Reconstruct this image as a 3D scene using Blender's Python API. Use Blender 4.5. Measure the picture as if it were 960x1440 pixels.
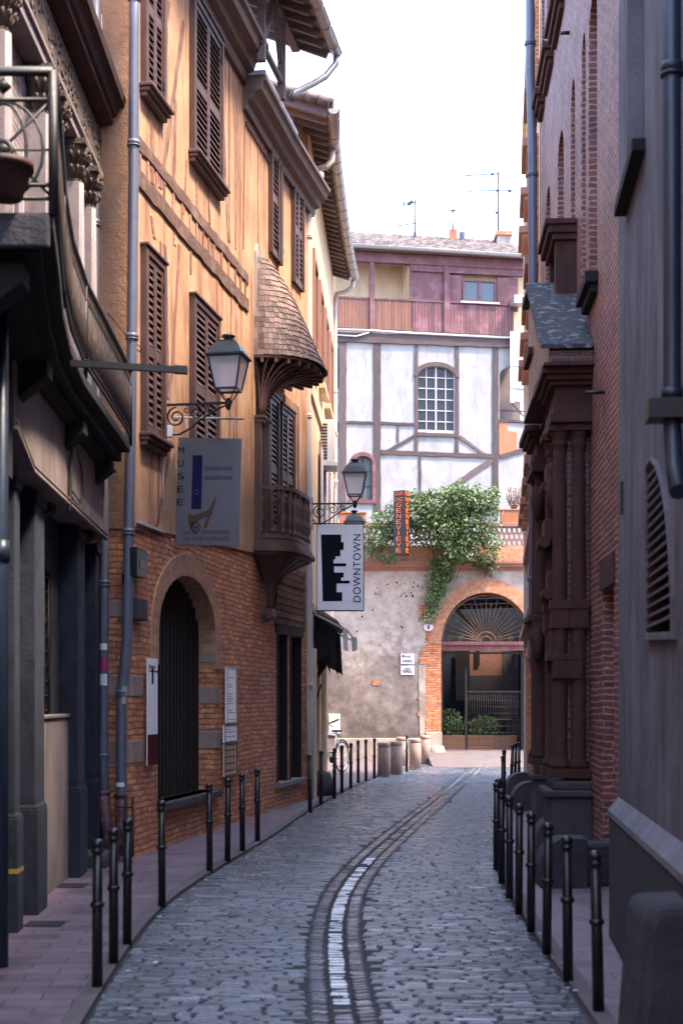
import bpy, bmesh, math, random
from mathutils import Vector, Matrix
from mathutils.geometry import tessellate_polygon
R = math.radians
random.seed(7)
scene = bpy.context.scene
COL = scene.collection
for o in list(bpy.data.objects):
    bpy.data.objects.remove(o)

# ------------------------------------------------------------------ camera, sky, sun, exposure
FPX, HY, CH = 2000.0, 985.0, 1.9          # focal length in photo pixels, horizon row, eye height
cam = bpy.data.cameras.new('camera'); camo = bpy.data.objects.new('camera', cam); COL.objects.link(camo)
camo.location = (0, 0, CH); camo.rotation_euler = (R(90), 0, 0)
cam.sensor_fit = 'VERTICAL'; cam.sensor_height = 36; cam.lens = 50
cam.shift_y = (HY - 720) / 1440.0
cam.clip_start = 0.1; cam.clip_end = 2000
cam.dof.use_dof = True; cam.dof.focus_distance = 28; cam.dof.aperture_fstop = 2.4
scene.camera = camo
world = bpy.data.worlds.new('World'); scene.world = world; world.use_nodes = True
SUN_EL, SUN_AZ = 60, 118                   # azimuth clockwise from +Y: behind the camera to the right
wn = world.node_tree; bg = wn.nodes['Background']; sky = wn.nodes.new('ShaderNodeTexSky')
sky.sky_type = 'NISHITA'; sky.sun_disc = False; sky.sun_elevation = R(SUN_EL); sky.sun_rotation = R(SUN_AZ)
sky.air_density = 1.0; sky.dust_density = 2.5; sky.ozone_density = 1.2
veil = wn.nodes.new('ShaderNodeMix'); veil.data_type = 'RGBA'; veil.inputs[0].default_value = 0.72   # thin bright high cloud over the clear sky
veil.inputs[7].default_value = (2.05, 2.7, 4.05, 1)
wn.links.new(sky.outputs[0], veil.inputs[6]); wn.links.new(veil.outputs[2], bg.inputs[0]); bg.inputs[1].default_value = 0.15
sun = bpy.data.lights.new('sun', 'SUN'); suno = bpy.data.objects.new('sun', sun); COL.objects.link(suno)
sun.energy = 1.7; sun.angle = R(8); sun.color = (1.0, 0.82, 0.62)
sd = Vector((math.sin(R(SUN_AZ)) * math.cos(R(SUN_EL)), math.cos(R(SUN_AZ)) * math.cos(R(SUN_EL)), math.sin(R(SUN_EL))))
suno.rotation_euler = sd.to_track_quat('Z', 'Y').to_euler(); suno.location = (5, -20, 40)
scene.view_settings.view_transform = 'Standard'; scene.view_settings.look = 'None'
scene.view_settings.exposure = 3.0; scene.view_settings.gamma = 1
scene.render.engine = 'CYCLES'

# ------------------------------------------------------------------ geometry helpers
def P(x, y, d):                            # a pixel of the photograph at a given distance
    return Vector(((x - 480) / FPX * d, d, CH + (HY - y) / FPX * d))
def gd(y, z=0.0): return (CH - z) * FPX / (y - HY)
def G(x, y, z=0.0):
    d = gd(y, z); return Vector(((x - 480) / FPX * d, d, z))

class Frame:                               # wall frame: u along, w outward to the street, z up
    def __init__(s, p0, p1, side):
        s.p0 = Vector(p0[:2]); s.p1 = Vector(p1[:2]); e = s.p1 - s.p0
        s.L = e.length; s.u = e / s.L
        n = Vector((-s.u.y, s.u.x)); s.n = n if n.dot(Vector(side)) > 0 else -n
    def __call__(s, p):
        q = s.p0 + s.u * p[0] + s.n * p[1]; return Vector((q.x, q.y, p[2]))
    def px(s, x, y, w=0.0):                # pixel -> (u, z) on the plane w metres in front of the wall
        k = (x - 480) / FPX; o = s.p0 + s.n * w
        u = (k * o.y - o.x) / (s.u.x - k * s.u.y)
        d = o.y + u * s.u.y
        return u, CH + (HY - y) / FPX * d
    def ux(s, x, w=0.0): return s.px(x, 0, w)[0]
ID = lambda p: Vector(p)
SPLIT = {'quoin', 'portal', 'portal_carving', 'rafter', 'gallery_post', 'pilaster', 'hinge', 'sill', 'conduit', 'window', 'window_frame', 'brick_strip', 'string_course', 'door_step', 'beam', 'tie_rod_end', 'hanging_lamp', 'hood_post', 'bare_brick_patch', 'wall_base', 'shutter', 'amplifier_box', 'dark_figure', 'weathered_lath', 'timber_block', 'timber_stud', 'lower_cladding', 'upper_cladding', 'cable_pipe', 'corbel', 'console', 'gutter_swan_neck', 'rag', 'button', 'gate_frame', 'collar', 'carving'}

class MB:
    def __init__(s, T=ID): s.v = []; s.f = []; s.uv = []; s.r = []; s.sm = []; s.T = T; s.cr = 0.5
    def face(s, pts, uv=None, smooth=False):
        i = len(s.v); pts = [Vector(p) for p in pts]; s.v += pts; s.f.append(list(range(i, i + len(pts))))
        if uv is None:
            n = (pts[1] - pts[0]).cross(pts[2] - pts[0]); a = [abs(c) for c in n]
            if a[1] >= a[0] and a[1] >= a[2]: uv = [(p.x, p.z) for p in pts]
            elif a[0] >= a[2]: uv = [(p.y, p.z) for p in pts]
            else: uv = [(p.x, p.y) for p in pts]
        s.uv.append(uv); s.r.append(s.cr); s.sm.append(smooth)
    def mesh(s, V, F, smooth=False, uvs=None):
        i = len(s.v); V = [Vector(p) for p in V]; s.v += V
        for f in F:
            pts = [V[k] for k in f]
            if uvs: uv = [uvs[k] for k in f]
            else:
                n = (pts[1] - pts[0]).cross(pts[2] - pts[0]); a = [abs(c) for c in n]
                if a[1] >= a[0] and a[1] >= a[2]: uv = [(p.x, p.z) for p in pts]
                elif a[0] >= a[2]: uv = [(p.y, p.z) for p in pts]
                else: uv = [(p.x, p.y) for p in pts]
            s.f.append([i + k for k in f]); s.uv.append(uv); s.r.append(s.cr); s.sm.append(smooth)
    def box(s, u0, u1, w0, w1, z0, z1, b=0.0):
        if u0 > u1: u0, u1 = u1, u0
        if w0 > w1: w0, w1 = w1, w0
        if z0 > z1: z0, z1 = z1, z0
        V = [(u, w, z) for z in (z0, z1) for w in (w0, w1) for u in (u0, u1)]
        s.mesh(V, [(0, 2, 3, 1), (4, 5, 7, 6), (0, 1, 5, 4), (2, 6, 7, 3), (0, 4, 6, 2), (1, 3, 7, 5)])
    def prism(s, poly, w0, w1, holes=(), ax='w'):   # polygon in (u,z) extruded along w  (ax='u': polygon (w,z); ax='z': polygon (u,w))
        def m(a, b, c):
            return Vector((a, c, b)) if ax == 'w' else (Vector((c, a, b)) if ax == 'u' else Vector((a, b, c)))
        loops = [list(poly)] + [list(h) for h in holes]
        flat = [p for l in loops for p in l]
        tris = tessellate_polygon([[Vector((p[0], p[1], 0)) for p in l] for l in loops])
        for w in (w0, w1):
            V = [m(p[0], p[1], w) for p in flat]
            s.mesh(V, [tuple(t) if w == w1 else tuple(reversed(t)) for t in tris])
        for l in loops:
            n = len(l); acc = 0
            for i in range(n):
                a, b = l[i], l[(i + 1) % n]
                L = math.hypot(b[0] - a[0], b[1] - a[1])
                V = [m(a[0], a[1], w0), m(b[0], b[1], w0), m(b[0], b[1], w1), m(a[0], a[1], w1)]
                if abs(a[0]-b[0]) < 1e-4: s.face(V)
                else: s.face(V, [(w0, acc), (w0, acc + L), (w1, acc + L), (w1, acc)])
                acc += L
    def tube(s, pts, r, n=8, cap=True, closed=False):
        pts = [Vector(p) for p in pts]; rs = r if isinstance(r, (list, tuple)) else [r] * len(pts)
        V = []; N = len(pts); prev = None
        for i, p in enumerate(pts):
            if closed: t = pts[(i + 1) % N] - pts[i - 1]
            else: t = pts[min(i + 1, N - 1)] - pts[max(i - 1, 0)]
            t.normalize()
            if prev is None:
                a = Vector((0, 0, 1)) if abs(t.z) < 0.9 else Vector((1, 0, 0)); x = t.cross(a).normalized()
            else: x = (prev - t * prev.dot(t)).normalized()
            prev = x; y = t.cross(x)
            for k in range(n):
                an = 2 * math.pi * k / n; V.append(p + (x * math.cos(an) + y * math.sin(an)) * rs[i])
        F = []
        for i in range(N if closed else N - 1):
            j = (i + 1) % N
            for k in range(n): F.append((i * n + k, i * n + (k + 1) % n, j * n + (k + 1) % n, j * n + k))
        s.mesh(V, F, smooth=True)
        if cap and not closed:
            s.mesh(V[:n], [tuple(range(n))]); s.mesh(V[-n:], [tuple(range(n))])
    def bar(s, a, b, w, h=None):             # straight square bar
        a = Vector(a); b = Vector(b); h = h or w; t = (b - a).normalized()
        up = Vector((0, 0, 1)) if abs(t.z) < 0.95 else Vector((0, 1, 0))
        x = t.cross(up).normalized(); y = x.cross(t)
        V = [p + x * (i * w / 2) + y * (j * h / 2) for p in (a, b) for i, j in ((-1, -1), (1, -1), (1, 1), (-1, 1))]
        s.mesh(V, [(0, 1, 2, 3), (4, 7, 6, 5), (0, 4, 5, 1), (1, 5, 6, 2), (2, 6, 7, 3), (3, 7, 4, 0)])
    def lathe(s, prof, c=(0, 0, 0), n=16, a0=0, a1=2 * math.pi, ex=1, ey=1):
        V = []; full = abs(a1 - a0 - 2 * math.pi) < 1e-6; m = n if full else n + 1
        for r, z in prof:
            for k in range(m):
                a = a0 + (a1 - a0) * k / n
                V.append((c[0] + r * math.cos(a) * ex, c[1] + r * math.sin(a) * ey, c[2] + z))
        F = []
        for i in range(len(prof) - 1):
            for k in range(n):
                k2 = (k + 1) % m
                F.append((i * m + k, i * m + k2, (i + 1) * m + k2, (i + 1) * m + k))
        s.mesh(V, F, smooth=True)
        if full:
            if prof[0][0] > 1e-4: s.mesh(V[:m], [tuple(range(m))])
            if prof[-1][0] > 1e-4: s.mesh(V[-m:], [tuple(range(m))])
    def profile(s, prof, path, closed=False):   # (out,z) profile swept along plan path [(u,w)] ; out = to the left of path direction
        N = len(path); V = []
        for i in range(N):
            a = Vector(path[max(i - 1, 0)]); b = Vector(path[i]); c = Vector(path[min(i + 1, N - 1)])
            d1 = (b - a) if i > 0 else (c - b); d2 = (c - b) if i < N - 1 else (b - a)
            d1.normalize(); d2.normalize(); n1 = Vector((-d1.y, d1.x)); n2 = Vector((-d2.y, d2.x))
            m = (n1 + n2); m /= max(0.3, m.dot(n1))
            for o, z in prof: V.append((b.x + m.x * o, b.y + m.y * o, z))
        k = len(prof); F = []
        for i in range(N - 1):
            for j in range(k - 1): F.append((i * k + j, (i + 1) * k + j, (i + 1) * k + j + 1, i * k + j + 1))
            F.append((i * k + k - 1, (i + 1) * k + k - 1, (i + 1) * k, i * k))
        s.mesh(V, F); s.mesh(V[:k], [tuple(range(k))]); s.mesh(V[-k:], [tuple(range(k))])
    def pieces(s, tol=.012):
        n = len(s.v); par = list(range(len(s.f)))
        def fd(a):
            while par[a] != a: par[a] = par[par[a]]; a = par[a]
            return a
        key = {}
        for i, f in enumerate(s.f):
            for k in f:
                q = tuple(round(c, 4) for c in s.v[k])
                if q in key: par[fd(i)] = fd(key[q])
                else: key[q] = i
        comp = {}
        for i in range(len(s.f)): comp.setdefault(fd(i), []).append(i)
        items = []
        for fs in comp.values():
            P_ = [s.v[k] for i in fs for k in s.f[i]]
            items.append([fs, [min(p[a] for p in P_) for a in range(3)], [max(p[a] for p in P_) for a in range(3)]])
        ch = True
        while ch:
            ch = False
            for i in range(len(items)):
                for j in range(i + 1, len(items)):
                    A, B = items[i], items[j]
                    if all(A[1][a] - tol <= B[2][a] and B[1][a] - tol <= A[2][a] for a in range(3)):
                        A[0] += B[0]; A[1] = [min(x, y) for x, y in zip(A[1], B[1])]; A[2] = [max(x, y) for x, y in zip(A[2], B[2])]
                        items.pop(j); ch = True; break
                if ch: break
        out = []
        for fs, _, _ in items:
            m = MB(s.T)
            for i in sorted(fs):
                b = len(m.v); m.v += [s.v[k] for k in s.f[i]]; m.f.append(list(range(b, b + len(s.f[i])))); m.uv.append(s.uv[i]); m.r.append(s.r[i]); m.sm.append(s.sm[i])
            out.append(m)
        return out
    def build(s, name, mat, parent=None, bevel=0.0, weld=True, _one=False):
        if name in SPLIT and not _one and parent is not None and len(s.f) < 8000:
            ps = s.pieces()
            if 1 < len(ps) <= 60:
                return [q.build(name, mat, parent, bevel, weld, True) for q in ps][0]
        org = parent['_o'] if parent is not None else (0, 0, 0)
        org = Vector(org)
        me = bpy.data.meshes.new(name)
        W = [s.T(p) for p in s.v] if s.T is not ID else s.v
        me.from_pydata([tuple(p - org) for p in W], [], s.f)
        uvl = me.uv_layers.new(name='UVMap'); ca = me.attributes.new('rnd', 'FLOAT', 'FACE')
        k = 0; flat = []
        for i, f in enumerate(s.f):
            flat += [c for q in s.uv[i] for c in q]
        uvl.data.foreach_set('uv', flat)
        ca.data.foreach_set('value', s.r)
        me.polygons.foreach_set('use_smooth', s.sm)
        me.materials.append(mat)
        if weld:
            bm = bmesh.new(); bm.from_mesh(me)
            bmesh.ops.remove_doubles(bm, verts=bm.verts, dist=1e-4)
            bmesh.ops.recalc_face_normals(bm, faces=bm.faces); bm.to_mesh(me); bm.free()
        o = bpy.data.objects.new(name, me); COL.objects.link(o)
        if parent is not None: o.parent = parent; o['_o'] = tuple(org)
        else: o['_o'] = tuple(org)
        if bevel:
            b = o.modifiers.new('bevel', 'BEVEL'); b.width = bevel; b.segments = 2; b.limit_method = 'ANGLE'; b.angle_limit = R(40)
        return o
def thing(name, label, cat, loc=(0, 0, 0), group=None, rz=0):
    o = bpy.data.objects.new(name, None); o.empty_display_size = 0.2; COL.objects.link(o)
    o.location = loc; o.rotation_euler = (0, 0, rz); o['_o'] = tuple(loc) if rz == 0 else (0, 0, 0)
    o['label'] = label; o['category'] = cat
    if group: o['group'] = group
    return o
def local(name, label, cat, loc, group=None, rz=0):     # a thing whose parts are modelled about its own origin
    o = thing(name, label, cat, loc, group, rz); o['_o'] = (0, 0, 0); return o
def tag(o, label, cat, group=None):
    o['label'] = label; o['category'] = cat
    if group: o['group'] = group
    return o
def struct(o): o['kind'] = 'structure'; return o
def copy_tree(o, parent=None):
    c = o.copy(); COL.objects.link(c)
    if parent is not None: c.parent = parent
    for ch in list(o.children): copy_tree(ch, c)
    return c
def text_part(name, s, mat, parent, org, right, up, width=None, height=None, spacing=1.0, ext=0.002, align='LEFT'):
    cu = bpy.data.curves.new(name, 'FONT'); cu.body = s; cu.extrude = 0.0005; cu.space_character = spacing
    t = bpy.data.objects.new(name, cu); COL.objects.link(t)
    dg = bpy.context.evaluated_depsgraph_get(); dg.update()
    me = bpy.data.meshes.new_from_object(t.evaluated_get(dg)); bpy.data.objects.remove(t)
    xs = [v.co.x for v in me.vertices]; ys = [v.co.y for v in me.vertices]
    x0, x1, y0, y1 = min(xs), max(xs), min(ys), max(ys)
    sx = width / (x1 - x0) if width else height / (y1 - y0)
    sy = height / (y1 - y0) if height else sx
    right = Vector(right).normalized(); up = Vector(up).normalized(); nn = right.cross(up)
    po = Vector(parent['_o'])
    for v in me.vertices:
        q = Vector(org) + right * ((v.co.x - x0) * sx) + up * ((v.co.y - y0) * sy) + nn * (v.co.z * 2)
        v.co = q - po
    me.materials.clear(); me.materials.append(mat)
    o = bpy.data.objects.new(name, me); COL.objects.link(o); o.parent = parent; o['_o'] = tuple(po)
    return o

# ------------------------------------------------------------------ materials
class NT:
    def __init__(s, name):
        s.m = bpy.data.materials.new(name); s.m.use_nodes = True; s.t = s.m.node_tree
        s.b = s.t.nodes['Principled BSDF']; s.l = s.t.links
    def n(s, ty, **kw):
        x = s.t.nodes.new('ShaderNode' + ty)
        for k, v in kw.items():
            if k.startswith('i_'):
                kk = k[2:]; kk = int(kk) if kk.isdigit() else kk.replace('_', ' ')
                x.inputs[kk].default_value = v
            else: setattr(x, k, v)
        return x
    def link(s, a, b): s.l.new(a, b)
    def uv(s, sx=1, sy=1, rot=0):
        tc = s.n('TexCoord'); mp = s.n('Mapping'); mp.inputs['Scale'].default_value = (sx, sy, 1); mp.inputs['Rotation'].default_value = (0, 0, rot)
        s.link(tc.outputs['UV'], mp.inputs[0]); return mp.outputs[0]
    def obj(s, k=1.0):
        tc = s.n('TexCoord'); mp = s.n('Mapping'); mp.inputs['Scale'].default_value = (k, k, k)
        s.link(tc.outputs['Object'], mp.inputs[0]); return mp.outputs[0]
    def noise(s, vec, sc, det=4, ro=.55, dist=0):
        x = s.n('TexNoise'); x.inputs['Scale'].default_value = sc; x.inputs['Detail'].default_value = det
        x.inputs['Roughness'].default_value = ro; x.inputs['Distortion'].default_value = dist
        s.link(vec, x.inputs['Vector']); return x.outputs['Fac']
    def ramp(s, fac, stops):
        x = s.n('ValToRGB'); e = x.color_ramp.elements
        while len(e) < len(stops): e.new(0.5)
        for i, (p, c) in enumerate(stops):
            e[i].position = p; e[i].color = (c, c, c, 1) if isinstance(c, (int, float)) else (*c, 1)
        s.link(fac, x.inputs[0]); return x.outputs[0]
    def mix(s, a, b, fac, mode='MIX'):
        x = s.n('Mix', data_type='RGBA', blend_type=mode)
        for sock, v in ((x.inputs[6], a), (x.inputs[7], b), (x.inputs[0], fac)):
            if isinstance(v, (int, float)): sock.default_value = v if sock == x.inputs[0] else (v, v, v, 1)
            elif isinstance(v, tuple): sock.default_value = (*v, 1)
            else: s.link(v, sock)
        return x.outputs[2]
    def attr(s):
        a = s.n('Attribute', attribute_name='rnd'); return a.outputs['Fac']
    def bump(s, h, st, dist=0.02, prev=None):
        x = s.n('Bump'); x.inputs['Strength'].default_value = st; x.inputs['Distance'].default_value = dist
        s.link(h, x.inputs['Height'])
        if prev is not None: s.link(prev, x.inputs['Normal'])
        return x.outputs[0]
    def out(s, col=None, rough=None, nrm=None, metal=0, spec=None):
        def st(sock, v):
            if v is None: return
            if isinstance(v, tuple): sock.default_value = (*v, 1)
            elif isinstance(v, (int, float)): sock.default_value = v
            else: s.link(v, sock)
        st(s.b.inputs['Base Color'], col); st(s.b.inputs['Roughness'], rough); st(s.b.inputs['Normal'], nrm)
        s.b.inputs['Metallic'].default_value = metal
        if spec is not None: s.b.inputs['Specular IOR Level'].default_value = spec
        return s.m

def m_plaster(name, c, c2, stain=(0.2, 0.13, 0.09), samt=.5, grain=60, bump=.5, vs=.25, lo=.45, hi=.75, scale=1.0):
    t = NT(name); v = t.uv(); vv = t.uv(1, vs)
    a = t.noise(v, 1.3 * scale, 6, .6); b = t.noise(vv, 3 * scale, 6, .65, .4); g = t.noise(v, grain, 3, .7); g2 = t.noise(v, 9, 5, .6)
    col = t.mix(c, c2, t.ramp(a, [(.35, 0), (.65, 1)]))
    s = t.ramp(b, [(lo, 0), (hi, 1)])
    col = t.mix(col, stain, t.mix(0.0, s, samt))
    col = t.mix(col, t.ramp(g, [(.3, .72), (.7, 1.15)]), .6, 'MULTIPLY')
    nb = t.bump(g, bump, .008); nb = t.bump(g2, bump * .7, .02, nb)
    return t.out(col, .9, nb)

def m_brick(name, c1, c2, mortar, bw=.3, bh=.062, ms=.012, bump=.9, dist=.02, stain=(.07, .05, .045), samt=.5, rough=.85, dark=None, rlo=None):
    t = NT(name); tc = t.n('TexCoord')
    nz = t.n('TexNoise'); nz.inputs['Scale'].default_value = 2.2; nz.inputs['Detail'].default_value = 3
    t.link(tc.outputs['UV'], nz.inputs['Vector'])
    sub = t.n('VectorMath', operation='SUBTRACT'); t.link(nz.outputs['Color'], sub.inputs[0]); sub.inputs[1].default_value = (.5, .5, .5)
    scn = t.n('VectorMath', operation='SCALE'); t.link(sub.outputs[0], scn.inputs[0]); scn.inputs['Scale'].default_value = dist * 2
    add = t.n('VectorMath', operation='ADD'); t.link(tc.outputs['UV'], add.inputs[0]); t.link(scn.outputs[0], add.inputs[1])
    nz2 = t.n('TexNoise'); nz2.inputs['Scale'].default_value = 16; t.link(tc.outputs['UV'], nz2.inputs['Vector'])
    sub2 = t.n('VectorMath', operation='SUBTRACT'); t.link(nz2.outputs['Color'], sub2.inputs[0]); sub2.inputs[1].default_value = (.5, .5, .5)
    sc2 = t.n('VectorMath', operation='SCALE'); t.link(sub2.outputs[0], sc2.inputs[0]); sc2.inputs['Scale'].default_value = dist * .9
    add2 = t.n('VectorMath', operation='ADD'); t.link(add.outputs[0], add2.inputs[0]); t.link(sc2.outputs[0], add2.inputs[1])
    br = t.n('TexBrick'); br.inputs['Scale'].default_value = 1; br.inputs['Brick Width'].default_value = bw
    br.inputs['Row Height'].default_value = bh; br.inputs['Mortar Size'].default_value = ms; br.inputs['Mortar Smooth'].default_value = .35
    br.inputs['Color1'].default_value = (*c1, 1); br.inputs['Color2'].default_value = (*c2, 1); br.inputs['Mortar'].default_value = (*mortar, 1)
    t.link(add2.outputs[0], br.inputs['Vector'])
    v = tc.outputs['UV']
    a = t.noise(v, 1.1, 5, .65); b = t.noise(v, 7, 5, .7); g = t.noise(v, 55, 3, .7)
    col = t.mix(br.outputs['Color'], t.ramp(b, [(.28, .5), (.72, 1.65)]), .8, 'MULTIPLY')
    col = t.mix(col, stain, t.mix(0.0, t.ramp(a, [(.48, 0), (.72, 1)]), samt))
    h = t.mix(br.outputs['Fac'], 1.0, 0.0); inv = t.n('Invert'); t.link(br.outputs['Fac'], inv.inputs['Color'])
    hh = t.mix(inv.outputs[0], t.ramp(b, [(.2, .2), (.8, 1)]), .45)
    nb = t.bump(hh, bump, .02); nb = t.bump(g, .5, .008, nb)
    r = rough if rlo is None else t.ramp(b, [(.3, rlo), (.6, rough)])
    return t.out(col, r, nb)

def m_wood(name, c1, c2, sc=1, rough=.7, vert=True, bump=.5, wear=None, wamt=.4):
    t = NT(name); v = t.uv(14 * sc, 1.2 * sc) if vert else t.uv(1.2 * sc, 14 * sc)
    a = t.noise(v, 1.5, 6, .65, .3); b = t.noise(t.uv(), 2.2, 5, .6)
    col = t.mix(c1, c2, t.ramp(a, [(.3, 0), (.7, 1)]))
    if wear: col = t.mix(col, wear, t.mix(0.0, t.ramp(b, [(.48, 0), (.68, 1)]), wamt))
    col = t.mix(col, t.ramp(t.attr(), [(0, .6), (1, 1.4)]), .8, 'MULTIPLY')
    return t.out(col, rough, t.bump(a, bump, .006))

def m_plain(name, c, rough=.5, metal=0, var=.25, sc=6, bump=.1, dirt=None, damt=.4, spec=None, useattr=False):
    t = NT(name); v = t.obj(); a = t.noise(v, sc, 5, .6); b = t.noise(v, sc * 6, 3, .6)
    col = t.mix(c, t.ramp(a, [(.25, 1 - var), (.75, 1 + var)]), 1.0, 'MULTIPLY')
    if dirt: col = t.mix(col, dirt, t.mix(0.0, t.ramp(a, [(.5, 0), (.7, 1)]), damt))
    if useattr: col = t.mix(col, t.ramp(t.attr(), [(0, .55), (1, 1.45)]), 1.0, 'MULTIPLY')
    return t.out(col, t.ramp(b, [(.2, max(0.02, rough - .1)), (.8, min(1, rough + .12))]), t.bump(b, bump, .004), metal, spec)

def m_glass(name, c=(.02, .025, .03), rough=.08):
    t = NT(name); a = t.noise(t.obj(), 3, 2); return t.out(c, rough, t.bump(a, .06, .02), 0, .3)

M = {}
M['ochre'] = m_plaster('ochre_plaster', (.60, .345, .20), (.45, .24, .135), (.18, .085, .055), .85, 60, .7, .14, .47, .68)
M['ochre2'] = m_plaster('rough_ochre_render', (.40, .22, .125), (.33, .175, .10), (.16, .085, .055), .5, 30, 1.0)
M['cream'] = m_plaster('cream_plaster', (.74, .56, .36), (.66, .45, .26), (.38, .22, .13), .5, 60, .3)
M['white'] = m_plaster('white_plaster', (.345, .33, .325), (.285, .27, .268), (.15, .13, .125), .7, 50, .4, .3, .5, .8)
def m_farwall():
    t = NT('damp_stained_wall_plaster'); tc = t.n('TexCoord'); sp = t.n('SeparateXYZ'); t.link(tc.outputs['UV'], sp.inputs[0])
    v = t.uv(); a = t.noise(v, .8, 6, .65); b = t.noise(v, 3.2, 6, .7); g = t.noise(v, 40, 3, .7)
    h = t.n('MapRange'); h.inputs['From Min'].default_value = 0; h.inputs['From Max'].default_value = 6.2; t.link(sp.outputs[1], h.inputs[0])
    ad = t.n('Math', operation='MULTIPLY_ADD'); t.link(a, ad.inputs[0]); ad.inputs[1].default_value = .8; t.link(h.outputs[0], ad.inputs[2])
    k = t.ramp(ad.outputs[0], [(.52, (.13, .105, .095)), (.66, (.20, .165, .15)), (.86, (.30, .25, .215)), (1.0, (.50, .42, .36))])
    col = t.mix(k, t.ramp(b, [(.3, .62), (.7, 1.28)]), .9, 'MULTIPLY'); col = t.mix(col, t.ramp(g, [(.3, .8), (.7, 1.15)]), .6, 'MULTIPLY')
    return t.out(col, .9, t.bump(b, .5, .03, t.bump(g, .5, .01)))
M['farwall'] = m_farwall()
M['wallgrey'] = m_plaster('old_grey_beige_plaster', (.50, .43, .36), (.40, .34, .29), (.20, .16, .14), .75, 45, .8, .8, .42, .62, .6)
M['greyrender'] = m_plaster('grey_blue_render', (.16, .155, .185), (.105, .10, .125), (.04, .037, .05), .95, 40, .6, .28, .42, .70, 1.0)
M['plinth'] = m_plaster('dark_plinth_render', (.030, .030, .040), (.021, .021, .029), (.012, .012, .017), .5, 60, .5, .3)
M['stonecap'] = m_plaster('pale_stone_band', (.20, .20, .235), (.15, .15, .18), (.07, .07, .085), .6, 60, .5, .4)
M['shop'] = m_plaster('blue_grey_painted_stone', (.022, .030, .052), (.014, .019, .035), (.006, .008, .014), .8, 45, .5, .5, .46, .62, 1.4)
M['shoplight'] = m_plaster('beige_painted_fascia', (.27, .215, .20), (.21, .165, .155), (.06, .045, .042), .7, 60, .3, .3)
M['frieze'] = m_plaster('weathered_carved_stone', (.13, .085, .06), (.085, .058, .045), (.03, .022, .02), .8, 18, 1.0, .7)
M['palestone'] = m_plaster('pale_pilaster_stone', (.30, .245, .25), (.24, .19, .19), (.09, .065, .065), .6, 40, .5, .4)
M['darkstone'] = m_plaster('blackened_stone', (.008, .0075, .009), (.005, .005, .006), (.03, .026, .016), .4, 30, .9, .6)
M['guard'] = m_plaster('guard_stone', (.075, .066, .072), (.05, .045, .05), (.022, .02, .022), .6, 40, .8, .8)
M['guarddark'] = m_plaster('dark_granite', (.045, .045, .058), (.028, .028, .036), (.012, .012, .016), .8, 35, 1.0, .8)
M['granite'] = m_plaster('beige_cast_stone', (.40, .29, .24), (.32, .225, .185), (.14, .09, .075), .7, 40, .4, .6)
M['lichen'] = m_plaster('lichen_slate', (.05, .048, .055), (.032, .031, .037), (.26, .26, .27), .8, 25, .9, 1, .54, .62, 2.6)
M['brick'] = m_brick('orange_river_brick', (.78, .30, .125), (.47, .15, .068), (.27, .15, .10), .30, .074, .014, 1.0, .04, (.09, .045, .035), .4)
M['brickarch'] = m_brick('arch_band_brick', (.46, .23, .13), (.40, .19, .105), (.42, .25, .16), .34, .10, .006, .5, .01, (.2, .1, .06), .4)
M['brickred'] = m_brick('dark_red_brick', (.13, .042, .034), (.08, .027, .023), (.15, .10, .10), .24, .064, .013, 1.0, .012, (.05, .03, .03), .6, .6, rlo=.32)
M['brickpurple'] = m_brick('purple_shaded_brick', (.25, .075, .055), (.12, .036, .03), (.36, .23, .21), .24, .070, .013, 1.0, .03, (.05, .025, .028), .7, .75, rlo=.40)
M['terracotta'] = m_plaster('terracotta_moulding', (.085, .030, .023), (.048, .018, .015), (.014, .009, .009), .8, 22, .7, .6)
M['tcbright'] = m_plaster('terracotta_pale', (.38, .19, .14), (.29, .14, .105), (.22, .14, .1), .6, 30, .7, .8)
M['whitebrick'] = m_brick('whitewashed_brick', (.30, .25, .25), (.24, .19, .19), (.12, .07, .07), .24, .065, .01, .7, .01, (.3, .2, .18), .4)
M['shutter'] = m_wood('brown_shutter_paint', (.058, .025, .019), (.10, .045, .034), 1, .55, True, .4, (.19, .105, .08), .35)
M['timber'] = m_wood('weathered_wall_timber', (.15, .06, .045), (.34, .16, .11), 1.5, .9, True, 1.0, (.62, .42, .33), .5)
M['rotten'] = m_wood('rotten_timber', (.035, .018, .016), (.24, .125, .085), 2.8, .95, False, 1.0, (.42, .28, .22), .45)
M['cornice'] = m_wood('brown_cornice_paint', (.075, .036, .028), (.125, .065, .05), .6, .6, False, .3, (.20, .13, .105), .4)
M['darkwood'] = m_wood('dark_oak', (.065, .030, .020), (.12, .058, .037), 1, .65, True, .4)
M['gatewood'] = m_wood('near_black_gate_board', (.010, .006, .006), (.020, .010, .009), 1, .95, True, .4)
M['soffit'] = m_wood('grey_brown_rafter', (.13, .09, .085), (.21, .15, .14), 1, .8, False, .5)
M['ttimber'] = m_wood('purple_grey_timber', (.048, .031, .032), (.115, .078, .075), 1, .85, True, .9)
M['ttimberh'] = m_wood('purple_grey_beam', (.048, .031, .032), (.115, .078, .075), 1, .85, False, .9)
M['cladding'] = m_wood('faded_red_cladding', (.095, .028, .030), (.15, .048, .05), .5, .6, True, .3, (.25, .12, .14), .6)
M['cladding2'] = m_wood('orange_brown_cladding', (.13, .045, .026), (.19, .07, .04), .5, .55, True, .3, (.2, .08, .05), .4)
M['silverwood'] = m_wood('silvered_shutter_wood', (.38, .37, .40), (.56, .55, .58), 1, .85, True, .6, (.22, .2, .2), .5)
M['mullion'] = m_wood('pink_window_paint', (.42, .33, .34), (.52, .43, .43), 1, .6, True, .3)
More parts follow.
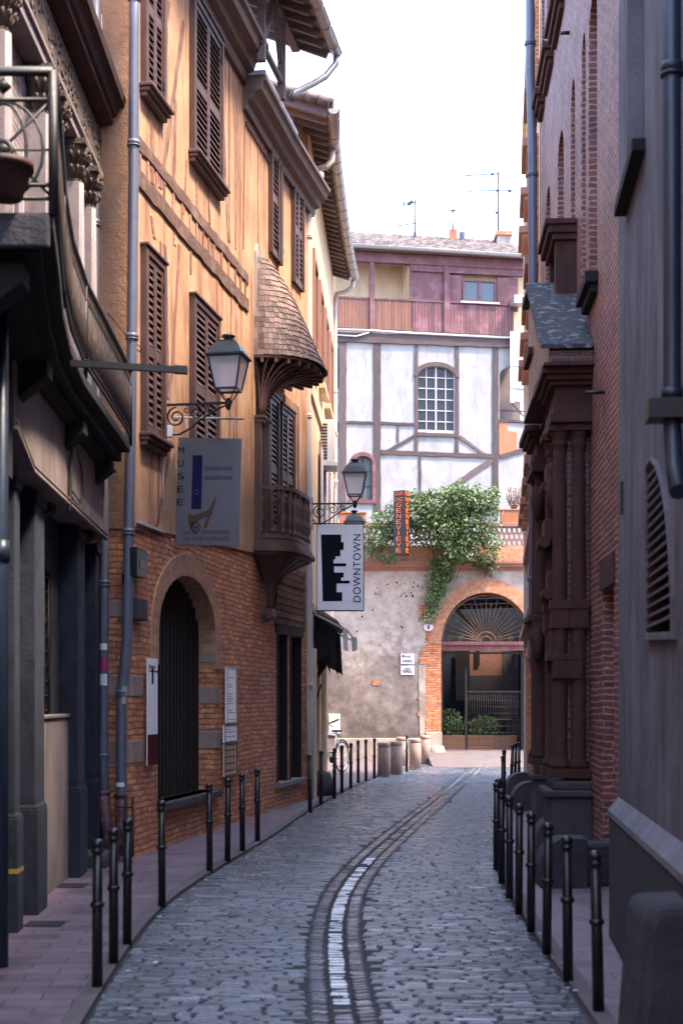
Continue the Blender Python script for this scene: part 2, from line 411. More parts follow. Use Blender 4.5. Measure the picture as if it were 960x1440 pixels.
M['tile'] = m_plain('canal_tile', (.20, .15, .135), .8, 0, .45, 4, .6, (.05, .045, .05), .9, None, True)
M['shingle'] = m_plain('wood_shingle', (.21, .145, .125), .8, 0, .3, 8, .6, None, .4, None, True)
M['pipe'] = m_plain('blue_grey_downpipe', (.13, .135, .18), .42, .1, .18, 5, .1, (.08, .08, .10), .4)
M['pipeblue'] = m_plain('dark_blue_pipe', (.014, .024, .045), .4, .1, .2, 5, .1)
M['pipecream'] = m_plain('cream_lilac_pipe', (.52, .46, .43), .45, 0, .15, 5, .1, (.3, .22, .2), .4)
M['zinc'] = m_plain('zinc_gutter', (.42, .40, .38), .45, .4, .2, 7, .1, (.2, .17, .15), .5)
M['iron'] = m_plain('black_painted_iron', (.008, .008, .009), .5, 0, .2, 9, .15, (.05, .03, .025), .25)
M['bollard'] = m_plain('black_bollard_paint', (.007, .007, .009), .34, 0, .3, 5, .10, (.035, .028, .025), .6)
M['rustiron'] = m_plain('rusty_cast_iron', (.028, .015, .014), .7, .1, .4, 12, .3, (.13, .07, .045), .5)
M['bronze'] = m_plain('green_black_lantern_metal', (.035, .045, .045), .35, .2, .2, 8, .1)
M['oldbrass'] = m_plain('rusty_gold_iron', (.15, .095, .065), .6, .1, .3)
M['yellow'] = m_plain('faded_yellow_paint', (.35, .24, .04), .6)
M['magenta'] = m_plain('magenta_sticker', (.35, .03, .12), .5)
M['maroon'] = m_plain('maroon_cast_iron', (.10, .035, .045), .6, 0, .4, 12, .3, (.25, .22, .24), .5)
M['glass'] = m_glass('dark_window_glass'); M['glass2'] = m_glass('sky_window_glass', (.10, .12, .14), .05)
M['black'] = m_plain('black_void_paint', (.012, .010, .010), .8)
M['blackplastic'] = m_plain('black_plastic', (.02, .02, .024), .35)
M['sign_grey'] = m_plain('faded_grey_sign_panel', (.085, .070, .078), .4, 0, .08, 1.5, .05)
M['sign_white'] = m_plain('off_white_sign_panel', (.90, .88, .89), .4, 0, .05, 2, .02)
M['enamel'] = m_plain('white_enamel', (.75, .75, .75), .3, 0, .05, 4, .02)
M['whiteplastic'] = m_plain('white_plastic', (.62, .61, .60), .45, 0, .1, 5, .05)
M['ink'] = m_plain('dark_ink', (.012, .012, .018), .95, 0, .1, spec=.05)
M['inkblue'] = m_plain('blue_ink', (.014, .016, .06), .95, 0, .2, spec=.05)
M['inkred'] = m_plain('dark_red_ink', (.09, .018, .025), .95, 0, .2, spec=.05)
M['inkbrown'] = m_plain('brown_ink', (.09, .055, .035), .95, 0, .3, spec=.05)
M['orange'] = m_plain('orange_sign_lettering', (.85, .17, .03), .4, 0, .1)
M['signbrown'] = m_plain('dark_sign_box', (.016, .010, .011), .4)
M['potclay'] = m_plain('orange_clay', (.36, .13, .06), .7, 0, .2)
M['potred'] = m_plain('dark_red_plastic_pot', (.035, .009, .009), .6)
M['planter'] = m_wood('planter_board', (.13, .07, .04), (.19, .10, .06), .6, .75, False, .3)
M['rubber'] = m_plain('black_rubber', (.02, .02, .02), .7)
M['chrome'] = m_plain('bicycle_chrome', (.5, .5, .5), .25, .9, .05)
M['bikewhite'] = m_plain('white_bicycle_paint', (.7, .7, .7), .3, 0, .05)
M['chairgreen'] = m_plain('dark_green_plastic', (.02, .07, .06), .4)
M['tarp'] = m_plain('black_torn_canvas', (.018, .017, .02), .85, 0, .3, 12, .5)
M['cable'] = m_plain('grey_conduit', (.45, .42, .42), .5)
M['blackcable'] = m_plain('black_cable', (.02, .018, .018), .6)

def m_leaf():
    t = NT('leaf_green'); r = t.attr()
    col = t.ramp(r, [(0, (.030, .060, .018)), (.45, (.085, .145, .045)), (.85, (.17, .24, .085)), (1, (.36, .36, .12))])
    t.out(col, .45); t.b.inputs['Transmission Weight'].default_value = 0
    return t.m
M['leaf'] = m_leaf()
M['stem'] = m_plain('brown_vine_stem', (.09, .055, .035), .9)

def m_lampglass():
    t = NT('milky_lantern_glass'); t.out((.93, .94, .97), .25); tr = t.n('BsdfTranslucent'); tr.inputs[0].default_value = (.97, .97, .98, 1)
    mx = t.n('MixShader'); mx.inputs[0].default_value = .5; tp = t.n('BsdfTransparent'); mx2 = t.n('MixShader'); mx2.inputs[0].default_value = .35; o = [n for n in t.t.nodes if n.type == 'OUTPUT_MATERIAL'][0]
    t.link(t.b.outputs[0], mx.inputs[1]); t.link(tr.outputs[0], mx.inputs[2]); t.link(mx.outputs[0], mx2.inputs[1]); t.link(tp.outputs[0], mx2.inputs[2]); t.link(mx2.outputs[0], o.inputs[0])
    return t.m
M['lampglass'] = m_lampglass()

def m_sett():
    t = NT('basalt_setts'); r = t.attr(); o = t.obj(); a = t.noise(o, 26, 5, .7); b = t.noise(o, .7, 4, .6); g = t.noise(o, 90, 3, .7)
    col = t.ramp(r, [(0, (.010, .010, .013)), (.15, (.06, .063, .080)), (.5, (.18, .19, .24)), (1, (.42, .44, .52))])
    col = t.mix(col, t.ramp(a, [(.25, .65), (.75, 1.4)]), 1.0, 'MULTIPLY')
    col = t.mix(col, t.ramp(b, [(.3, .8), (.7, 1.15)]), .6, 'MULTIPLY')
    rr = t.mix(t.ramp(a, [(.3, .14), (.75, .38)]), t.ramp(r, [(0, .6), (.3, .4), (1, .14)]), .5)
    nb = t.bump(a, .55, .012); nb = t.bump(g, .3, .004, nb)
    t.b.inputs['Coat Weight'].default_value = .45; t.b.inputs['Coat Roughness'].default_value = .16
    return t.out(col, rr, nb, 0, .7)
M['sett'] = m_sett()
def m_settwhite():
    t = NT('patchy_white_setts'); o = t.obj(); a = t.noise(o, 9, 6, .75); g = t.noise(o, 60, 3)
    k = t.ramp(a, [(.30, 0), (.46, 1)])
    col = t.mix((.11, .11, .13), (.88, .88, .90), k)  # noise mask mixes patchy white over the dark grey sett colour
    return t.out(col, .3, t.bump(g, .5, .006), 0, .6)
M['settwhite'] = m_settwhite()
M['bed'] = m_plain('dark_sett_joint_sand', (.035, .034, .040), .9, 0, .3, 20, .5)
def m_paver():
    t = NT('pink_brick_pavers'); tc = t.n('TexCoord'); mp = t.n('Mapping'); mp.inputs['Rotation'].default_value = (0, 0, R(-4)); t.link(tc.outputs['Object'], mp.inputs[0])
    br = t.n('TexBrick'); br.inputs['Scale'].default_value = 1; br.inputs['Brick Width'].default_value = .42; br.inputs['Row Height'].default_value = .21
    br.inputs['Mortar Size'].default_value = .005; br.inputs['Color1'].default_value = (.20, .14, .165, 1); br.inputs['Color2'].default_value = (.155, .11, .135, 1); br.inputs['Mortar'].default_value = (.05, .04, .04, 1)
    t.link(mp.outputs[0], br.inputs['Vector'])
    a = t.noise(t.obj(), 2.5, 6, .65); g = t.noise(t.obj(), 60, 3)
    col = t.mix(br.outputs['Color'], t.ramp(a, [(.3, .65), (.7, 1.25)]), .8, 'MULTIPLY')
    inv = t.n('Invert'); t.link(br.outputs['Fac'], inv.inputs['Color'])
    return t.out(col, t.ramp(a, [(.3, .4), (.7, .65)]), t.bump(g, .3, .005, t.bump(inv.outputs[0], .6, .01)))
M['paver'] = m_paver()
M['ground'] = m_plain('town_ground', (.12, .10, .10), .9, 0, .2, .3)
M['kerb'] = m_plaster('granite_kerb', (.15, .12, .125), (.12, .10, .105), (.06, .05, .055), .5, 80, .4, .8)
#PART2
# ================================================================== THE GROUND
def lerp_tab(tab, y):
    if y <= tab[0][0]: return tab[0][1] + (y - tab[0][0]) * (tab[1][1] - tab[0][1]) / (tab[1][0] - tab[0][0])
    for (a, b), (c, d) in zip(tab, tab[1:]):
        if y <= c:
            t = (y - a) / (c - a); return b + (d - b) * t
    (a, b), (c, d) = tab[-2:]
    return d + (y - c) * (d - b) / (c - a)
def smooth_tab(tab, step=1.0):
    y = tab[0][0]; out = []
    while y <= tab[-1][0]:
        w = [math.exp(-(k / 1.4) ** 2) for k in (-2, -1, 0, 1, 2)]
        out.append((y, sum(lerp_tab(tab, y + k) * wk for k, wk in zip((-2, -1, 0, 1, 2), w)) / sum(w))); y += step
    return out
EL = smooth_tab([(-8, -1.0), (6, -1.43), (8.35, -1.5), (10.6, -1.62), (13.1, -1.66), (15.6, -1.44), (19.5, -.98), (23.75, -.62), (29, -.05), (35.5, .89), (40, 1.8), (46, 3.2)])
ER = smooth_tab([(-8, 1.6), (6, 1.43), (8.35, 1.48), (12, 1.56), (15.5, 1.70), (19.5, 2.08), (24.5, 2.66), (30, 3.5), (36, 4.6), (46, 6.2)])
CHN = smooth_tab([(-8, .2), (6, .1), (8.35, .02), (10.9, -.065), (13.8, -.03), (17.1, .325), (22, 1.05), (27.1, 1.85), (34.5, 2.95), (46, 4.6)])
g = MB(); g.face([(-400, -60, -.09), (400, -60, -.09), (400, 900, -.09), (-400, 900, -.09)])
struct(g.build('ground', M['ground'], weld=False))
YS = [y * 1.0 for y in range(-8, 45)]
def strip(name, fl, fr, z0, z1, mat, ys=YS):
    m = MB()
    poly = [(fl(y), y) for y in ys] + [(fr(y), y) for y in reversed(ys)]
    m.prism(poly, z0, z1, ax='z'); return struct(m.build(name, mat))
strip('road', lambda y: lerp_tab(EL, y) - .02, lambda y: lerp_tab(ER, y) + .02, -.08, -.014, M['bed'])
strip('left_pavement', lambda y: -9.0, lambda y: lerp_tab(EL, y) - .13, -.08, .022, M['paver'])
strip('right_pavement', lambda y: lerp_tab(ER, y) + .13, lambda y: 10.0, -.08, .022, M['paver'])
strip('left_kerb', lambda y: lerp_tab(EL, y) - .128, lambda y: lerp_tab(EL, y) - .01, -.08, .026, M['kerb'])
strip('right_kerb', lambda y: lerp_tab(ER, y) + .01, lambda y: lerp_tab(ER, y) + .128, -.08, .026, M['kerb'])
# the setts, one by one in one sheet
def sett(m, c, ax, ay, lx, ly, h, rng, col):
    tx = rng.gauss(0, .022); ty = rng.gauss(0, .045); j = lambda: rng.uniform(-.006, .006)
    ring = []
    for (sx, sy) in ((-1, -1), (1, -1), (1, 1), (-1, 1)):
        ring.append((sx * lx / 2 + j(), sy * ly / 2 + j()))
    V = []
    bv = min(.017, ly * .24)
    for k, (dz, ins) in enumerate(((-.045, 0), (-.013, 0), (0, bv))):
        for (px_, py_) in ring:
            qx = px_ - math.copysign(ins, px_); qy = py_ - math.copysign(ins, py_)
            V.append((c[0] + ax[0] * qx + ay[0] * qy, c[1] + ax[1] * qx + ay[1] * qy, c[2] + h + dz + (tx * qx + ty * qy if k else 0)))
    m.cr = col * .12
    F = []
    for k in range(2):
        for i in range(4): F.append((k * 4 + i, k * 4 + (i + 1) % 4, k * 4 + 4 + (i + 1) % 4, k * 4 + 4 + i))
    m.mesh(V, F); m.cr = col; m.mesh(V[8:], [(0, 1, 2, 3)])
rng = random.Random(3)
m = MB(); s = 5.6
cen = lambda y: (lerp_tab(EL, y) + lerp_tab(ER, y)) / 2
while s < 43.5:
    lyr = rng.uniform(.068, .088) if s < 30 else .09
    c = cen(s); t = Vector((cen(s + .5) - cen(s - .5), 1.0)).normalized(); nx = Vector((t.y, -t.x))
    hw = (lerp_tab(ER, s) - lerp_tab(EL, s)) / 2 * abs(t.y)
    a = -hw + .02 + rng.uniform(-.12, 0)
    wav = rng.uniform(-.01, .01)
    while a < hw - .03:
        L = rng.choice([rng.uniform(.11, .2), rng.uniform(.18, .34)]); L = min(L, hw - a)
        if L < .05: break
        mid = a + L / 2; q = Vector((c, s)) + nx * mid; q += t * wav
        lo = max(a, -hw); e = lo + (a + L - lo) / 2; q = Vector((c, s)) + nx * e + t * (.02 * math.sin(e * 2.1 + s * .35) + rng.uniform(-.004, .004))
        LL = a + L - lo
        ch = lerp_tab(CHN, q.y)
        gap = abs(q.x - ch)
        if gap > .20 + LL / 2:
            pass
        elif gap > .220:                      # trimmed against the drain channel
            side = 1 if q.x > ch else -1
            near = q.x - side * LL / 2; lim = ch + side * .212; far = q.x + side * LL / 2
            LL = abs(far - lim); q = Vector(((far + lim) / 2, q.y))
        else: a += L; continue
        if LL > .03:
            sett(m, (q.x, q.y, 0), nx, t, LL - .014, lyr - .013, rng.gauss(0, .0032), rng, min(1, max(.12, rng.gauss(.48, .24))))
        a += L
    s += lyr
struct(m.build('road_setts', M['sett'], weld=False))
m = MB(); mw = MB()
for lane in (-1, 0, 1):
    s = 5.6
    while s < 43:
        L = rng.uniform(.085, .12)
        x = lerp_tab(CHN, s); t = Vector((lerp_tab(CHN, s + .4) - lerp_tab(CHN, s - .4), .8)).normalized(); nx = Vector((t.y, -t.x))
        if lane: nx2 = (nx + t * .45 * lane).normalized()
        else: nx2 = nx
        t2 = Vector((-nx2.y, nx2.x))
        wl = .142 if lane else .146
        q = Vector((x, s)) + nx * (lane * .139)
        tgt = mw if (lane == 0 and s < 17.2 and s > 8.9) else m
        sett(tgt, (q.x, q.y, -.004 if lane else -.012), nx2, t2, wl - .012, L - .012, rng.gauss(0, .002), rng, min(1, max(.12, rng.gauss(.42, .2))))
        s += L
struct(m.build('drain_channel', M['sett'], weld=False))
struct(mw.build('white_line', M['settwhite'], weld=False))
m = MB()
for k in range(2): pass

# ================================================================== helpers for building elements
def arch_pts(u0, u1, zs, rise, n=16):
    c = (u0 + u1) / 2; r = (u1 - u0) / 2
    return [(c - r * math.cos(math.pi * i / n), zs + rise * math.sin(math.pi * i / n)) for i in range(n + 1)]
def downpipe(name, pts, r, mat, parent, collars=()):
    m = MB(); m.tube(pts, r, 12); o = m.build(name, mat, parent)
    if collars:
        c = MB()
        for z in collars:
            for a, b in zip(pts, pts[1:]):
                a = Vector(a); b = Vector(b)
                if min(a.z, b.z) <= z <= max(a.z, b.z) and abs(a.z - b.z) > .1:
                    k = (z - a.z) / (b.z - a.z); p = a.lerp(b, k); dd = (b - a).normalized()
                    c.tube([p - dd * .025, p + dd * .025], r * 1.22, 12); c.tube([p + dd * .03, p + dd * .045], r * 1.3, 12); break
        c.build('collar', mat, o)
    return o
def shutter_window(F, parent, u0, u1, z0, z1, leaves=2, frame=.09, sill=True, slatgap=.085, w0=0.0, mat='shutter', sillmat='cornice'):
    """louvred shutters closed over a framed window"""
    win = MB(F); win.box(u0 + frame, u1 - frame, w0 - .02, w0 + .012, z0 + .02, z1 - frame); wo = win.build('window', M['black'], parent)
    fr = MB(F)
    fr.cr = .35
    fr.box(u0, u0 + frame, w0 - .02, w0 + .085, z0, z1); fr.box(u1 - frame, u1, w0 - .02, w0 + .085, z0, z1)
    fr.box(u0 + frame + .001, u1 - frame - .001, w0 - .02, w0 + .083, z1 - frame, z1 - .002)
    fr.box(u0 - .02, u1 + .02, w0 + .0, w0 + .11, z1 + .001, z1 + .035)
    fr.build('window_frame', M[mat], wo, .006)
    lw = (u1 - u0 - 2 * frame) / leaves
    for k in range(leaves):
        a = u0 + frame + k * lw + .006; b = a + lw - .012; za, zb = z0 + .02, z1 - frame - .01
        s = MB(F); st = min(.06, lw * .16); mid = za + (zb - za) * .44
        s.cr = random.uniform(.3, .8)
        s.box(a, a + st, w0 + .016, w0 + .062, za, zb); s.box(b - st, b, w0 + .016, w0 + .062, za, zb)
        for zz, hh in ((za, .09), (mid, .13), (zb - .07, .07)):
            s.box(a + st + .001, b - st - .001, w0 + .018, w0 + .060, zz, zz + hh)
        for lo, hi in ((za + .09, mid), (mid + .13, zb - .07)):
            n = max(2, int((hi - lo) / slatgap)); p = (hi - lo) / n
            for i in range(n):
                zz = lo + i * p; s.cr = random.uniform(.2, .9)
                V = [(a + st, w0 + .055, zz + .003), (b - st, w0 + .055, zz + .003), (b - st, w0 + .022, zz + p * .78), (a + st, w0 + .022, zz + p * .78),
                     (a + st, w0 + .062, zz + .013), (b - st, w0 + .062, zz + .013), (b - st, w0 + .029, zz + p * .78 + .010), (a + st, w0 + .029, zz + p * .78 + .010)]
                s.mesh(V, [(0, 1, 2, 3), (7, 6, 5, 4), (0, 4, 5, 1), (3, 2, 6, 7), (0, 3, 7, 4), (1, 5, 6, 2)])
        so = s.build('shutter', M[mat], wo)
        h = MB(F)
        he = a + .01 if k == 0 else b - .01
        for zz in (za + .2, zb - .25): h.box(he - .012, he + .012, w0 + .06, w0 + .085, zz, zz + .09)
        h.build('hinge', M['iron'], wo)
    if sill:
        q = MB(F)
        q.box(u0 - .05, u1 + .05, w0 + .001, w0 + .17, z0 - .05, z0 - .002); q.box(u0 - .03, u1 + .03, w0 + .001, w0 + .13, z0 - .10, z0 - .052); q.box(u0 - .01, u1 + .01, w0 + .001, w0 + .09, z0 - .16, z0 - .102)
        q.build('sill', M[sillmat], wo, .012)
    return wo
def glazed_window(F, parent, poly, w, cols, rows, box, fmat, gmat, fw=.05, mull=.025, solid_from=None):
    """glass pane with frame bars; poly is the opening outline (u,z)"""
    g = MB(F); g.prism(poly, w - .012, w); go = g.build('window', M[gmat], parent)
    f = MB(F); cx = sum(p[0] for p in poly) / len(poly); cz = sum(p[1] for p in poly) / len(poly)
    inner = [(cx + (p[0] - cx) * (1 - 2 * fw / (box[1] - box[0])), cz + (p[1] - cz) * (1 - 2 * fw / (box[3] - box[2]))) for p in poly]
    f.prism(poly, w + .003, w + .05, [inner]); f.build('window_frame', M[fmat], go)
    b = MB(F); u0, u1, z0, z1 = box
    def top(u):
        zz = z0
        for p, q in zip(poly, poly[1:] + poly[:1]):
            if min(p[0], q[0]) <= u <= max(p[0], q[0]) and abs(p[0] - q[0]) > 1e-5:
                zz = max(zz, p[1] + (q[1] - p[1]) * (u - p[0]) / (q[0] - p[0]))
        return zz
    def ext(z):
        xs = []
        for p, q in zip(poly, poly[1:] + poly[:1]):
            if min(p[1], q[1]) <= z <= max(p[1], q[1]) and abs(p[1] - q[1]) > 1e-5:
                xs.append(p[0] + (q[0] - p[0]) * (z - p[1]) / (q[1] - p[1]))
        return (min(xs), max(xs)) if len(xs) > 1 else (u0, u1)
    for i in range(1, cols):
        u = u0 + (u1 - u0) * i / cols; mw_ = mull * (1.9 if i * 2 == cols else 1)
        b.box(u - mw_ / 2, u + mw_ / 2, w + .004, w + .045, z0 + .01, top(u) - .01)
    for j in range(1, rows):
        z = z0 + (z1 - z0) * j / rows; a, c = ext(z); b.box(a + .01, c - .01, w + .005, w + .038, z - mull / 2, z + mull / 2)
    b.build('glazing_bar', M[fmat], go)
    return go
def gutter(name, path, r, mat, parent, hooks=True):
    m = MB(); path = [Vector(p) for p in path]; n = 8; V = []
    for i, p in enumerate(path):
        t = (path[min(i + 1, len(path) - 1)] - path[max(i - 1, 0)]).normalized(); x = t.cross(Vector((0, 0, 1))).normalized()
        for k in range(n + 1):
            a = math.pi + math.pi * k / n; V.append(p + x * math.cos(a) * r + Vector((0, 0, 1)) * math.sin(a) * r * .95)
    N = n + 1
    m.mesh(V, [(i * N + k, i * N + k + 1, (i + 1) * N + k + 1, (i + 1) * N + k) for i in range(len(path) - 1) for k in range(n)], smooth=True)
    m.mesh(V[:N], [tuple(range(N))]); m.mesh(V[-N:], [tuple(range(N))])
    for sgn in (0, n): m.tube([V[i * N + sgn] for i in range(len(path))], .014, 6)
    o = m.build(name, mat, parent)
    if hooks:
        h = MB(); 
        for a, b in zip(path, path[1:]):
            L = (b - a).length; k = max(1, int(L / .55)); t = (b - a).normalized(); x = t.cross(Vector((0, 0, 1))).normalized()
            for i in range(k):
                p = a.lerp(b, (i + .5) / k)
                h.tube([p + x * math.cos(q) * (r + .006) + Vector((0, 0, 1)) * math.sin(q) * (r * .95 + .006) for q in [math.pi + math.pi * j / 8 for j in range(9)]], .009, 5)
        h.build('gutter_hook', mat, o)
    return o

# ================================================================== LEFT: the museum building (ochre half-timber over brick)
C0 = (-3.12, 17.05); C1 = (-2.49, 16.95); C2 = (-1.16, 24.5); C3 = (-.62, 27.1)
FR = Frame(C0, C1, (0, -1)); F1 = Frame(C1, C2, (1, 0)); F2 = Frame(C2, C3, (1, 0))
museum = thing('museum_building', 'ochre half-timbered building with brown louvred shutters over an orange brick base and arched gate', 'building', (-2.2, 20, 0))
u_bend = F1.L
def zl(F, x, y, w=0): return F.px(x, y, w)[1]
# boundary line brick/plaster
zb0, zb1 = 3.98, 4.36
def zb(u): return zb0 + (zb1 - zb0) * u / F1.L
# gate opening
gu0, gu1 = F1.ux(222), F1.ux(302); gz0 = .60; gsp = 2.80; grise = .78
gate = [(gu0, gz0)] + arch_pts(gu0, gu1, gsp, grise, 20) + [(gu1, gz0)]
gate = [(gu0, gz0)] + arch_pts(gu0, gu1, gsp, grise, 20) + [(gu1, gz0)]
def uz(F, x, y, w=0): return F.px(x, y, w)
# slit openings at the right of the brick wall
o1 = [F1.ux(384.8), F1.L - .005]; 
m = MB(F1)
# wavy hand-made brick wall front
m.prism([(0, 0), (F1.L, 0), (F1.L, zb(F1.L)), (0, zb(0))], -.5, 0, [list(reversed(gate))])
m.build('brick_wall', M['brick'], museum)
s1 = (F2.ux(389), F2.ux(403)); s2 = (F2.ux(407), F2.ux(423)); zt = zl(F2, 400, 880); zbm = zl(F2, 400, 1098)
m = MB(F2)
zt2 = zl(F2, 410, 885)
m.prism([(0, 0), (F2.L, 0), (F2.L, zt2), (0, zt2)], -.5, 0, [[(s1[0], zbm), (s1[0], zt2 - .12), (s1[1], zt2 - .12), (s1[1], zbm)], [(s2[0], zbm), (s2[0], zt2 - .12), (s2[1], zt2 - .12), (s2[1], zbm)]])
m.build('brick_wall', M['brick'], museum)
m = MB(F2)
for a, b in (s1, s2):
    m.box(a, b, -.24, -.20, zbm, zt2 - .12)
wo = m.build('window', M['black'], museum)
m = MB(F2)
for a, b in (s1, s2):
    m.box(a, a + .07, -.19, .02, zbm, zt2 - .12); m.box(b - .07, b, -.19, .02, zbm, zt2 - .12); m.box(a - .1, b + .1, -.1, .03, zt2 - .119, zt2 + .03)
m.build('window_frame', M['gatewood'], wo)
m = MB(F2); m.box(s1[0] - .08, s2[1] + .08, -.05, .10, zbm - .09, zbm - .002); m.build('sill', M['stonecap'], wo, .01)
m = MB(F2); zr = 4.36; m.box(0, F2.L, -.5, -.012, zt2 + .001, 5.1); m.build('upper_brick', M['ochre2'], museum)
m = MB(F2)
for k in range(9):
    z = zt2 + .05 + k * .12; m.cr = random.random(); m.box(.02 + random.uniform(0, .1), F2.L - .35 - random.uniform(0, .15), -.01, .015 + random.uniform(0, .03), z, z + .105)
m.build('weathered_lath', M['rotten'], museum)
# plaster storeys
ztop = 11.55
m = MB(F1); m.prism([(-.0, zb(0) + .001), (F1.L, zb(F1.L) + .001), (F1.L, ztop), (0, ztop + .3)], -.5, .03); m.build('plaster_wall', M['ochre'], museum)
m = MB(F2); m.box(0, F2.L, -.5, .02, 5.101, ztop); m.build('plaster_wall', M['ochre'], museum)
# side return facing the camera
m = MB(FR); m.box(-.0, FR.L, -.5, -.001, 0, 3.95); m.build('side_brick_wall', M['brick'], museum)
m = MB(FR); m.box(-.0, FR.L + .028, -.5, .02, 3.951, 11.9); m.build('side_rendered_wall', M['ochre2'], museum)
# the body behind
m = MB(); m.prism([(-9, 17.5), (-3.1, 17.5), (-2.1, 22.5), (-1.2, 27.0), (-2.0, 30), (-9, 30)], 0, 11.2, ax='z'); m.build('rear_wall', M['ochre2'], museum)
# stone quoins and blocks in the brick
m = MB(FR)
for z0, z1, a in ((1.95, 2.2, .42), (1.15, 1.42, .4), (2.9, 3.1, .45)): m.box(FR.L - a, FR.L + .012, -.2, .012, z0, z1)
m.build('quoin', M['granite'], museum, .01)
m = MB(F1)
for z0, z1, a in ((1.95, 2.2, .38), (1.15, 1.42, .45)): m.box(-.012, a, -.2, .012, z0, z1)
for z0, z1, a in ((1.2, 1.45, .32), (1.85, 2.1, .25), (2.45, 2.6, .3)): m.box(gu1 - .012, gu1 + a, -.25, .013, z0, z1)
m.build('quoin', M['granite'], museum, .01)
m = MB(F1); m.box(-.06, .3, -.02, .10, 2.86, 3.12); m.build('corbel_stone', M['guard'], museum, .015)
# arch band around the gate
def band(u0, u1, zs, rise, wdt, zbot, n=20):
    outer = arch_pts(u0 - wdt, u1 + wdt, zs, rise + wdt, n); inner = arch_pts(u0 + .001, u1 - .001, zs, rise, n)
    return outer, inner
outer, inner = band(gu0, gu1, gsp, grise, .30, 2.2)
m = MB(F1); 
poly = [(gu0 - .30, 2.35)] + outer + [(gu1 + .30, 2.35), (gu1 - .001, 2.35)] + list(reversed(inner)) + [(gu0 + .001, 2.35)]
m.prism(poly, -.25, .022); m.build('gate_arch', M['brickarch'], museum, .008)
# gate: dark boards and bars set back
m = MB(F1); m.prism([(p[0] + (.02 if p[0] < (gu0+gu1)/2 else -.02), p[1]) for p in gate], -.34, -.28); go = m.build('gate', M['black'], museum)
m = MB(F1); nb = 17
for i in range(nb):
    u = gu0 + .05 + (gu1 - gu0 - .1) * i / (nb - 1); cu = (gu0 + gu1) / 2; ru = (gu1 - gu0) / 2
    zt_ = gsp + grise * math.sqrt(max(0, 1 - ((u - cu) / ru) ** 2)); m.cr = random.random()
    m.box(u - .028, u + .028, -.275, -.235, gz0 + .002, min(zt_ + .25, 3.8))
m.build('bar', M['gatewood'], go)
m = MB(F1); m.box(gu0 - .04, gu1 + .10, -.25, .10, gz0 - .10, gz0); m.build('gate_sill', M['guard'], museum, .012)
# exposed timber band (two rotten rails and the blocks between)
def rail(F, pts, h, w, mat, name, parent, wob=.018):
    m = MB(F); n = 26; (ua, za), (ub, zb_) = pts; top = []; bot = []
    for i in range(n + 1):
        k = i / n; u = ua + (ub - ua) * k; z = za + (zb_ - za) * k
        top.append((u, z + h / 2 + random.uniform(-wob, wob))); bot.append((u, z - h / 2 + random.uniform(-wob, wob)))
    m.cr = random.random(); m.prism(top + bot[::-1], 0.0, w); return m.build(name, mat, parent)
xa = 0.02; xb = F1.ux(345)
r1 = (uz(F1, 197, 262), uz(F1, 345, 352)); r2 = (uz(F1, 197, 295), uz(F1, 345, 402))
zA = (r1[0][1] + r1[1][1]) / 2; zB = (r2[0][1] + r2[1][1]) / 2
rail(F1, [(xa, zA + .02), (xb, zA - .02)], .15, .055, M['rotten'], 'timber_rail', museum)
rail(F1, [(xa, zB + .01), (xb, zB - .03)], .20, .06, M['rotten'], 'timber_rail', museum)
m = MB(F1); u = .15
while u < xb - .15:
    m.cr = random.random(); m.box(u, u + .07, .0, .045, zB + .085, zA - .07); u += random.uniform(.28, .42)
m.build('timber_block', M['timber'], museum)
# studs and braces, from the photograph
studs = [  # x0,y0,x1,y1,width
 (236, 0, 222, 262, .11), (258, 30, 226, 265, .10), (247, 140, 244, 285, .07), (262, 225, 258, 300, .06), (277, 245, 276, 305, .06), (292, 250, 295, 315, .06),
 (308, 75, 322, 340, .12), (322, 80, 322, 340, .05), (334, 95, 331, 350, .06), (344, 110, 342, 350, .04), (363, 175, 362, 355, .04), (214, 175, 214, 258, .12),
 (232, 345, 236, 560, .09), (252, 345, 236, 610, .09), (213, 305, 217, 335, .08), (226, 340, 222, 735, .06), (305, 395, 312, 760, .10), (325, 405, 321, 770, .06), (333, 410, 332, 770, .07),
 (298, 345, 302, 385, .07), (246, 330, 246, 345, .08), (268, 335, 268, 385, .06), (240, 620, 220, 740, .08), (212, 640, 210, 735, .06)]
for i, (x0, y0, x1, y1, wd) in enumerate(studs):
    a = uz(F1, x0, y0, .03); b = uz(F1, x1, y1, .03); n = 14; L = []; Rr = []
    for k in range(n + 1):
        t = k / n; u = a[0] + (b[0] - a[0]) * t; z = a[1] + (b[1] - a[1]) * t; ww = wd * 1.25
        L.append((u - ww * random.uniform(.35, .6), z)); Rr.append((u + ww * random.uniform(.35, .6), z))
    m = MB(F1); m.cr = random.random(); m.prism(L + Rr[::-1], .025, .040); m.build('timber_stud', M['timber'], museum)
m = MB(F2)
for k in range(7):
    u = F2.ux(398) + k * .17; m.cr = random.random()
    if u < F2.L - .2: m.box(u, u + .06, .0, .035, 5.2, 7.3)
m.build('timber_stud', M['timber'], museum)
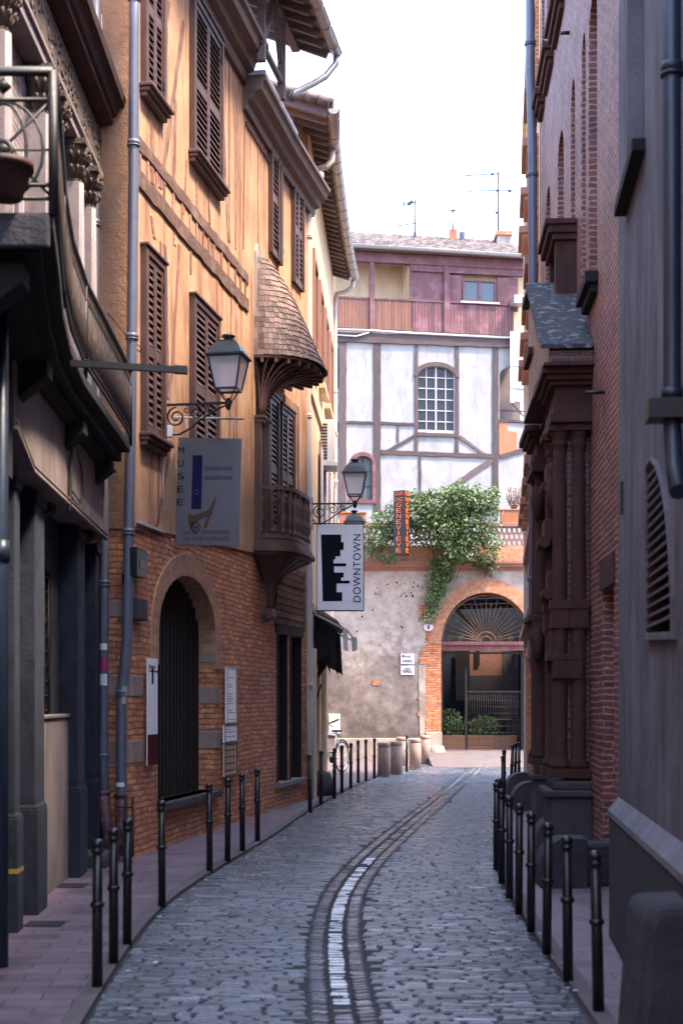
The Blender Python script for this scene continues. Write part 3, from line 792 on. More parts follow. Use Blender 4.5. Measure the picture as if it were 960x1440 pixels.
# shuttered windows
def sw(F, x0, x1, ytop, ybot, xr, leaves, **k):
    u0, u1 = F.ux(x0), F.ux(x1); zt_ = F.px(xr, ytop)[1]; zb_ = F.px(xr, ybot)[1]
    return shutter_window(F, museum, u0, u1, zb_, zt_, leaves, w0=.03, **k)
z_up0 = F1.px(262, 205, .03)[1]; z_up1 = F1.px(262, 0, .03)[1] + .12
z_lo0 = F1.px(222, 622, .03)[1]; z_lo1 = F1.px(197, 340, .03)[1]
wu = [(195, 222), (263, 305), ]
for x0, x1, lv in ((194, 223, 2), (263, 305, 2)):
    shutter_window(F1, museum, max(.06, F1.ux(x0)), F1.ux(x1), z_up0, z_up0 + 2.15, lv, w0=.03)
    shutter_window(F1, museum, max(.06, F1.ux(x0)), F1.ux(x1 - (0 if x0 < 200 else 5)), z_lo0, z_lo0 + 2.25, lv, w0=.03)
shutter_window(F1, museum, F1.ux(374.5), F1.ux(388), z_up0 + .1, z_up0 + 2.2, 1, w0=.03, sill=False, frame=.05)
shutter_window(F1, museum, F1.ux(388.6), F1.L - .03, z_up0 + .1, z_up0 + 2.2, 2, w0=.03, sill=False, frame=.05)
shutter_window(F2, museum, F2.ux(407.5), F2.ux(421), z_up0 + .1, z_up0 + 2.2, 2, w0=.02, sill=False, frame=.05)
# behind the bowed balcony
shutter_window(F1, museum, F1.ux(362), F1.ux(384.5), 4.75, 7.05, 2, w0=.03, sill=False, frame=.06)
shutter_window(F2, museum, F2.ux(389), F2.ux(408), 4.75, 7.05, 2, w0=.02, sill=False, frame=.06)
# cornices under the eaves: two lengths, the near one a little higher
cprof = [(0, 0), (.07, 0), (.10, .10), (.10, .16), (.20, .20), (.24, .32), (.36, .36), (.40, .50), (.45, .52), (.45, .60), (0, .60)]
def cor(F, ua, ub, z, name='eaves_cornice', sc=1.0):
    m = MB(F); path = [(ub, 0.03), (ua, 0.03)]
    m.profile([(-o * sc, zz * sc + z) for o, zz in cprof], path) ; return m.build(name, M['cornice'], museum)
uS = F1.ux(338)
cor(F1, -.2, uS, 11.50, sc=.95); cor(F1, uS + .02, F1.L, 11.12, sc=.84); cor(F2, 0, F2.L + .05, 11.12, sc=.84)
m = MB(F1); m.box(uS, F1.L + .1, -.6, .40, 11.63, 11.70); m.box(-.2, uS, -.6, .40, 12.08, 12.14); m.build('roof_ledge', M['zinc'], museum)
m = MB(F1)
for i in range(44):
    u = uS + .2 + i * .07
    if u < F1.L: m.box(u, u + .03, .03, .07, 10.93, 11.0)
m.build('dentil', M['darkwood'], museum)
# the open attic gallery over the near cornice
gl = MB(F1); lz = 12.14
for u in (1.2, 3.2, 5.03, 6.45):
    gl.box(u - .055, u + .055, .34, .46, 11.71 if u > uS - .5 else lz, 13.0)
gl.box(-.2, 7.6, .33, .47, 13.001, 13.12)
gl.bar((5.10, .40, 12.1), (5.85, .40, 12.98), .10); gl.bar((6.38, .40, 12.3), (5.95, .40, 12.98), .09); gl.box(4.9, 6.5, .36, .44, 11.95, 12.03)
gl.build('gallery_post', M['soffit'], museum, .008)
m = MB(F1)
for i in range(40):
    u = .1 + i * .115
    if u < uS - .1: m.box(u, u + .035, .12, .15, lz + .05, lz + .75)
m.box(-.2, uS - .02, .105, .165, lz + .75, lz + .82); m.build('gallery_balustrade', M['cornice'], museum)
m = MB(F1); m.box(-.2, uS + .3, -1.6, -1.5, 11.7, 13.9); m.build('gallery_back_wall', M['ochre2'], museum)
m = MB(F1)                                 # gallery roof
a0 = -.6; a1 = 7.72
m.mesh([(a0, 1.0, 12.98), (a1, 1.0, 12.98), (a1, -2.5, 14.45), (a0, -2.5, 14.45), (a0, 1.0, 13.04), (a1, 1.0, 13.04), (a1, -2.5, 14.51), (a0, -2.5, 14.51)],
       [(0, 1, 2, 3), (4, 7, 6, 5), (0, 4, 5, 1), (1, 5, 6, 2), (2, 6, 7, 3), (3, 7, 4, 0)]); ro = m.build('gallery_roof', M['soffit'], museum)
m = MB(F1)
for i in range(22):
    k = i / 21; u = a0 + .1 + (a1 - a0 - .2) * k; zz = 12.98 - .06
    m.bar((u, .94, zz), (u, -2.3, zz + 1.36), .08, .11)
m.build('rafter', M['soffit'], ro)
gp = [F1((a0 + (a1 - a0) * k / 6, 1.09, 12.98)) for k in range(7)]
gutter('gallery_gutter', gp, .085, M['zinc'], museum)
e = gp[-1]
downpipe('gutter_swan_neck', [e + Vector((-.01, -.05, -.03)), e + Vector((-.02, -.06, -.2)), P(457, 108, e.y - .2), P(440, 118, 23.9), P(413, 131, 23.35), P(410, 140, 23.3)], .055, M['pipe'], museum)
# wall pipes of the museum building
def pp(x, y, d): return P(x, y, d)
downpipe('downpipe', [pp(190, -120, 16.78), pp(189, 40, 16.78), pp(188, 260, 16.78), pp(185, 560, 16.78), pp(181, 760, 16.76), pp(179, 900, 16.74), pp(171, 985, 16.74), pp(171, 1110, 16.74), pp(170, 1165, 16.74)], .062, M['pipe'], museum, (10.2, 8.48, 6.2, 3.9, 2.0))
downpipe('downpipe', [pp(135, -60, 16.95), pp(134, 180, 16.95), pp(133, 420, 16.95), pp(134, 560, 16.9), pp(147, 690, 16.85), pp(147, 860, 16.85), pp(146, 1075, 16.85), pp(150, 1170, 16.8)], .055, M['pipe'], museum, (9.7, 7.6, 3.3, 1.25))
m = MB(); m.tube([pp(164, 172, 16.99), pp(167, 180, 16.99), pp(168, 200, 16.99), pp(166, 300, 16.99), pp(164, 460, 16.99)], .011, 6); m.tube([pp(143, 20, 16.99), pp(145, 130, 16.99), pp(152, 200, 16.99), pp(149, 265, 16.99)], .007, 6); m.build('conduit', M['cable'], museum)
m = MB(F1)
uc_ = F1.ux(230, .05); zc1 = F1.px(231, 590, .05)[1]; zc0 = F1.px(226, 730, .05)[1]
m.tube([(uc_, .05, zc1), (uc_ - .03, .05, zc0)], .012, 6); m.box(.05, F1.ux(226), .035, .06, 4.02, 4.05); m.build('conduit', M['cable'], museum)
for (pts_, mt) in (([pp(146, 1112, 16.8), pp(149, 1150, 16.75), pp(157, 1200, 16.6)], 'maroon'), ([pp(170.5, 1115, 16.72), pp(170.5, 1204, 16.7)], 'maroon')):
    m = MB(); m.tube(pts_, .068, 12); m.tube([pts_[0], Vector(pts_[0]) - Vector((0, 0, .05))], .08, 12); m.build('pipe_foot', M[mt], museum)
for (x, y0, y1, d, rr, mt) in ((147, 925, 944, 16.85, .0575, 'magenta'), (147, 948, 964, 16.85, .0572, 'enamel'), (147, 905, 914, 16.85, .0574, 'enamel'), (179.8, 808, 822, 16.76, .0645, 'inkblue'), (175, 965, 990, 16.74, .0645, 'zinc'), (170.5, 1100, 1106, 16.74, .0645, 'enamel')):
    m = MB(); a, b = pp(x, y0, d), pp(x - (1.5 if d < 16.8 and y0 > 940 and y0 < 1000 else 0), y1, d)
    N = 10; V = [p + Vector((math.cos(q), math.sin(q), 0)) * rr for p in (a, (a + b) / 2, b) for q in [R(205) + R(110) * k / N + .0 for k in range(N + 1)]]
    m.mesh(V, [(i * (N + 1) + k, i * (N + 1) + k + 1, (i + 1) * (N + 1) + k + 1, (i + 1) * (N + 1) + k) for i in range(2) for k in range(N)], True); m.build('sticker', M[mt], museum)
# cream corner pipe between the two buildings
x = [(450, 243, 26.9), (449, 262, 26.9), (444, 272, 26.9), (436, 283, 26.95), (433, 300, 26.95), (432, 560, 26.95), (434, 800, 26.95), (435, 1000, 26.95), (436, 1139, 26.95)]
downpipe('corner_downpipe', [pp(*q) for q in x], .07, M['pipecream'], museum, (10.7, 7.3, 4.6, 2.2))

# bowed balcony with shingled hood
wc = F1.ux(377); uh = 1.30                  # centre and half length on the wall
def bow(pr, uhl, n=26, p=3.4, wbase=.03):
    out = []
    for i in range(n + 1):
        a = math.pi * i / n; c, s_ = math.cos(a), math.sin(a)
        out.append((wc - uhl * math.copysign(abs(c) ** (2 / p), c), wbase + pr * abs(s_) ** (2 / p)))
    return out
u_near = F1.ux(355)
uh = (F1.L + .55 - u_near) / 2; wc = u_near + uh
bal = MB(F1)
def bowslab(m, pr, uhl, z0, z1, p=3.4):
    b = bow(pr, uhl, p=p); m.prism([(q[0], q[1]) for q in b], z0, z1, ax='z')
bowslab(bal, .62, uh, 4.42, 4.50); bowslab(bal, .66, uh + .03, 4.36, 4.42); bowslab(bal, .70, uh + .06, 4.31, 4.36); bowslab(bal, .62, uh, 4.26, 4.31)
bo = bal.build('balcony', M['darkwood'], museum)
for (zz, rr, hh) in ((5.30, .62, .07), (4.52, .60, .07)):
    m = MB(F1); b = bow(rr, uh - .01); b2 = bow(rr - .09, uh - .10)
    m.prism([(q[0], q[1]) for q in b] + [(q[0], q[1]) for q in reversed(b2)], zz, zz + hh, ax='z'); m.build('rail', M['darkwood'], bo, .008)
# balusters by length along the bow
pts = bow(.575, uh - .05, 120); seg = [0]
for a, b in zip(pts, pts[1:]): seg.append(seg[-1] + math.hypot(a[0] - b[0], a[1] - b[1]))
nbal = 15
bprof = [(.045, 0), (.045, .06), (.028, .09), (.03, .12), (.055, .22), (.058, .28), (.035, .37), (.048, .40), (.035, .43), (.058, .50), (.055, .56), (.03, .65), (.04, .68), (.045, .71)]
for k in range(nbal):
    tl = seg[-1] * (k + .5) / nbal; i = next(i for i in range(len(seg)) if seg[i] >= tl)
    m = MB(F1); m.cr = random.random(); m.lathe(bprof, (pts[i][0], pts[i][1], 4.59), 10); m.build('baluster', M['darkwood'], bo)
# fan-ribbed corbel under the balcony
m = MB(F1); b = bow(.58, uh - .05, 24); foot = Vector((F1.ux(369), .10, 3.42)); V = []; NS = 9
for i, q in enumerate(b):
    for j in range(NS):
        t = j / (NS - 1); k = t ** .6; cv = 1 - (1 - t) ** 1.7
        top = Vector((q[0], q[1], 4.26)); r_ = t ** 3.0
        fo = foot + Vector(((q[0] - wc) * .10, (q[1] - .03) * .12, 0))
        V.append(Vector((fo.x + (top.x - fo.x) * r_, fo.y + (top.y - fo.y) * r_, foot.z + (4.26 - foot.z) * t)))
m.mesh(V, [(i * NS + j, (i + 1) * NS + j, (i + 1) * NS + j + 1, i * NS + j + 1) for i in range(24) for j in range(NS - 1)], True)
co = m.build('corbel', M['darkwood'], bo)
m = MB(F1)
for i in range(0, 25, 2):
    m.cr = random.random(); m.tube([V[i * NS + j] for j in range(NS)], .018, 6)
m.box(foot.x - .12, foot.x + .16, .0, .2, 3.30, 3.42); m.tube([(foot.x - .14, .14, 3.31), (foot.x + .18, .14, 3.31)], .06, 10); m.box(foot.x - .06, foot.x + .1, .0, .12, 3.2, 3.32)
m.build('corbel_rib', M['darkwood'], co)
# hood columns, brackets, shingled roof
m = MB(F1)
for u in (u_near + .05, u_near + .42):
    m.box(u - .05, u + .05, .03 if u < u_near + .2 else .10, .14 if u < u_near + .2 else .2, 4.5, 6.45)
    m.box(u - .08, u + .08, .03, .22, 6.45, 6.50); m.box(u - .06, u + .06, .03, .19, 6.38, 6.45)
m.build('hood_post', M['darkwood'], bo, .008)
eave_z = 7.46; apex = Vector((u_near + .10, .04, 9.14)); hood_pr = .90; hood_uh = uh + .06
eb = bow(hood_pr, hood_uh, 26, 2.3)
m = MB(F1)
for i in range(0, 27, 2):
    q = eb[i]; p0 = Vector((u_near + .1 + (q[0] - u_near) * .10, .10 + (q[1]) * .05, 6.5)); p3 = Vector((q[0] * .96 + wc * .04, q[1] * .93, eave_z - .03)); L = []
    for j in range(9):
        t = j / 8; r_ = t ** 2.0; L.append((p0.x + (p3.x - p0.x) * r_, p0.y + (p3.y - p0.y) * r_, p0.z + (p3.z - p0.z) * (1 - (1 - t) ** 1.4)))
    m.cr = random.random(); m.tube(L, .022, 6)
m.build('hood_bracket', M['darkwood'], bo)
m = MB(F1); m.prism([(q[0], q[1] * .97) for q in eb], eave_z - .04, eave_z, ax='z')
for i in range(1, 26, 2):
    q = eb[i]; m.bar((q[0] * .5 + wc * .5, q[1] * .5, eave_z - .08), (q[0], q[1] * .99, eave_z - .08), .05, .07)
m.build('hood_soffit', M['darkwood'], bo)
# shingle courses: section from eave to apex bulges outward
m = MB(F1); NC = 19
fine = bow(hood_pr, hood_uh, 90, 2.3); fine = [(q[0], q[1]) for q in fine]
def hood(q, t):                             # t 0 eave .. 1 apex
    k = (1 - t) ** .62 if t < 1 else 0
    k = max(0, 1 - t) ** .60
    z = eave_z + (apex.z - eave_z) * t
    fl = .05 * max(0, 1 - t * 6)
    return Vector((apex.x + (q[0] - apex.x) * (k + fl * .5), apex.y + (q[1] - apex.y) * (k + fl), z))
for c in range(NC):
    t0 = c / NC; t1 = min(1, (c + 1.35) / NC); kk = (1 - t0) ** .66; nsh = max(4, int(40 * kk)); off = random.random() * .5
    for j in range(nsh + 1):
        a = (j - off) / nsh; b = (j + 1 - off) / nsh - .004
        a = max(0, a); b = min(1, b)
        if b <= a: continue
        ia = a * 90; ib = b * 90
        def at(f): i = min(89, int(f)); fr_ = f - i; return (fine[i][0] + (fine[i + 1][0] - fine[i][0]) * fr_, fine[i][1] + (fine[i + 1][1] - fine[i][1]) * fr_)
        m.cr = random.random(); j0 = random.uniform(-.012, .012) / (apex.z - eave_z)
        A = hood(at(ia), max(0, t0 + j0)); B = hood(at(ib), max(0, t0 + j0)); Cc = hood(at(ib), t1); D = hood(at(ia), t1)
        o_ = Vector((0, .022, .006)); 
        V2 = [A + o_, B + o_, Cc, D, A, B]
        m.mesh(V2, [(0, 1, 2, 3), (4, 5, 1, 0), (0, 3, 4), (1, 5, 2)])
ho = m.build('shingle_roof', M['shingle'], bo, weld=False)
m = MB(F1); m.prism([(q[0], q[1]) for q in [hood(fine[0], t / 12) for t in range(13)] + [(u_near + .6, eave_z)]] if False else [(u_near - .02, eave_z), (u_near - .02, 9.15), (u_near + .1, 9.3), (u_near + .14, 9.05), (u_near + .05, eave_z)], .03, .07)
m.build('lead_flashing', M['zinc'], ho)
#PART3
# ================================================================== LEFT NEAR: the old shop building
shop = thing('shop_building', 'dark blue-grey shopfront building with pilasters, a beige fascia and a long iron balcony', 'building', (-2.7, 13, 0))
FA = Frame((-2.55, 9.5), (-2.87, 17.0), (1, 0))
FU = Frame((-3.0, 7.0), (-3.06, 17.0), (1, 0))
ua = FA.ux(142)
m = MB(FA)
uw0, uw1 = FA.ux(66), FA.ux(100)
m.prism([(-3, 0), (FA.L, 0), (FA.L, 4.55), (-3, 4.55)], -.45, -.20, [[(uw0, 1.75), (uw0, 3.2), (uw1, 3.2), (uw1, 1.75)], [(-1.2, .1), (-1.2, 3.3), (1.0, 3.3), (1.0, .1)], [(FA.ux(121)+.05, .18), (FA.ux(121)+.05, 3.2), (FA.ux(133), 3.2), (FA.ux(133), .18)]])
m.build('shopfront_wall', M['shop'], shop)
m = MB(FA); m.box(-1.25, 1.05, -.44, -.38, .1, 3.3); m.box(uw0 - .02, uw1 + .02, -.43, -.38, 1.7, 3.25); m.box(FA.ux(121), FA.ux(134), -.43, -.38, .1, 3.25); wo = m.build('window', M['glass'], shop)
m = MB(FA)
for k in range(6): 
    u = uw0 + .04 + (uw1 - uw0 - .08) * k / 5; m.tube([(u, -.22, 1.78), (u, -.22, 3.19)], .010, 6)
for k in range(10): m.tube([(uw0, -.23, 1.8 + k * .15), (uw1, -.23, 1.8 + k * .15)], .008, 6)
m.build('window_grille', M['rustiron'], wo)
m = MB(FA); m.box(FA.ux(62.5), FA.ux(110), -.20, -.10, 0, 1.72); m.box(FA.ux(62.4), FA.ux(110), -.20, -.08, 1.721, 1.76); m.build('low_panel', M['shoplight'], shop, .01)
for a, b, extra in ((-1.9, -1.5, 0), (1.15, 1.55, 0), (21.5, 28.5, 1), (50, 63, 1), (110, 120, 1), (135, 142, 1)):
    if extra: a, b = FA.ux(a), FA.ux(b)
    m = MB(FA); m.box(a, b, -.20, 0, .96, 3.62); m.box(a - .02, b + .02, -.20, .025, .0, .95); m.mesh([(a - .02, -.2, .951), (b + .02, -.2, .951), (b + .02, .025, .951), (a - .02, .025, .951), (a, -.2, .99), (b, -.2, .99), (b, .002, .99), (a, .002, .99)], [(0, 1, 5, 4), (1, 2, 6, 5), (2, 3, 7, 6), (3, 0, 4, 7), (4, 5, 6, 7), (3, 2, 1, 0)])
    m.box(a - .02, b + .02, -.20, .02, 3.621, 3.72)
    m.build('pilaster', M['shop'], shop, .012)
m = MB(FA); m.box(FA.ux(21.5) - .021, FA.ux(28.5) + .021, -.19, .026, .50, .54); m.build('yellow_stripe', M['yellow'], shop)
# fascia: shop-sign board with a chamfered near end and a moulded edge
m = MB(FA); u0 = FA.ux(24, .12); u1 = FA.ux(150, .12)
u1 = min(u1, FA.L - .02)
zc = 3.78
m.prism([(u0, 4.0), (u0 + .75, zc), (u1, zc), (u1, 4.52), (u0, 4.52)], -.32, .10); fo = m.build('fascia', M['shoplight'], shop, .01)
m = MB(FA)
for o_, r_ in ((.115, .022), (.125, .012)): 
    dz = 0 if r_ > .02 else .045
    m.tube([(u0 - .01, o_, 4.0 + dz), (u0 + .75, o_, zc + dz), (u1, o_, zc + dz)], r_, 8)
m.build('moulding', M['shoplight'], fo)
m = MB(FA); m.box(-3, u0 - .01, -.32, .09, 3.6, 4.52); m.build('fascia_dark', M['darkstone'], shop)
m = MB(FA); m.profile([(o_, z + 4.52) for o_, z in [(0, 0), (.05, 0), (.09, .02), (.09, .03), (.14, .035), (0, .037)]], [(-3, .10), (u1 + .02, .10)]); m.build('fascia_cornice', M['darkstone'], shop)
m = MB(FA); q = FA.ux(98, .12)
m.tube([(q, .13, 4.55), (q + .02, .14, 4.3), (q, .13, 4.05), (q + .01, .125, 3.82), (q - .05, .12, 3.70)], .02, 7)
m.tube([(q + .15, .12, 4.5), (q + .5, .12, 4.42), (q + .85, .12, 4.25), (q + .9, .12, 4.0), (q + .75, .12, 3.9), (q + .3, .12, 3.93), (q, .12, 3.95)], .009, 6)
tag(m.build('hanging_cable', M['blackcable']), 'thick black cable looping down across the beige fascia', 'cable')
# upper storey
m = MB(FU); m.box(-3, FU.L, -.5, 0, 4.56, 10.9); m.build('upper_wall', M['whitebrick'], shop)
m = MB(FU)
m.box(FU.L - .42, FU.L - .002, .0, .06, 4.8, 7.3); m.build('brick_strip', M['brickred'], shop)
m = MB(FU)
for c in (4.2, 5.9, 8.2):
    m.box(c - .45, c + .45, .0, .02, 5.1, 7.0)
uwd = m.build('window', M['glass'], shop)
m = MB(FU)
for c in (4.2, 5.9, 8.2):
    for dd in (-.47, -.02, .41): m.box(c + dd, c + dd + .06, .0, .06, 4.8, 7.05)
    m.box(c - .47, c + .47, .0, .05, 6.2, 6.26)
m.build('window_frame', M['mullion'], uwd)
capz = 7.55
for c in (3.3, 5.05, 6.75, 7.35, 8.55, 9.35):
    m = MB(FU); m.box(c - .09, c + .09, .0, .20, 4.8, capz); m.lathe([(.13, 4.8), (.13, 4.95), (.10, 5.0)], (c, .12, 0), 12)
    m.lathe([(.085, 5.0), (.09, 6.2), (.078, capz)], (c, .16, 0), 14); po = m.build('column', M['palestone'], shop)
    m = MB(FU)
    m.lathe([(.085, capz - .02), (.10, capz + .02), (.085, capz + .05), (.12, capz + .30), (.17, capz + .38)], (c, .13, 0), 12); m.box(c - .17, c + .17, .0, .29, capz + .38, capz + .44)
    for k in range(9):
        a = math.pi * (k - 1) / 7 ; 
        for zz, r_ in ((capz + .14, .12), (capz + .28, .15)):
            px_, py_ = c + math.cos(a) * r_, .13 + math.sin(a) * r_
            m.tube([(c + math.cos(a) * .09, .13 + math.sin(a) * .09, zz - .10), (px_, py_, zz), (px_ + math.cos(a) * .035, py_ + math.sin(a) * .035, zz + .01), (px_ + math.cos(a) * .03, py_ + math.sin(a) * .03, zz - .035)], [.018, .02, .018, .010], 6)
    m.build('capital', M['frieze'], po)
m = MB(FU); m.box(-3, FU.L, .0, .20, capz + .45, capz + .56); m.box(-3, FU.L, .0, .23, capz + .561, capz + .62); m.build('architrave', M['palestone'], shop, .01)
m = MB(FU); m.box(-3, FU.L - .01, .0, .19, capz + .621, capz + 1.12); fz = m.build('frieze', M['frieze'], shop)
m = MB(FU); rg = random.Random(5)
for k in range(170):
    u = rg.uniform(0, FU.L - .1); z = rg.uniform(capz + .68, capz + 1.06); a = rg.uniform(0, 6.28); r_ = rg.uniform(.03, .08)
    m.tube([(u + math.cos(a + t) * r_ * (1 - t * .12), .19, z + math.sin(a + t) * r_ * (1 - t * .12)) for t in (0, .8, 1.6, 2.4, 3.2, 4.0)], .016, 5)
m.build('carving', M['frieze'], fz)
m = MB(FU)
cp = [(0, 0), (.06, 0), (.08, .06), (.34, .10), (.34, .17), (.38, .19), (.42, .28), (.48, .30), (.50, .38), (0, .40)]
m.profile([(o_, z + capz + 1.121) for o_, z in cp], [(-3, 0), (FU.L + .02, 0)]); m.build('main_cornice', M['terracotta'], shop)
m = MB(FU); m.box(FU.L - .55, FU.L - .1, .0, .05, 9.3, 10.8); m.build('brick_strip', M['brick'], shop)
m = MB(FU); q = FU.L - .28; m.box(q - .12, q + .12, .05, .24, 9.55, 9.8); tag(m.build('security_camera', M['chairgreen']), 'small dark green box fixed high on the brick beside the shop cornice', 'box')
# balcony
bpath = [(-2.9, 8.5), (-1.72, 8.5), (-1.88, 9.5), (-2.05, 10.5), (-2.2, 11.6), (-2.3, 12.8), (-2.34, 14.2), (-2.40, 16.2), (-2.95, 16.2)]
m = MB(); poly = [(-3.0, 8.5)] + bpath[1:-1] + [(-3.05, 16.2)]
m.prism(poly, 4.72, 4.82, ax='z'); bs = m.build('balcony', M['darkstone'], shop, .015)
m = MB(); poly = [(-3.0, 8.62)] + [(x - .10, y) for x, y in bpath[1:-1]] + [(-3.05, 16.1)]; poly[1] = (poly[1][0], 8.62)
m.prism(poly, 4.62, 4.72, ax='z')
poly = [(-3.0, 8.72)] + [(x - .20, y) for x, y in bpath[1:-1]] + [(-3.05, 16.0)]; poly[1] = (poly[1][0], 8.72)
m.prism(poly, 4.56, 4.62, ax='z')
m.build('balcony_moulding', M['darkstone'], bs)
m = MB(); m.box(-2.9, -1.74, 8.46, 8.52, 4.60, 4.80); m.build('slab_end', M['guarddark'], bs, .015)
def console(c, L, z1, hgt, parent, T):
    m = MB(T); m.prism([(0, z1), (L, z1), (L, z1 - .10), (L * .75, z1 - .22), (L * .35, z1 - hgt * .6), (.12, z1 - hgt), (0, z1 - hgt)], c - .10, c + .10, ax='u'); return m.build('console', M['darkstone'], parent, .01)
for yy in (8.75, 11.2, 13.6, 15.8):
    k = lerp_tab([(8.5, -1.9), (11.6, -2.35), (16, -2.55)], yy); m = MB()
    m.prism([(-3.0, 4.56), (k, 4.56), (k, 4.44), (k - .25, 4.25), (-2.85, 3.9), (-3.0, 3.9)][::1], yy - .1, yy + .1, ax='w') if False else m.mesh(*(lambda A, w: ([(x, yy - w, z) for x, z in A] + [(x, yy + w, z) for x, z in A], [tuple(range(len(A))), tuple(range(2 * len(A) - 1, len(A) - 1, -1))] + [(i, (i + 1) % len(A), len(A) + (i + 1) % len(A), len(A) + i) for i in range(len(A))]))([(-3.0, 4.56), (k, 4.56), (k, 4.44), (k - .25, 4.25), (-2.75, 3.7), (-3.0, 3.6)], .11))
    m.build('console', M['darkstone'], bs, .01)
rail_path = [Vector((x, y, 0)) for x, y in bpath]
rz = 5.66
m = MB()
for zz, r_ in ((rz, .028), (rz - .16, .014), (4.92, .016), (4.98, .010)):
    m.tube([p + Vector((0, 0, zz)) for p in rail_path[1:-1]], r_, 8)
for p in rail_path[1:-1:2]: m.tube([p + Vector((0, 0, 4.8)), p + Vector((0, 0, rz))], .02, 8)
m.build('balcony_rail', M['iron'], bs)
m = MB(); tot = 0
pts_ = rail_path[1:-1]
for a, b in zip(pts_, pts_[1:]):
    n = int((b - a).length / .09)
    for i in range(n):
        p = a.lerp(b, i / n)
        m.tube([p + Vector((0, 0, 4.93)), p + Vector((0, 0, rz - .16))], .012, 5)
        q = a.lerp(b, (i + .5) / n); t = (b - a).normalized()
        m.tube([q + Vector((0, 0, rz - .155)) + t * .03 * math.cos(k) + Vector((0, 0, .07 + .06 * math.sin(k))) for k in [j * math.pi / 4 for j in range(9)]], .008, 4)
        m.tube([q + Vector((0, 0, 5.02)) + t * .02 * math.cos(k) + Vector((0, 0, .0 + .04 * math.sin(k))) for k in [j * math.pi / 4 for j in range(9)]], .007, 4)
m.build('balcony_bars', M['rustiron'], bs)
# near end of the railing: rings and crossing curves, facing the camera
m = MB(); Y0 = 8.5; xa_, xb_ = -2.95, -1.72
for zz, r_ in ((rz, .030), (rz - .17, .014), (4.98, .014), (4.90, .014)): m.tube([(xa_, Y0, zz), (xb_, Y0, zz)], r_, 8)
m.tube([(xb_, Y0, 4.8), (xb_, Y0, rz)], .03, 8)
for cx in (-2.02, -2.62):
    cz = 5.19
    for r_, q in ((.05, .02),): m.tube([(cx + r_ * math.cos(k * math.pi / 8), Y0, cz + r_ * math.sin(k * math.pi / 8)) for k in range(16)], .018, 6, closed=True)
    m.tube([(cx + .14 * math.cos(k * math.pi / 10), Y0, cz + .28 * math.sin(k * math.pi / 10)) for k in range(20)], .011, 6, closed=True)
    m.tube([(cx + .24 * math.cos(k * math.pi / 10), Y0, cz + .29 * math.sin(k * math.pi / 10)) for k in range(20)], .010, 6, closed=True)
    m.tube([(cx - .28, Y0, 4.92), (cx, Y0, 5.2), (cx + .28, Y0, 5.48)], .010, 6); m.tube([(cx + .28, Y0, 4.92), (cx, Y0, 5.2), (cx - .28, Y0, 5.48)], .010, 6)
    m.tube([(cx - .3, Y0, cz), (cx + .3, Y0, cz)], .008, 6)
    m.lathe([(.0, -.05), (.055, 0), (.0, .05)], (cx, Y0, cz), 10); m.lathe([(.0, -.05), (.05, 0), (.0, .05)], (cx, Y0, 5.57), 10)
m.build('end_scrollwork', M['iron'], bs)
m = MB(); m.lathe([(.10, 0), (.155, .17), (.17, .17), (.17, .21), (.14, .21), (.13, .17), (0, .17)], (-1.99, 8.42, 4.87), 20)
tag(m.build('flower_pot', M['potred']), 'dark red empty flower pot hung on the end of the iron balcony', 'flower pot')
# blue pipe at the very edge, floodlight, sign pole
m = MB(); m.tube([P(2, 350, 9.6), P(2, 800, 9.6), P(2, 1360, 9.6)], .05, 12); m.tube([P(2, 760, 9.6), P(2, 790, 9.6)], .06, 12); m.build('downpipe', M['pipeblue'], shop)
t = local('floodlight', 'small pale grey floodlight on the dark wall under the balcony', 'floodlight', P(32, 515, 11.6))
m = MB(); m.box(-.07, .05, -.05, .08, -.03, .03); m.bar((.05, 0, 0), (.1, 0, -.09), .05); m.build('housing', M['whiteplastic'], t, .01)
m = MB(); m.tube([(-.05, 0, -.03), (-.06, .0, -.2), (-.02, .0, -.32)], .02, 6); m.build('arm', M['blackcable'], t)
m = MB(); m.bar(P(100, 511, 11.55), P(264, 521, 11.55), .05, .05); m.bar(P(246, 521, 11.55) + Vector((0, -.03, -.0)), P(264, 522, 11.55) + Vector((0, -.03, 0)), .07, .06)
tag(m.build('sign_pole', M['iron']), 'straight dark iron pole sticking out over the street from the balcony slab', 'pole')

# ================================================================== LEFT FAR: the cream building with the long eaves
cream = thing('cream_building', 'narrow cream and ochre building with long rafter eaves and zinc gutter beyond the museum building', 'building', (-.4, 30, 0))
FN = Frame((-.60, 27.15), (-.20, 36.4), (1, 0))
m = MB(FN); m.box(0, FN.L, -.5, 0, 3.76, 12.9); m.build('wall', M['cream'], cream)
m = MB(FN); m.prism([(0, 0), (4.9, 0), (4.9, 3.755), (0, 3.755)], -.5, -.01, [[(.5, .05), (.5, 2.5), (3.4, 2.5), (3.4, .05)]]); m.build('ground_floor_wall', M['cream'], cream)
m = MB(FN); m.box(.4, 3.6, -.45, -.4, 0, 2.6); m.build('shop_window', M['glass'], cream)
m = MB(); m.prism([(-7, 26.6), (-.9, 26.6), (-.62, 27.2), (-.72, 36.4), (-7, 36.4)], 11.0, 12.9, ax='z'); m.build('gable_wall', M['ochre2'], cream)
m = MB(); m.prism([(-7, 27.6), (-1.2, 27.6), (-.95, 31.95), (-7, 31.95)], 0, 3.74, ax='z'); m.prism([(-7, 27.6), (-1.2, 27.6), (-.75, 36.3), (-7, 36.3)], 3.75, 10.99, ax='z'); m.box(-7, -1.6, 31.96, 44, 0, 3.74); m.build('rear_wall', M['ochre2'], cream)
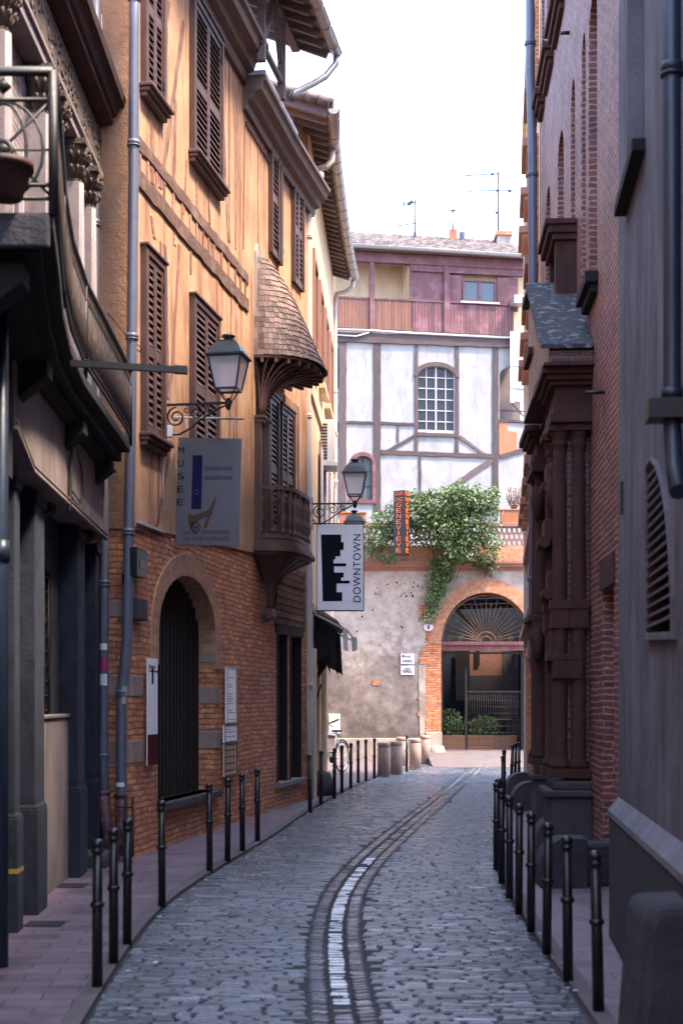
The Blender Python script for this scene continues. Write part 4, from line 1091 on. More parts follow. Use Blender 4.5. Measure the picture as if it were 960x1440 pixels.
for (a, b, z0, z1) in ((.9, 1.9, 8.6, 10.6), (3.0, 4.0, 8.6, 10.6), (5.1, 6.1, 8.6, 10.6), (7.2, 8.2, 8.6, 10.6), (3.0, 4.0, 5.2, 7.2), (5.1, 6.1, 5.2, 7.2), (7.2, 8.2, 5.2, 7.2)):
    m = MB(FN); m.box(a, b, .0, .012, z0, z1); w_ = m.build('window', M['glass'], cream)
    m = MB(FN); m.box(a - .16, a, 0, .05, z0, z1 + .18); m.box(b, b + .16, 0, .05, z0, z1 + .18); m.box(a + .001, b - .001, 0, .049, z1, z1 + .179); m.build('brick_surround', M['tcbright'], w_)
    m = MB(FN); m.box(a - .2, b + .2, .0, .14, z0 - .12, z0 - .001); m.build('sill', M['cream'], w_, .01)
    for k in (0, 1):
        if z0 < 8: m = MB(FN); m.box(a - .5 + k * 1.55, a - .05 + k * 1.55, .055, .09, z0, z1 - .02); m.build('shutter', M['pipecream'], w_)
m = MB(FN); m.box(0, FN.L, 0, .07, 3.6, 3.75); m.box(0, FN.L, 0, .05, 7.75, 7.85); m.build('string_course', M['cream'], cream)
ev = [(-.20, 25.9), (-.20, 27.5), (-.14, 29.2), (-.06, 30.8), (.03, 32.6), (.14, 34.4), (.28, 36.3)]
EZ = 12.60
m = MB()
V = []
for i, (x, y) in enumerate(ev): V += [(x - .02, y, EZ + .07), (x - 2.6, y, EZ + .85), (x - .02, y, EZ + .13), (x - 2.6, y, EZ + .91)]
F_ = []
for i in range(len(ev) - 1):
    a, b = i * 4, (i + 1) * 4; F_ += [(a, b, b + 1, a + 1), (a + 2, a + 3, b + 3, b + 2), (a, a + 2, b + 2, b)]
F_ += [(0, 1, 3, 2), tuple(len(ev) * 4 - 4 + k for k in (0, 2, 3, 1))]
m.mesh(V, F_); ro = m.build('roof', M['soffit'], cream)
m = MB(); rg = random.Random(2)
for i in range(31):
    y = 26.0 + i * .335; x = lerp_tab([(b, a) for a, b in ev], y); m.cr = rg.random()
    m.bar((x - .06, y, EZ + .02), (x - 1.9, y, EZ + .57), .10, .13)
m.build('rafter', M['soffit'], ro)
m = MB()
for i in range(46):
    y = 25.95 + i * .225; x = lerp_tab([(b, a) for a, b in ev], y); m.cr = rg.random()
    L = [(x + .05, y, EZ + .20), (x - 2.5, y, EZ + .97)]; m.tube(L, .085, 8)
m.build('roof_tile', M['tile'], ro)
m = MB()
for j in range(11):
    m.cr = rg.random(); x = -.22 - j * .22; z = EZ + .17 + j * .22 * .3; m.tube([(x, 25.86, z), (x - .24, 25.86, z + .075)], [.10, .085], 8)
m.build('verge_tile', M['tile'], ro)
gutter('gutter', [(x + .06, y, EZ + .08) for x, y in ev], .10, M['zinc'], cream)
downpipe('downpipe', [(.30, 36.2, EZ + .0), (.27, 36.2, EZ - .18), (.1, 36.25, EZ - .28), (-.12, 36.3, EZ - .32), (-.17, 36.3, EZ - .6), (-.17, 36.3, 8.5), (-.15, 36.3, 5.5)], .06, M['pipecream'], cream, (9.8, 7.5))
e = Vector((-.18, 27.6, EZ)); downpipe('gutter_swan_neck', [e, e + Vector((-.01, 0, -.22)), e + Vector((-.1, -.05, -.36)), e + Vector((-.28, -.1, -.42))], .06, M['pipecream'], cream)
# torn black awning and pale pilasters at street level
t = thing('awning', 'torn black awning with broken tiles and rags hanging over the far left doorway', 'awning', (-.3, 28.5, 3))
rg = random.Random(8); m = MB()
for k in range(30):
    y = 28 + rg.uniform(0, 3.6); x0 = lerp_tab([(27, -.6), (36, -.2)], y); x1 = x0 + rg.uniform(.1, .45); z = 3.55 - (x1 - x0) * .6
    m.face([(x0, y, 3.6), (x1, y + rg.uniform(-.1, .1), z), (x1 + rg.uniform(-.1, .06), y + .2, z - rg.uniform(.3, .95)), (x0, y + .3, 3.55 - rg.uniform(.3, 1.2))])
m.build('canvas', M['tarp'], t, weld=False)
m = MB(); 
for k in range(9): 
    y = 28.1 + k * .4; x0 = lerp_tab([(27, -.6), (36, -.2)], y); m.cr = rg.random(); m.tube([(x0, y, 3.72), (x0 + .45, y + .05, 3.40 + rg.uniform(-.05, .05))], .07, 7)
m.build('tile', M['tile'], t)
m = MB(); m.bar((-.55, 28.05, 3.62), (.12, 28.1, 3.28), .035); m.bar((.12, 28.1, 3.28), (.33, 31.6, 3.2), .035); m.bar((-.4, 31.4, 3.5), (.33, 31.6, 3.2), .035); m.build('frame', M['whiteplastic'], t)
m = MB(); m.face([(.02, 28.02, 3.30), (.12, 28.02, 3.25), (.13, 28.0, 2.86), (.04, 28.0, 2.90)]); m.face([(.2, 29.4, 3.22), (.32, 29.4, 3.2), (.33, 29.4, 2.95), (.22, 29.4, 2.9)]); m.build('rag', M['whiteplastic'], t, weld=False)
m = MB(FN); m.box(3.9, 4.5, -.01, .10, 0, 3.4); m.box(3.8, 4.6, -.01, .14, 0, .35); m.box(0.02, .45, -.01, .1, 0, 2.9); m.build('pilaster', M['cream'], cream, .01)
t = thing('guard_stone', 'low grey guard stone at the foot of the cream building by the awning', 'guard stone', (-.35, 28.1, 0))
m = MB(); m.lathe([(.28, 0), (.27, .25), (.2, .45), (.0, .52)], (-.42, 28.1, .02), 14); m.build('stone', M['guard'], t)
# air conditioner
t = thing('air_conditioner', 'white air conditioning unit on a bracket high on the cream wall', 'air conditioner', (-.3, 31, 7.9))
d_ = 30.5; a, b = P(449, 655, d_), P(470, 590, d_)
m = MB(); m.box(a.x, b.x + .02, d_, d_ + .8, a.z + .08, b.z); m.build('casing', M['whiteplastic'], t, .02)
m = MB(); 
for k in range(12): m.box(a.x + .03, a.x + .17, d_ - .012, d_ - .001, a.z + .15 + k * .066, a.z + .18 + k * .066)
m.build('vent_slats', M['blackcable'], t)
m = MB(); m.box(a.x - .1, b.x + .06, d_ - .05, d_ + .85, a.z + .0, a.z + .07); m.build('bracket', M['whiteplastic'], t)

# ================================================================== FAR END: wall with the arch, terrace above
FF = Frame((-1.4, 44.0), (7.2, 44.0), (0, -1))
yard = thing('archway_wall', 'grey-beige plastered wall with orange brick carriage arch and terracotta balustrade on top', 'wall', (2.5, 44, 0))
def fx(x): return FF.ux(x)
def fz(y): return CH + (HY - y) / FPX * 44.0
au0, au1 = fx(620), fx(748); asp = fz(905); ar = (au1 - au0) / 2
arch = [(au0, .0)] + arch_pts(au0, au1, asp, fz(833) - asp, 24) + [(au1, .0)]
zt = fz(803)
m = MB(FF); m.prism([(0, -.1), (fx(598), -.1), (fx(598), zt), (0, zt)], -.6, 0); m.build('plaster_wall', M['farwall'], yard)
arch2 = [(au0, -.1)] + arch_pts(au0, au1, asp, fz(833) - asp, 24) + [(au1, -.1)]
m = MB(FF); m.prism([(fx(598), -.1)] + arch2 + [(FF.L, -.1), (FF.L, zt), (fx(598), zt)], -.6, .001); m.build('pier_wall', M['brick'], yard)
out_ = arch_pts(au0 - .36, au1 + .36, asp, fz(833) - asp + .42, 24); inn = arch_pts(au0 + .001, au1 - .001, asp, fz(833) - asp - .001, 24)
m = MB(FF); m.prism(out_ + inn[::-1], -.4, .03); m.build('arch_band', M['brickarch'], yard)
m = MB(FF)   # joints of the voussoirs
c_ = (au0 + au1) / 2
for k in range(27):
    a = math.pi * (k + .5) / 27; ra = (fz(833) - asp); p0 = (c_ - math.cos(a) * (ar + .01), asp + math.sin(a) * (ra + .01)); p1 = (c_ - math.cos(a) * (ar + .34), asp + math.sin(a) * (ra + .40))
    m.bar((p0[0], .031, p0[1]), (p1[0], .031, p1[1]), .012, .006)
m.build('arch_joint', M['tcbright'], yard)
# plaster patch above and around the arch and left of the pier
sp = [(fx(585), fz(900)), (fx(597), fz(905))] 
m = MB(FF); poly = [(fx(597.9), zt)] + [(fx(598), fz(882))] + [(p[0], p[1]) for p in out_ if p[1] > fz(880) ] + [(FF.L, fz(850)), (FF.L, zt)]
m.prism(poly, .002, .016); m.build('spandrel_plaster', M['wallgrey'], yard)
m = MB(FF); m.prism([(fx(588), fz(935)), (fx(598), fz(935)), (fx(597), fz(1035)), (fx(590), fz(1033))], .001, .02); m.build('plaster_strip', M['wallgrey'], yard)
m = MB(FF)
for (x0, x1, y0, y1) in ((589, 600, 850, 872), (590, 602, 915, 935), (587, 593, 1000, 1008), (586, 593, 980, 984), (523, 533, 956, 964), (560, 564, 918, 928)):
    m.prism([(fx(x0), fz(y0)), (fx(x1), fz(y0 + 1)), (fx(x1 + 1), fz((y0 + y1) / 2)), (fx(x1 - 1), fz(y1)), (fx(x0 + 1), fz(y1 - 1)), (fx(x0 - 1), fz((y0 + y1) / 2))], .0, .018)
m.build('bare_brick_patch', M['brick'], yard)
rg = random.Random(4); m = MB(FF)
for k in range(46):
    x = rg.choice([rg.uniform(540, 600), rg.uniform(500, 600)]); y = rg.choice([824 + rg.uniform(-3, 3), 836 + rg.uniform(-3, 3), rg.uniform(810, 930)]); r_ = rg.uniform(.015, .035)
    m.lathe([(0, 0), (r_, 0), (r_, .004)], (0, 0, 0), 6) if False else m.prism([(fx(x) + r_ * math.cos(a), fz(y) + r_ * math.sin(a)) for a in [j * math.pi / 3 for j in range(6)]], .0, .005)
m.build('putlog_hole', M['black'], yard)
m = MB(FF); m.box(.0, fx(612), .0, .09, -.1, fz(1038)); m.box(fx(598), fx(621), .0, .12, -.1, fz(1030)); m.lathe([(.30, 0), (.28, .3), (.22, .5)], (fx(613), .15, 0), 14); m.build('wall_base', M['wallgrey'], yard, .02)
# string course, parapet, pierced terracotta balustrade, coping
m = MB(FF); m.profile([(0, 0), (.04, .0), (.05, .08), (.16, .12), (.18, .20), (.22, .22), (.22, .28), (0, .28)], [(0, 0), (FF.L, 0)])
m.T = lambda p: FF((p[0], p[1], p[2] + zt)); m.build('string_course', M['tcbright'], yard)
zc_ = zt + .281; m = MB(FF); m.box(0, FF.L, -.45, .05, zc_, fz(768)); m.build('parapet', M['brickarch'], yard)
zb_, ztb = fz(768), fz(741)
m = MB(FF); 
rows = 3; cw = .155
nn = int(FF.L / cw)
for j in range(rows):
    hh = (ztb - zb_) / rows
    for i in range(nn):
        u = i * cw + (cw / 2 if j % 2 else 0); m.cr = random.random()
        zz = zb_ + j * hh
        P6 = [(u + cw / 2 + cw * .52 * sx, zz + hh / 2 + hh * .56 * sz) for sx, sz in ((-.6, -1), (.6, -1), (1, 0), (.6, 1), (-.6, 1), (-1, 0))]
        I6 = [(u + cw / 2 + (a - u - cw / 2) * .62, zz + hh / 2 + (b - zz - hh / 2) * .66) for a, b in P6]
        m.prism(P6, -.09 - .002 * (i % 2), .02 + .002 * ((i + j) % 2), [I6])
m.build('pierced_balustrade', M['tcbright'], yard)
m = MB(FF); m.box(0, FF.L, -.2, .08, ztb, ztb + .12); m.build('coping', M['tcbright'], yard, .015)
m = MB(); m.box(-1.4, 2.3, 44.6, 49.9, 5.9, 6.0); m.box(2.3, 7.2, 44.6, 48.3, 5.9, 6.0); m.box(-1.4, 7.2, 49.45, 50.9, 5.0, 6.0); m.build('terrace_floor', M['ground'], yard)  # unseen from the street; its depth is set to keep the courtyard below dark
# the gate arch: beam, sunburst grille, glass gate
t = thing('arch_gate', 'wide dark metal gate with a sunburst iron grille filling the far brick arch', 'gate', (4.5, 44, 0))
zbeam = fz(905)
m = MB(FF); m.box(au0 + .005, au1 - .005, -.38, -.1, fz(915), zbeam); m.box(au0 + .005, au1 - .005, -.4, -.06, zbeam - .05, zbeam + .06); m.build('transom_beam', M['cladding'], t, .01)
m = MB(FF); hub = (c_ - .05, -.2, zbeam + .08); RX, RZ = ar * .97, (fz(833) - asp) * .95
m.tube([(c_ - math.cos(math.pi * k / 24) * RX, -.2, asp + math.sin(math.pi * k / 24) * RZ) for k in range(25)], .022, 6)
for rr in (.16, .30): m.tube([(c_ - math.cos(math.pi * k / 16) * rr, -.2, zbeam + .07 + math.sin(math.pi * k / 16) * rr) for k in range(17)], .014, 6)
for k in range(1, 22):
    a = math.pi * k / 22; f_ = .97 if k % 2 else .80
    m.tube([(c_ - math.cos(a) * .16, -.2, zbeam + .07 + math.sin(a) * .16), (c_ - math.cos(a) * RX * f_, -.2, zbeam + .07 + math.sin(a) * (RZ - .05) * f_)], .010, 5)
    if k % 2 == 0:
        cx_, cz_ = c_ - math.cos(a) * RX * f_, zbeam + .07 + math.sin(a) * (RZ - .05) * f_
        m.tube([(cx_ + .035 * math.cos(j * math.pi / 3), -.2, cz_ + .035 * math.sin(j * math.pi / 3)) for j in range(6)], .007, 4, closed=True)
for sg in (-1, 1):
    for q_ in (.30, .55, .8):
        cx_ = c_ + sg * ar * q_; m.tube([(cx_ + .10 * (1 - j / 14) * math.cos(j * .8) , -.2, zbeam + .16 + .10 * (1 - j / 14) * math.sin(j * .8)) for j in range(12)], .008, 4)
m.build('sunburst_grille', M['oldbrass'], t)
m = MB(FF); gx = [620, 655, 735]
zg = fz(912)
for x in (622, 656, 735): m.box(fx(x) - .03, fx(x) + .03, -.35, -.29, .02, zg - .1 if x != 656 else 2.9)
m.box(fx(656) + .031, fx(735) - .031, -.345, -.295, 2.15, 2.20); m.box(au0 + .02, au1 - .02, -.345, -.295, zg - .16, zg - .1)
for k in range(24):
    u = fx(656) + .05 + k * .072; m.tube([(u, -.32, .45), (u, -.32, 2.15)], .006, 4)
for k in range(9): m.tube([(fx(656), -.32, .5 + k * .2), (fx(735), -.32, .5 + k * .2)], .006, 4)
m.build('gate_frame', M['iron'], t)
# courtyard behind the arch
t = thing('courtyard_building', 'shadowy courtyard room with a pink and dark painted mural seen through the far arch', 'building', (4.5, 48, 0))
m = MB(); m.box(2.4, 7.2, 49.2, 49.4, -.1, 5.85); m.box(2.2, 2.4, 44.61, 49.4, -.1, 5.85); m.box(7.0, 7.2, 44.61, 49.19, -.1, 5.85); m.build('wall', M['shop'], t)
m = MB(); m.box(2.4, 7.0, 44.0, 49.2, .0, .36); m.build('floor', M['paver'], t)
m = MB(); m.mesh([(2.6, 40.4, .0), (7.4, 40.4, .0), (7.4, 43.99, .34), (2.6, 43.99, .34), (2.6, 40.4, -.05), (7.4, 40.4, -.05), (7.4, 43.99, -.05), (2.6, 43.99, -.05)], [(0, 1, 2, 3), (4, 7, 6, 5), (0, 4, 5, 1), (1, 5, 6, 2), (2, 6, 7, 3), (3, 7, 4, 0)]); struct(m.build('ramp', M['kerb']))
m = MB(); 
for k in range(3): m.bar((2.4, 45.6 + k * 1.2, 5.2 - k * .1), (7.0, 45.9 + k * 1.2, 5.35 - k * .1), .14)
m.bar((3.2, 46, 5.3), (4.6, 46, 4.0), .12); m.build('beam', M['ttimber'], t)
def bpx(x, y, d=49.15): return P(x, y, d)
def panel(m, x0, x1, y0, y1, d=49.18, th=.02):
    a, b = bpx(x0, y1, d), bpx(x1, y0, d); m.box(a.x, b.x, d - th, d, a.z, b.z)
m = MB(); panel(m, 655, 706, 912, 965); mu = m.build('mural', M['tcbright'], t)
m = MB(); panel(m, 706, 728, 905, 1010, 49.17); m.build('pale_door', M['greyrender'], t)
m = MB(); panel(m, 660, 706, 950, 984, 49.15); m.build('dark_carpet_pattern', M['sign_grey'], mu)
m = MB(); panel(m, 640, 660, 915, 985, 49.14); panel(m, 668, 674, 914, 936, 49.14); m.build('dark_figure', M['signbrown'], mu)
rg = random.Random(12)
for k, (x0, x1, lab) in enumerate(((622, 653, 'left half of the low timber planter box behind the arch gate'), (657, 726, 'long low timber planter box behind the right leaf of the arch gate'))):
    m = MB(); a, b = bpx(x0, 1049, 44.75), bpx(x1, 1034, 44.75); m.box(a.x, b.x, 44.7, 45.1, .36, b.z)
    m.box(a.x - .01, b.x + .01, 44.69, 44.71, b.z * .48, b.z * .5); tag(m.build('planter_box', M['planter'], None, .01), ('short' if k == 0 else 'long') + ' low timber planter box behind the ' + ('left' if k == 0 else 'right') + ' leaf of the arch gate', 'planter', 'planter boxes behind the arch gate')
def leaves(m, blobs, n, size, rg, lean=.5):
    for _ in range(n):
        c, r_, wgt = rg.choices(blobs, [b[2] for b in blobs])[0]
        while True:
            v = Vector((rg.uniform(-1, 1), rg.uniform(-1, 1), rg.uniform(-1, 1)))
            if .35 < v.length < 1: break
        p = Vector(c) + Vector((v.x * r_[0], v.y * r_[1], v.z * r_[2]))
        nrm = Vector((rg.gauss(0, 1), rg.gauss(-.4, 1), rg.gauss(.5, 1))).normalized(); x = nrm.cross(Vector((rg.gauss(0, 1), rg.gauss(0, 1), rg.gauss(0, 1)))).normalized(); y = nrm.cross(x)
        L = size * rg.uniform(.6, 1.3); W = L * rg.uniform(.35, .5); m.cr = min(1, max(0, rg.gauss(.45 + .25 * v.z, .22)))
        m.face([p - x * L / 2, p - y * W / 2 + nrm * W * .2, p + x * L / 2, p + y * W / 2 + nrm * W * .2], [(0, 0)] * 4)
for k, (x, y, w_, h_) in enumerate(((632, 1020, .45, .55), (680, 1025, .55, .45))):
    c = bpx(x, y, 45.1); t2 = thing('potted_shrub', ('tall' if k == 0 else 'low bushy') + ' dark green shrub growing in the ' + ('short' if k == 0 else 'long') + ' planter behind the arch gate', 'shrub', (c.x, 45.1, .5), 'shrubs in the courtyard planters')
    m = MB(); leaves(m, [((c.x, 45.1, c.z), (w_, .25, h_), 1)], 700, .12, random.Random(k)); m.build('foliage', M['leaf'], t2, weld=False)
    m = MB()
    for j in range(6): m.tube([(c.x + (j - 2.5) * .12, 45.0, .4), (c.x + (j - 2.5) * .2, 45.1, c.z + h_ * .5)], .012, 5)
    m.build('stem', M['stem'], t2)
t2 = local('cafe_table', 'small wooden table in the courtyard behind the arch gate', 'table', (5.05, 46.2, 0))
m = MB(); m.box(-.42, .42, -.3, .3, 1.28, 1.34); m.build('table_top', M['planter'], t2)
for sx in (-1, 1):
    m = MB(); m.box(sx * .33 - .035, sx * .33 + .035, -.04, .04, 0, 1.28); m.build('leg', M['planter'], t2)
cp0 = local('plastic_chair', 'dark green plastic armchair beside the right end of the courtyard table', 'chair', (5.62, 46.0, .3), 'plastic chairs in the courtyard')
m = MB(); m.box(-.25, .25, -.25, .25, .42, .46); m.build('seat', M['chairgreen'], cp0, .01)
m = MB()
for k in range(7): m.bar((-.22 + k * .073, .24, .46), (-.24 + k * .08, .32, .98), .03)
m.tube([(-.26, .25, .5), (-.26, .34, 1.0), (0, .36, 1.06), (.26, .34, 1.0), (.26, .25, .5)], .022, 6); m.build('backrest', M['chairgreen'], cp0)
m = MB()
for sx in (-1, 1): m.tube([(sx * .26, -.22, .44), (sx * .28, -.22, .66), (sx * .27, .28, .68)], .02, 6)
m.build('armrest', M['chairgreen'], cp0)
for sx in (-1, 1):
    for sy in (-1, 1):
        m = MB(); m.bar((sx * .22, sy * .22, .42), (sx * .26, sy * .26, -.3), .04); m.build('leg', M['chairgreen'], cp0)
c2 = copy_tree(cp0); c2.location = (5.1, 47.6, .3); c2.rotation_euler = (0, 0, .6); c2['label'] = 'dark green plastic armchair standing further back behind the courtyard table'

# ================================================================== FAR END: the timber-framed house above the terrace
FT = Frame((-.9, 49.9), (7.4, 51.3), (0, -1))
tim = thing('timber_framed_house', 'white plastered timber-framed house with reddish wooden top floor and tiled roof at the street end', 'building', (3, 50.5, 6))
def tz(x, y, w=0): return FT.px(x, y, w)
def tp(x, y, w=0.0): u, z = FT.px(x, y, w); return (u, z)
wp = [tp(586, 608), tp(586, 522)]
wu0, wu1 = FT.ux(586), FT.ux(640)
wz0 = tp(586, 607)[1]; wz1 = tp(586, 527)[1]; wrise = .32
win = [(wu0, wz0)] + arch_pts(wu0, wu1, wz1, wrise, 14) + [(wu1, wz0)]
wzA = tp(702, 590)[1]
aw = [(FT.ux(702), wzA)] + arch_pts(FT.ux(702), FT.ux(742), tp(702, 528)[1], .35, 10) + [(FT.ux(742), wzA)]
lw0, lw1 = FT.ux(498), FT.ux(523)
lw = [(lw0, tp(500, 703)[1])] + arch_pts(lw0, lw1, tp(500, 650)[1], .22, 10) + [(lw1, tp(500, 703)[1])]
ztt = tp(470, 472)[1]
m = MB(FT); m.prism([(0, 5.0), (FT.L, 5.0), (FT.L, ztt + .35), (0, ztt + .35)], -.3, 0, [win, aw, lw]); m.build('plaster_wall', M['white'], tim)
glazed_window(FT, tim, win, -.09, 4, 6, (wu0, wu1, wz0, wz1 + wrise), 'mullion', 'glass', .05, .03)
m = MB(FT); m.prism([(p[0] + (.02 if i > 6 else -.0), p[1]) for i, p in enumerate(win)], -.26, -.24); 
glazed_window(FT, tim, lw, -.09, 2, 3, (lw0, lw1, tp(500, 703)[1], tp(500, 650)[1] + .22), 'ttimber', 'glass2', .04, .025)
m = MB(FT); m.prism([(aw[0][0] - .05, aw[0][1] - .05), (aw[-1][0] + .05, aw[0][1] - .05), (aw[-1][0] + .05, aw[0][1] + 2.6), (aw[0][0] - .05, aw[0][1] + 2.6)], -1.2, -1.1); m.build('loggia_back', M['shoplight'], tim)
m = MB(FT); m.box(aw[0][0], aw[-1][0], -.12, -.06, aw[0][1] + .32, aw[0][1] + .37); m.bar((aw[-1][0] - .55, -.1, aw[0][1] + .6), (aw[-1][0], -.1, aw[0][1] + .02), .05); m.box(aw[0][0], aw[-1][0], -.1, .04, aw[0][1] - .1, aw[0][1] - .001); m.build('loggia_rail', M['ttimberh'], tim)
def beam(x0, y0, x1, y1, wd, name='timber_beam', w=.05, hz=None):
    a = tp(x0, y0); b = tp(x1, y1); dx, dz = b[0] - a[0], b[1] - a[1]; L = math.hypot(dx, dz); nx_, nz_ = -dz / L, dx / L; n = max(6, int(L / .25)); A = []; B = []
    for k in range(n + 1):
        t_ = k / n; j1 = random.uniform(-.012, .012); j2 = random.uniform(-.012, .012)
        A.append((a[0] + dx * t_ + nx_ * (wd / 2 + j1), a[1] + dz * t_ + nz_ * (wd / 2 + j1))); B.append((a[0] + dx * t_ - nx_ * (wd / 2 + j2), a[1] + dz * t_ - nz_ * (wd / 2 + j2)))
    m = MB(FT); m.cr = random.random(); m.prism(A + B[::-1], -.02, w); return m.build(name, M['ttimber'] if abs(dz) > abs(dx) else M['ttimberh'], tim)
W_ = .026
beam(470, 474, 742, 484, .34, w=.09)
beam(481.5, 482, 481, 725, .26, w=.052); beam(530, 482, 530, 725, .24, w=.052); beam(585, 486, 585, 640, .12, w=.051); beam(642, 488, 642, 640, .12, w=.051); beam(696, 486, 696, 725, .21, w=.053)
beam(486, 594, 527, 595, .09); beam(534, 595, 582, 597, .10); beam(559, 598, 559, 622, .07, w=.04); beam(535, 636, 693, 642, .15, w=.056); beam(543, 636, 582, 613, .11, w=.044); beam(645, 614, 681, 640, .11, w=.044)
beam(590, 643, 590, 725, .08, w=.045); beam(622, 694, 694, 645, .19, w=.046); beam(585, 611, 644, 613, .12, w=.07, name='window_sill_beam'); beam(702, 643, 742, 631, .16, w=.05); beam(702, 592, 742, 594, .06, w=.06)
beam(471, 600, 479, 601, .3, w=.03)
ro_ = arch_pts(wu0 - .13, wu1 + .13, wz1 - .05, wrise + .2, 14); ri_ = arch_pts(wu0 - .001, wu1 + .001, wz1 - .05, wrise + .04, 14)
m = MB(FT); m.prism(ro_ + ri_[::-1], -.02, .075); m.build('arched_lintel', M['ttimberh'], tim)
lo_ = arch_pts(lw0 - .16, lw1 + .12, tp(500, 650)[1], .36, 10); li_ = arch_pts(lw0, lw1, tp(500, 650)[1], .22, 10)
m = MB(FT); m.prism([(lw0 - .16, lw[0][1])] + lo_ + [(lw1 + .12, lw[0][1]), (lw1, lw[0][1])] + li_[::-1] + [(lw0, lw[0][1])], -.02, .065); m.box(lw0 - .2, lw1 + .15, -.02, .08, lw[0][1] - .12, lw[0][1] - .001); m.build('arched_lintel', M['cladding'], tim)
m = MB(FT); m.prism([tp(472, 490), tp(476, 490), tp(476, 545), tp(472, 545)], .0, .03); m.build('window', M['glass'], tim)
m = MB(FT); m.prism([tp(701, 594), tp(713, 594), tp(713, 606), tp(726, 608), tp(726, 638), tp(701, 640)], .001, .03)
m.build('bare_brick_patch', M['potclay'], tim)
sh = MB(FT); a = tp(714, 568); b = tp(737, 470)
n_ = 4
for k in range(n_):
    uu = a[0] + (b[0] - a[0]) * k / n_; sh.cr = random.random(); sh.box(uu, uu + (b[0] - a[0]) / n_ - .008, .25, .28, a[1] + random.uniform(0, .05), b[1])
for zz in (a[1] + .5, a[1] + 1.3): sh.box(a[0] - .01, b[0], .281, .31, zz, zz + .10)
sh.build('old_shutter', M['silverwood'], tim)
# wooden top floor
z0 = tp(470, 466)[1] + .12; z1 = tp(470, 366)[1]
zmid = tp(470, 418)[1]
m = MB(FT); x_ = lambda x: FT.ux(x)
m.cr = .5
m.box(x_(576), x_(624), -.06, -.01, zmid, z1 - .25); m.box(x_(624), x_(649), -.06, -.01, zmid, tp(600, 426)[1]) ; m.box(x_(699), x_(728), -.06, -.012, zmid - .2, z1 - .3); m.box(x_(649), x_(699), -.06, -.012, zmid - .3, tp(649, 425)[1]); m.box(x_(626), x_(649), -.06, -.012, zmid - .2, z1 - .3)
m.build('upper_cladding', M['cladding'], tim)
m = MB(FT)
def planks(m, x0, x1, za, zb__, w=.03):
    a, b = x_(x0), x_(x1); n = int((b - a) / .115)
    for i in range(n): m.cr = random.random(); u = a + (b - a) * i / n; m.box(u, u + (b - a) / n - .008, -.02, w + random.uniform(0, .006), za, zb__)
planks(m, 579, 624, z0, zmid - .02); planks(m, 629, 722, z0, zmid - .05); m.build('lower_cladding', M['cladding'], tim)
m = MB(FT); planks(m, 465, 519, z0 + .02, zmid - .02); planks(m, 526, 578, z0 + .02, zmid - .03); m.build('balustrade_boarding', M['cladding2'], tim)
m = MB(FT); 
for x0, x1 in ((465, 519), (526, 579), (579, 624), (629, 724)): m.box(x_(x0), x_(x1), -.03, .06, zmid - .02, zmid + .04)
for x, ww in ((522.5, .17), (627, .2)): m.box(x_(x) - ww / 2, x_(x) + ww / 2, -.1, .10, z0 - .02, z1 - .02)
m.box(x_(577) - .04, x_(577) + .04, -.05, .05, zmid, z1 - .02); m.box(x_(462), x_(735), -.1, .12, z1 - .02, z1 + .32); m.box(x_(577), x_(735), -.08, .07, z1 - .25, z1 - .021)
m.build('gallery_frame', M['cladding'], tim)
m = MB(FT); m.box(x_(462), x_(576), -1.3, -1.2, z0 - .2, z1 + .3); m.box(x_(577) - .04, x_(577) + .02, -1.2, -.06, z0, z1); m.box(x_(577)+.03, x_(740), -1.3, -.35, z0 - .2, z1 + .3); m.build('gallery_back_wall', M['cream'], tim)
gw = [(x_(650), tp(650, 424)[1]), (x_(650), tp(650, 393)[1]), (x_(697), tp(650, 393)[1] ), (x_(697), tp(650, 424)[1])]
glazed_window(FT, tim, gw, -.02, 2, 1, (gw[0][0], gw[2][0], gw[0][1], gw[1][1]), 'cladding', 'glass2', .06, .05)
m = MB(FT); m.box(gw[0][0] - .1, gw[2][0] + .1, .0, .12, gw[0][1] - .07, gw[0][1] - .002); m.build('window_sill', M['zinc'], tim)
m = MB(FT); a = tp(470, 467); b = tp(728, 482)
m.tube([(0, .12, a[1] + .06), (x_(520), .12, tp(520, 468.5)[1] + .06), (x_(560), .12, tp(560, 471)[1] + .05), (x_(728), .12, b[1] + .12)], .045, 8)
m.tube([(0, .13, a[1] - .12), (x_(500), .13, tp(500, 472)[1] - .06), (x_(518), .13, tp(518, 469)[1])], .03, 8); m.build('cable_pipe', M['zinc'], tim)
# canal tile roof, a wavy sheet of barrel tiles stepping down to the eaves
rz0 = z1 + .40; m = MB(FT); depth = 4.6; rise = .42
cwid = .205; ncol = int((x_(760) - x_(462)) / cwid); nrow = 13
for i in range(ncol):
    for j in range(nrow):
        u = x_(458) + i * cwid; l = depth / nrow; w0_ = .45 - j * l; w1_ = w0_ - l - .06
        za, zb2 = rz0 + (j * l) * rise + .05, rz0 + (j * l + l + .06) * rise + .02
        jx = random.uniform(-.015, .015); m.cr = random.random(); V = []
        for (w_, z_, r_) in ((w0_ + random.uniform(-.02, .02), za, .088), (w1_, zb2, .072)):
            for k in range(7):
                an = math.pi * k / 6; V.append((u + jx - math.cos(an) * r_, w_, z_ + math.sin(an) * r_ * .85))
        m.mesh(V, [(k, k + 1, k + 8, k + 7) for k in range(6)], True)
        m.mesh([V[k] for k in range(7)], [tuple(range(7))])
m.build('roof_tile', M['tile'], tim, weld=False)
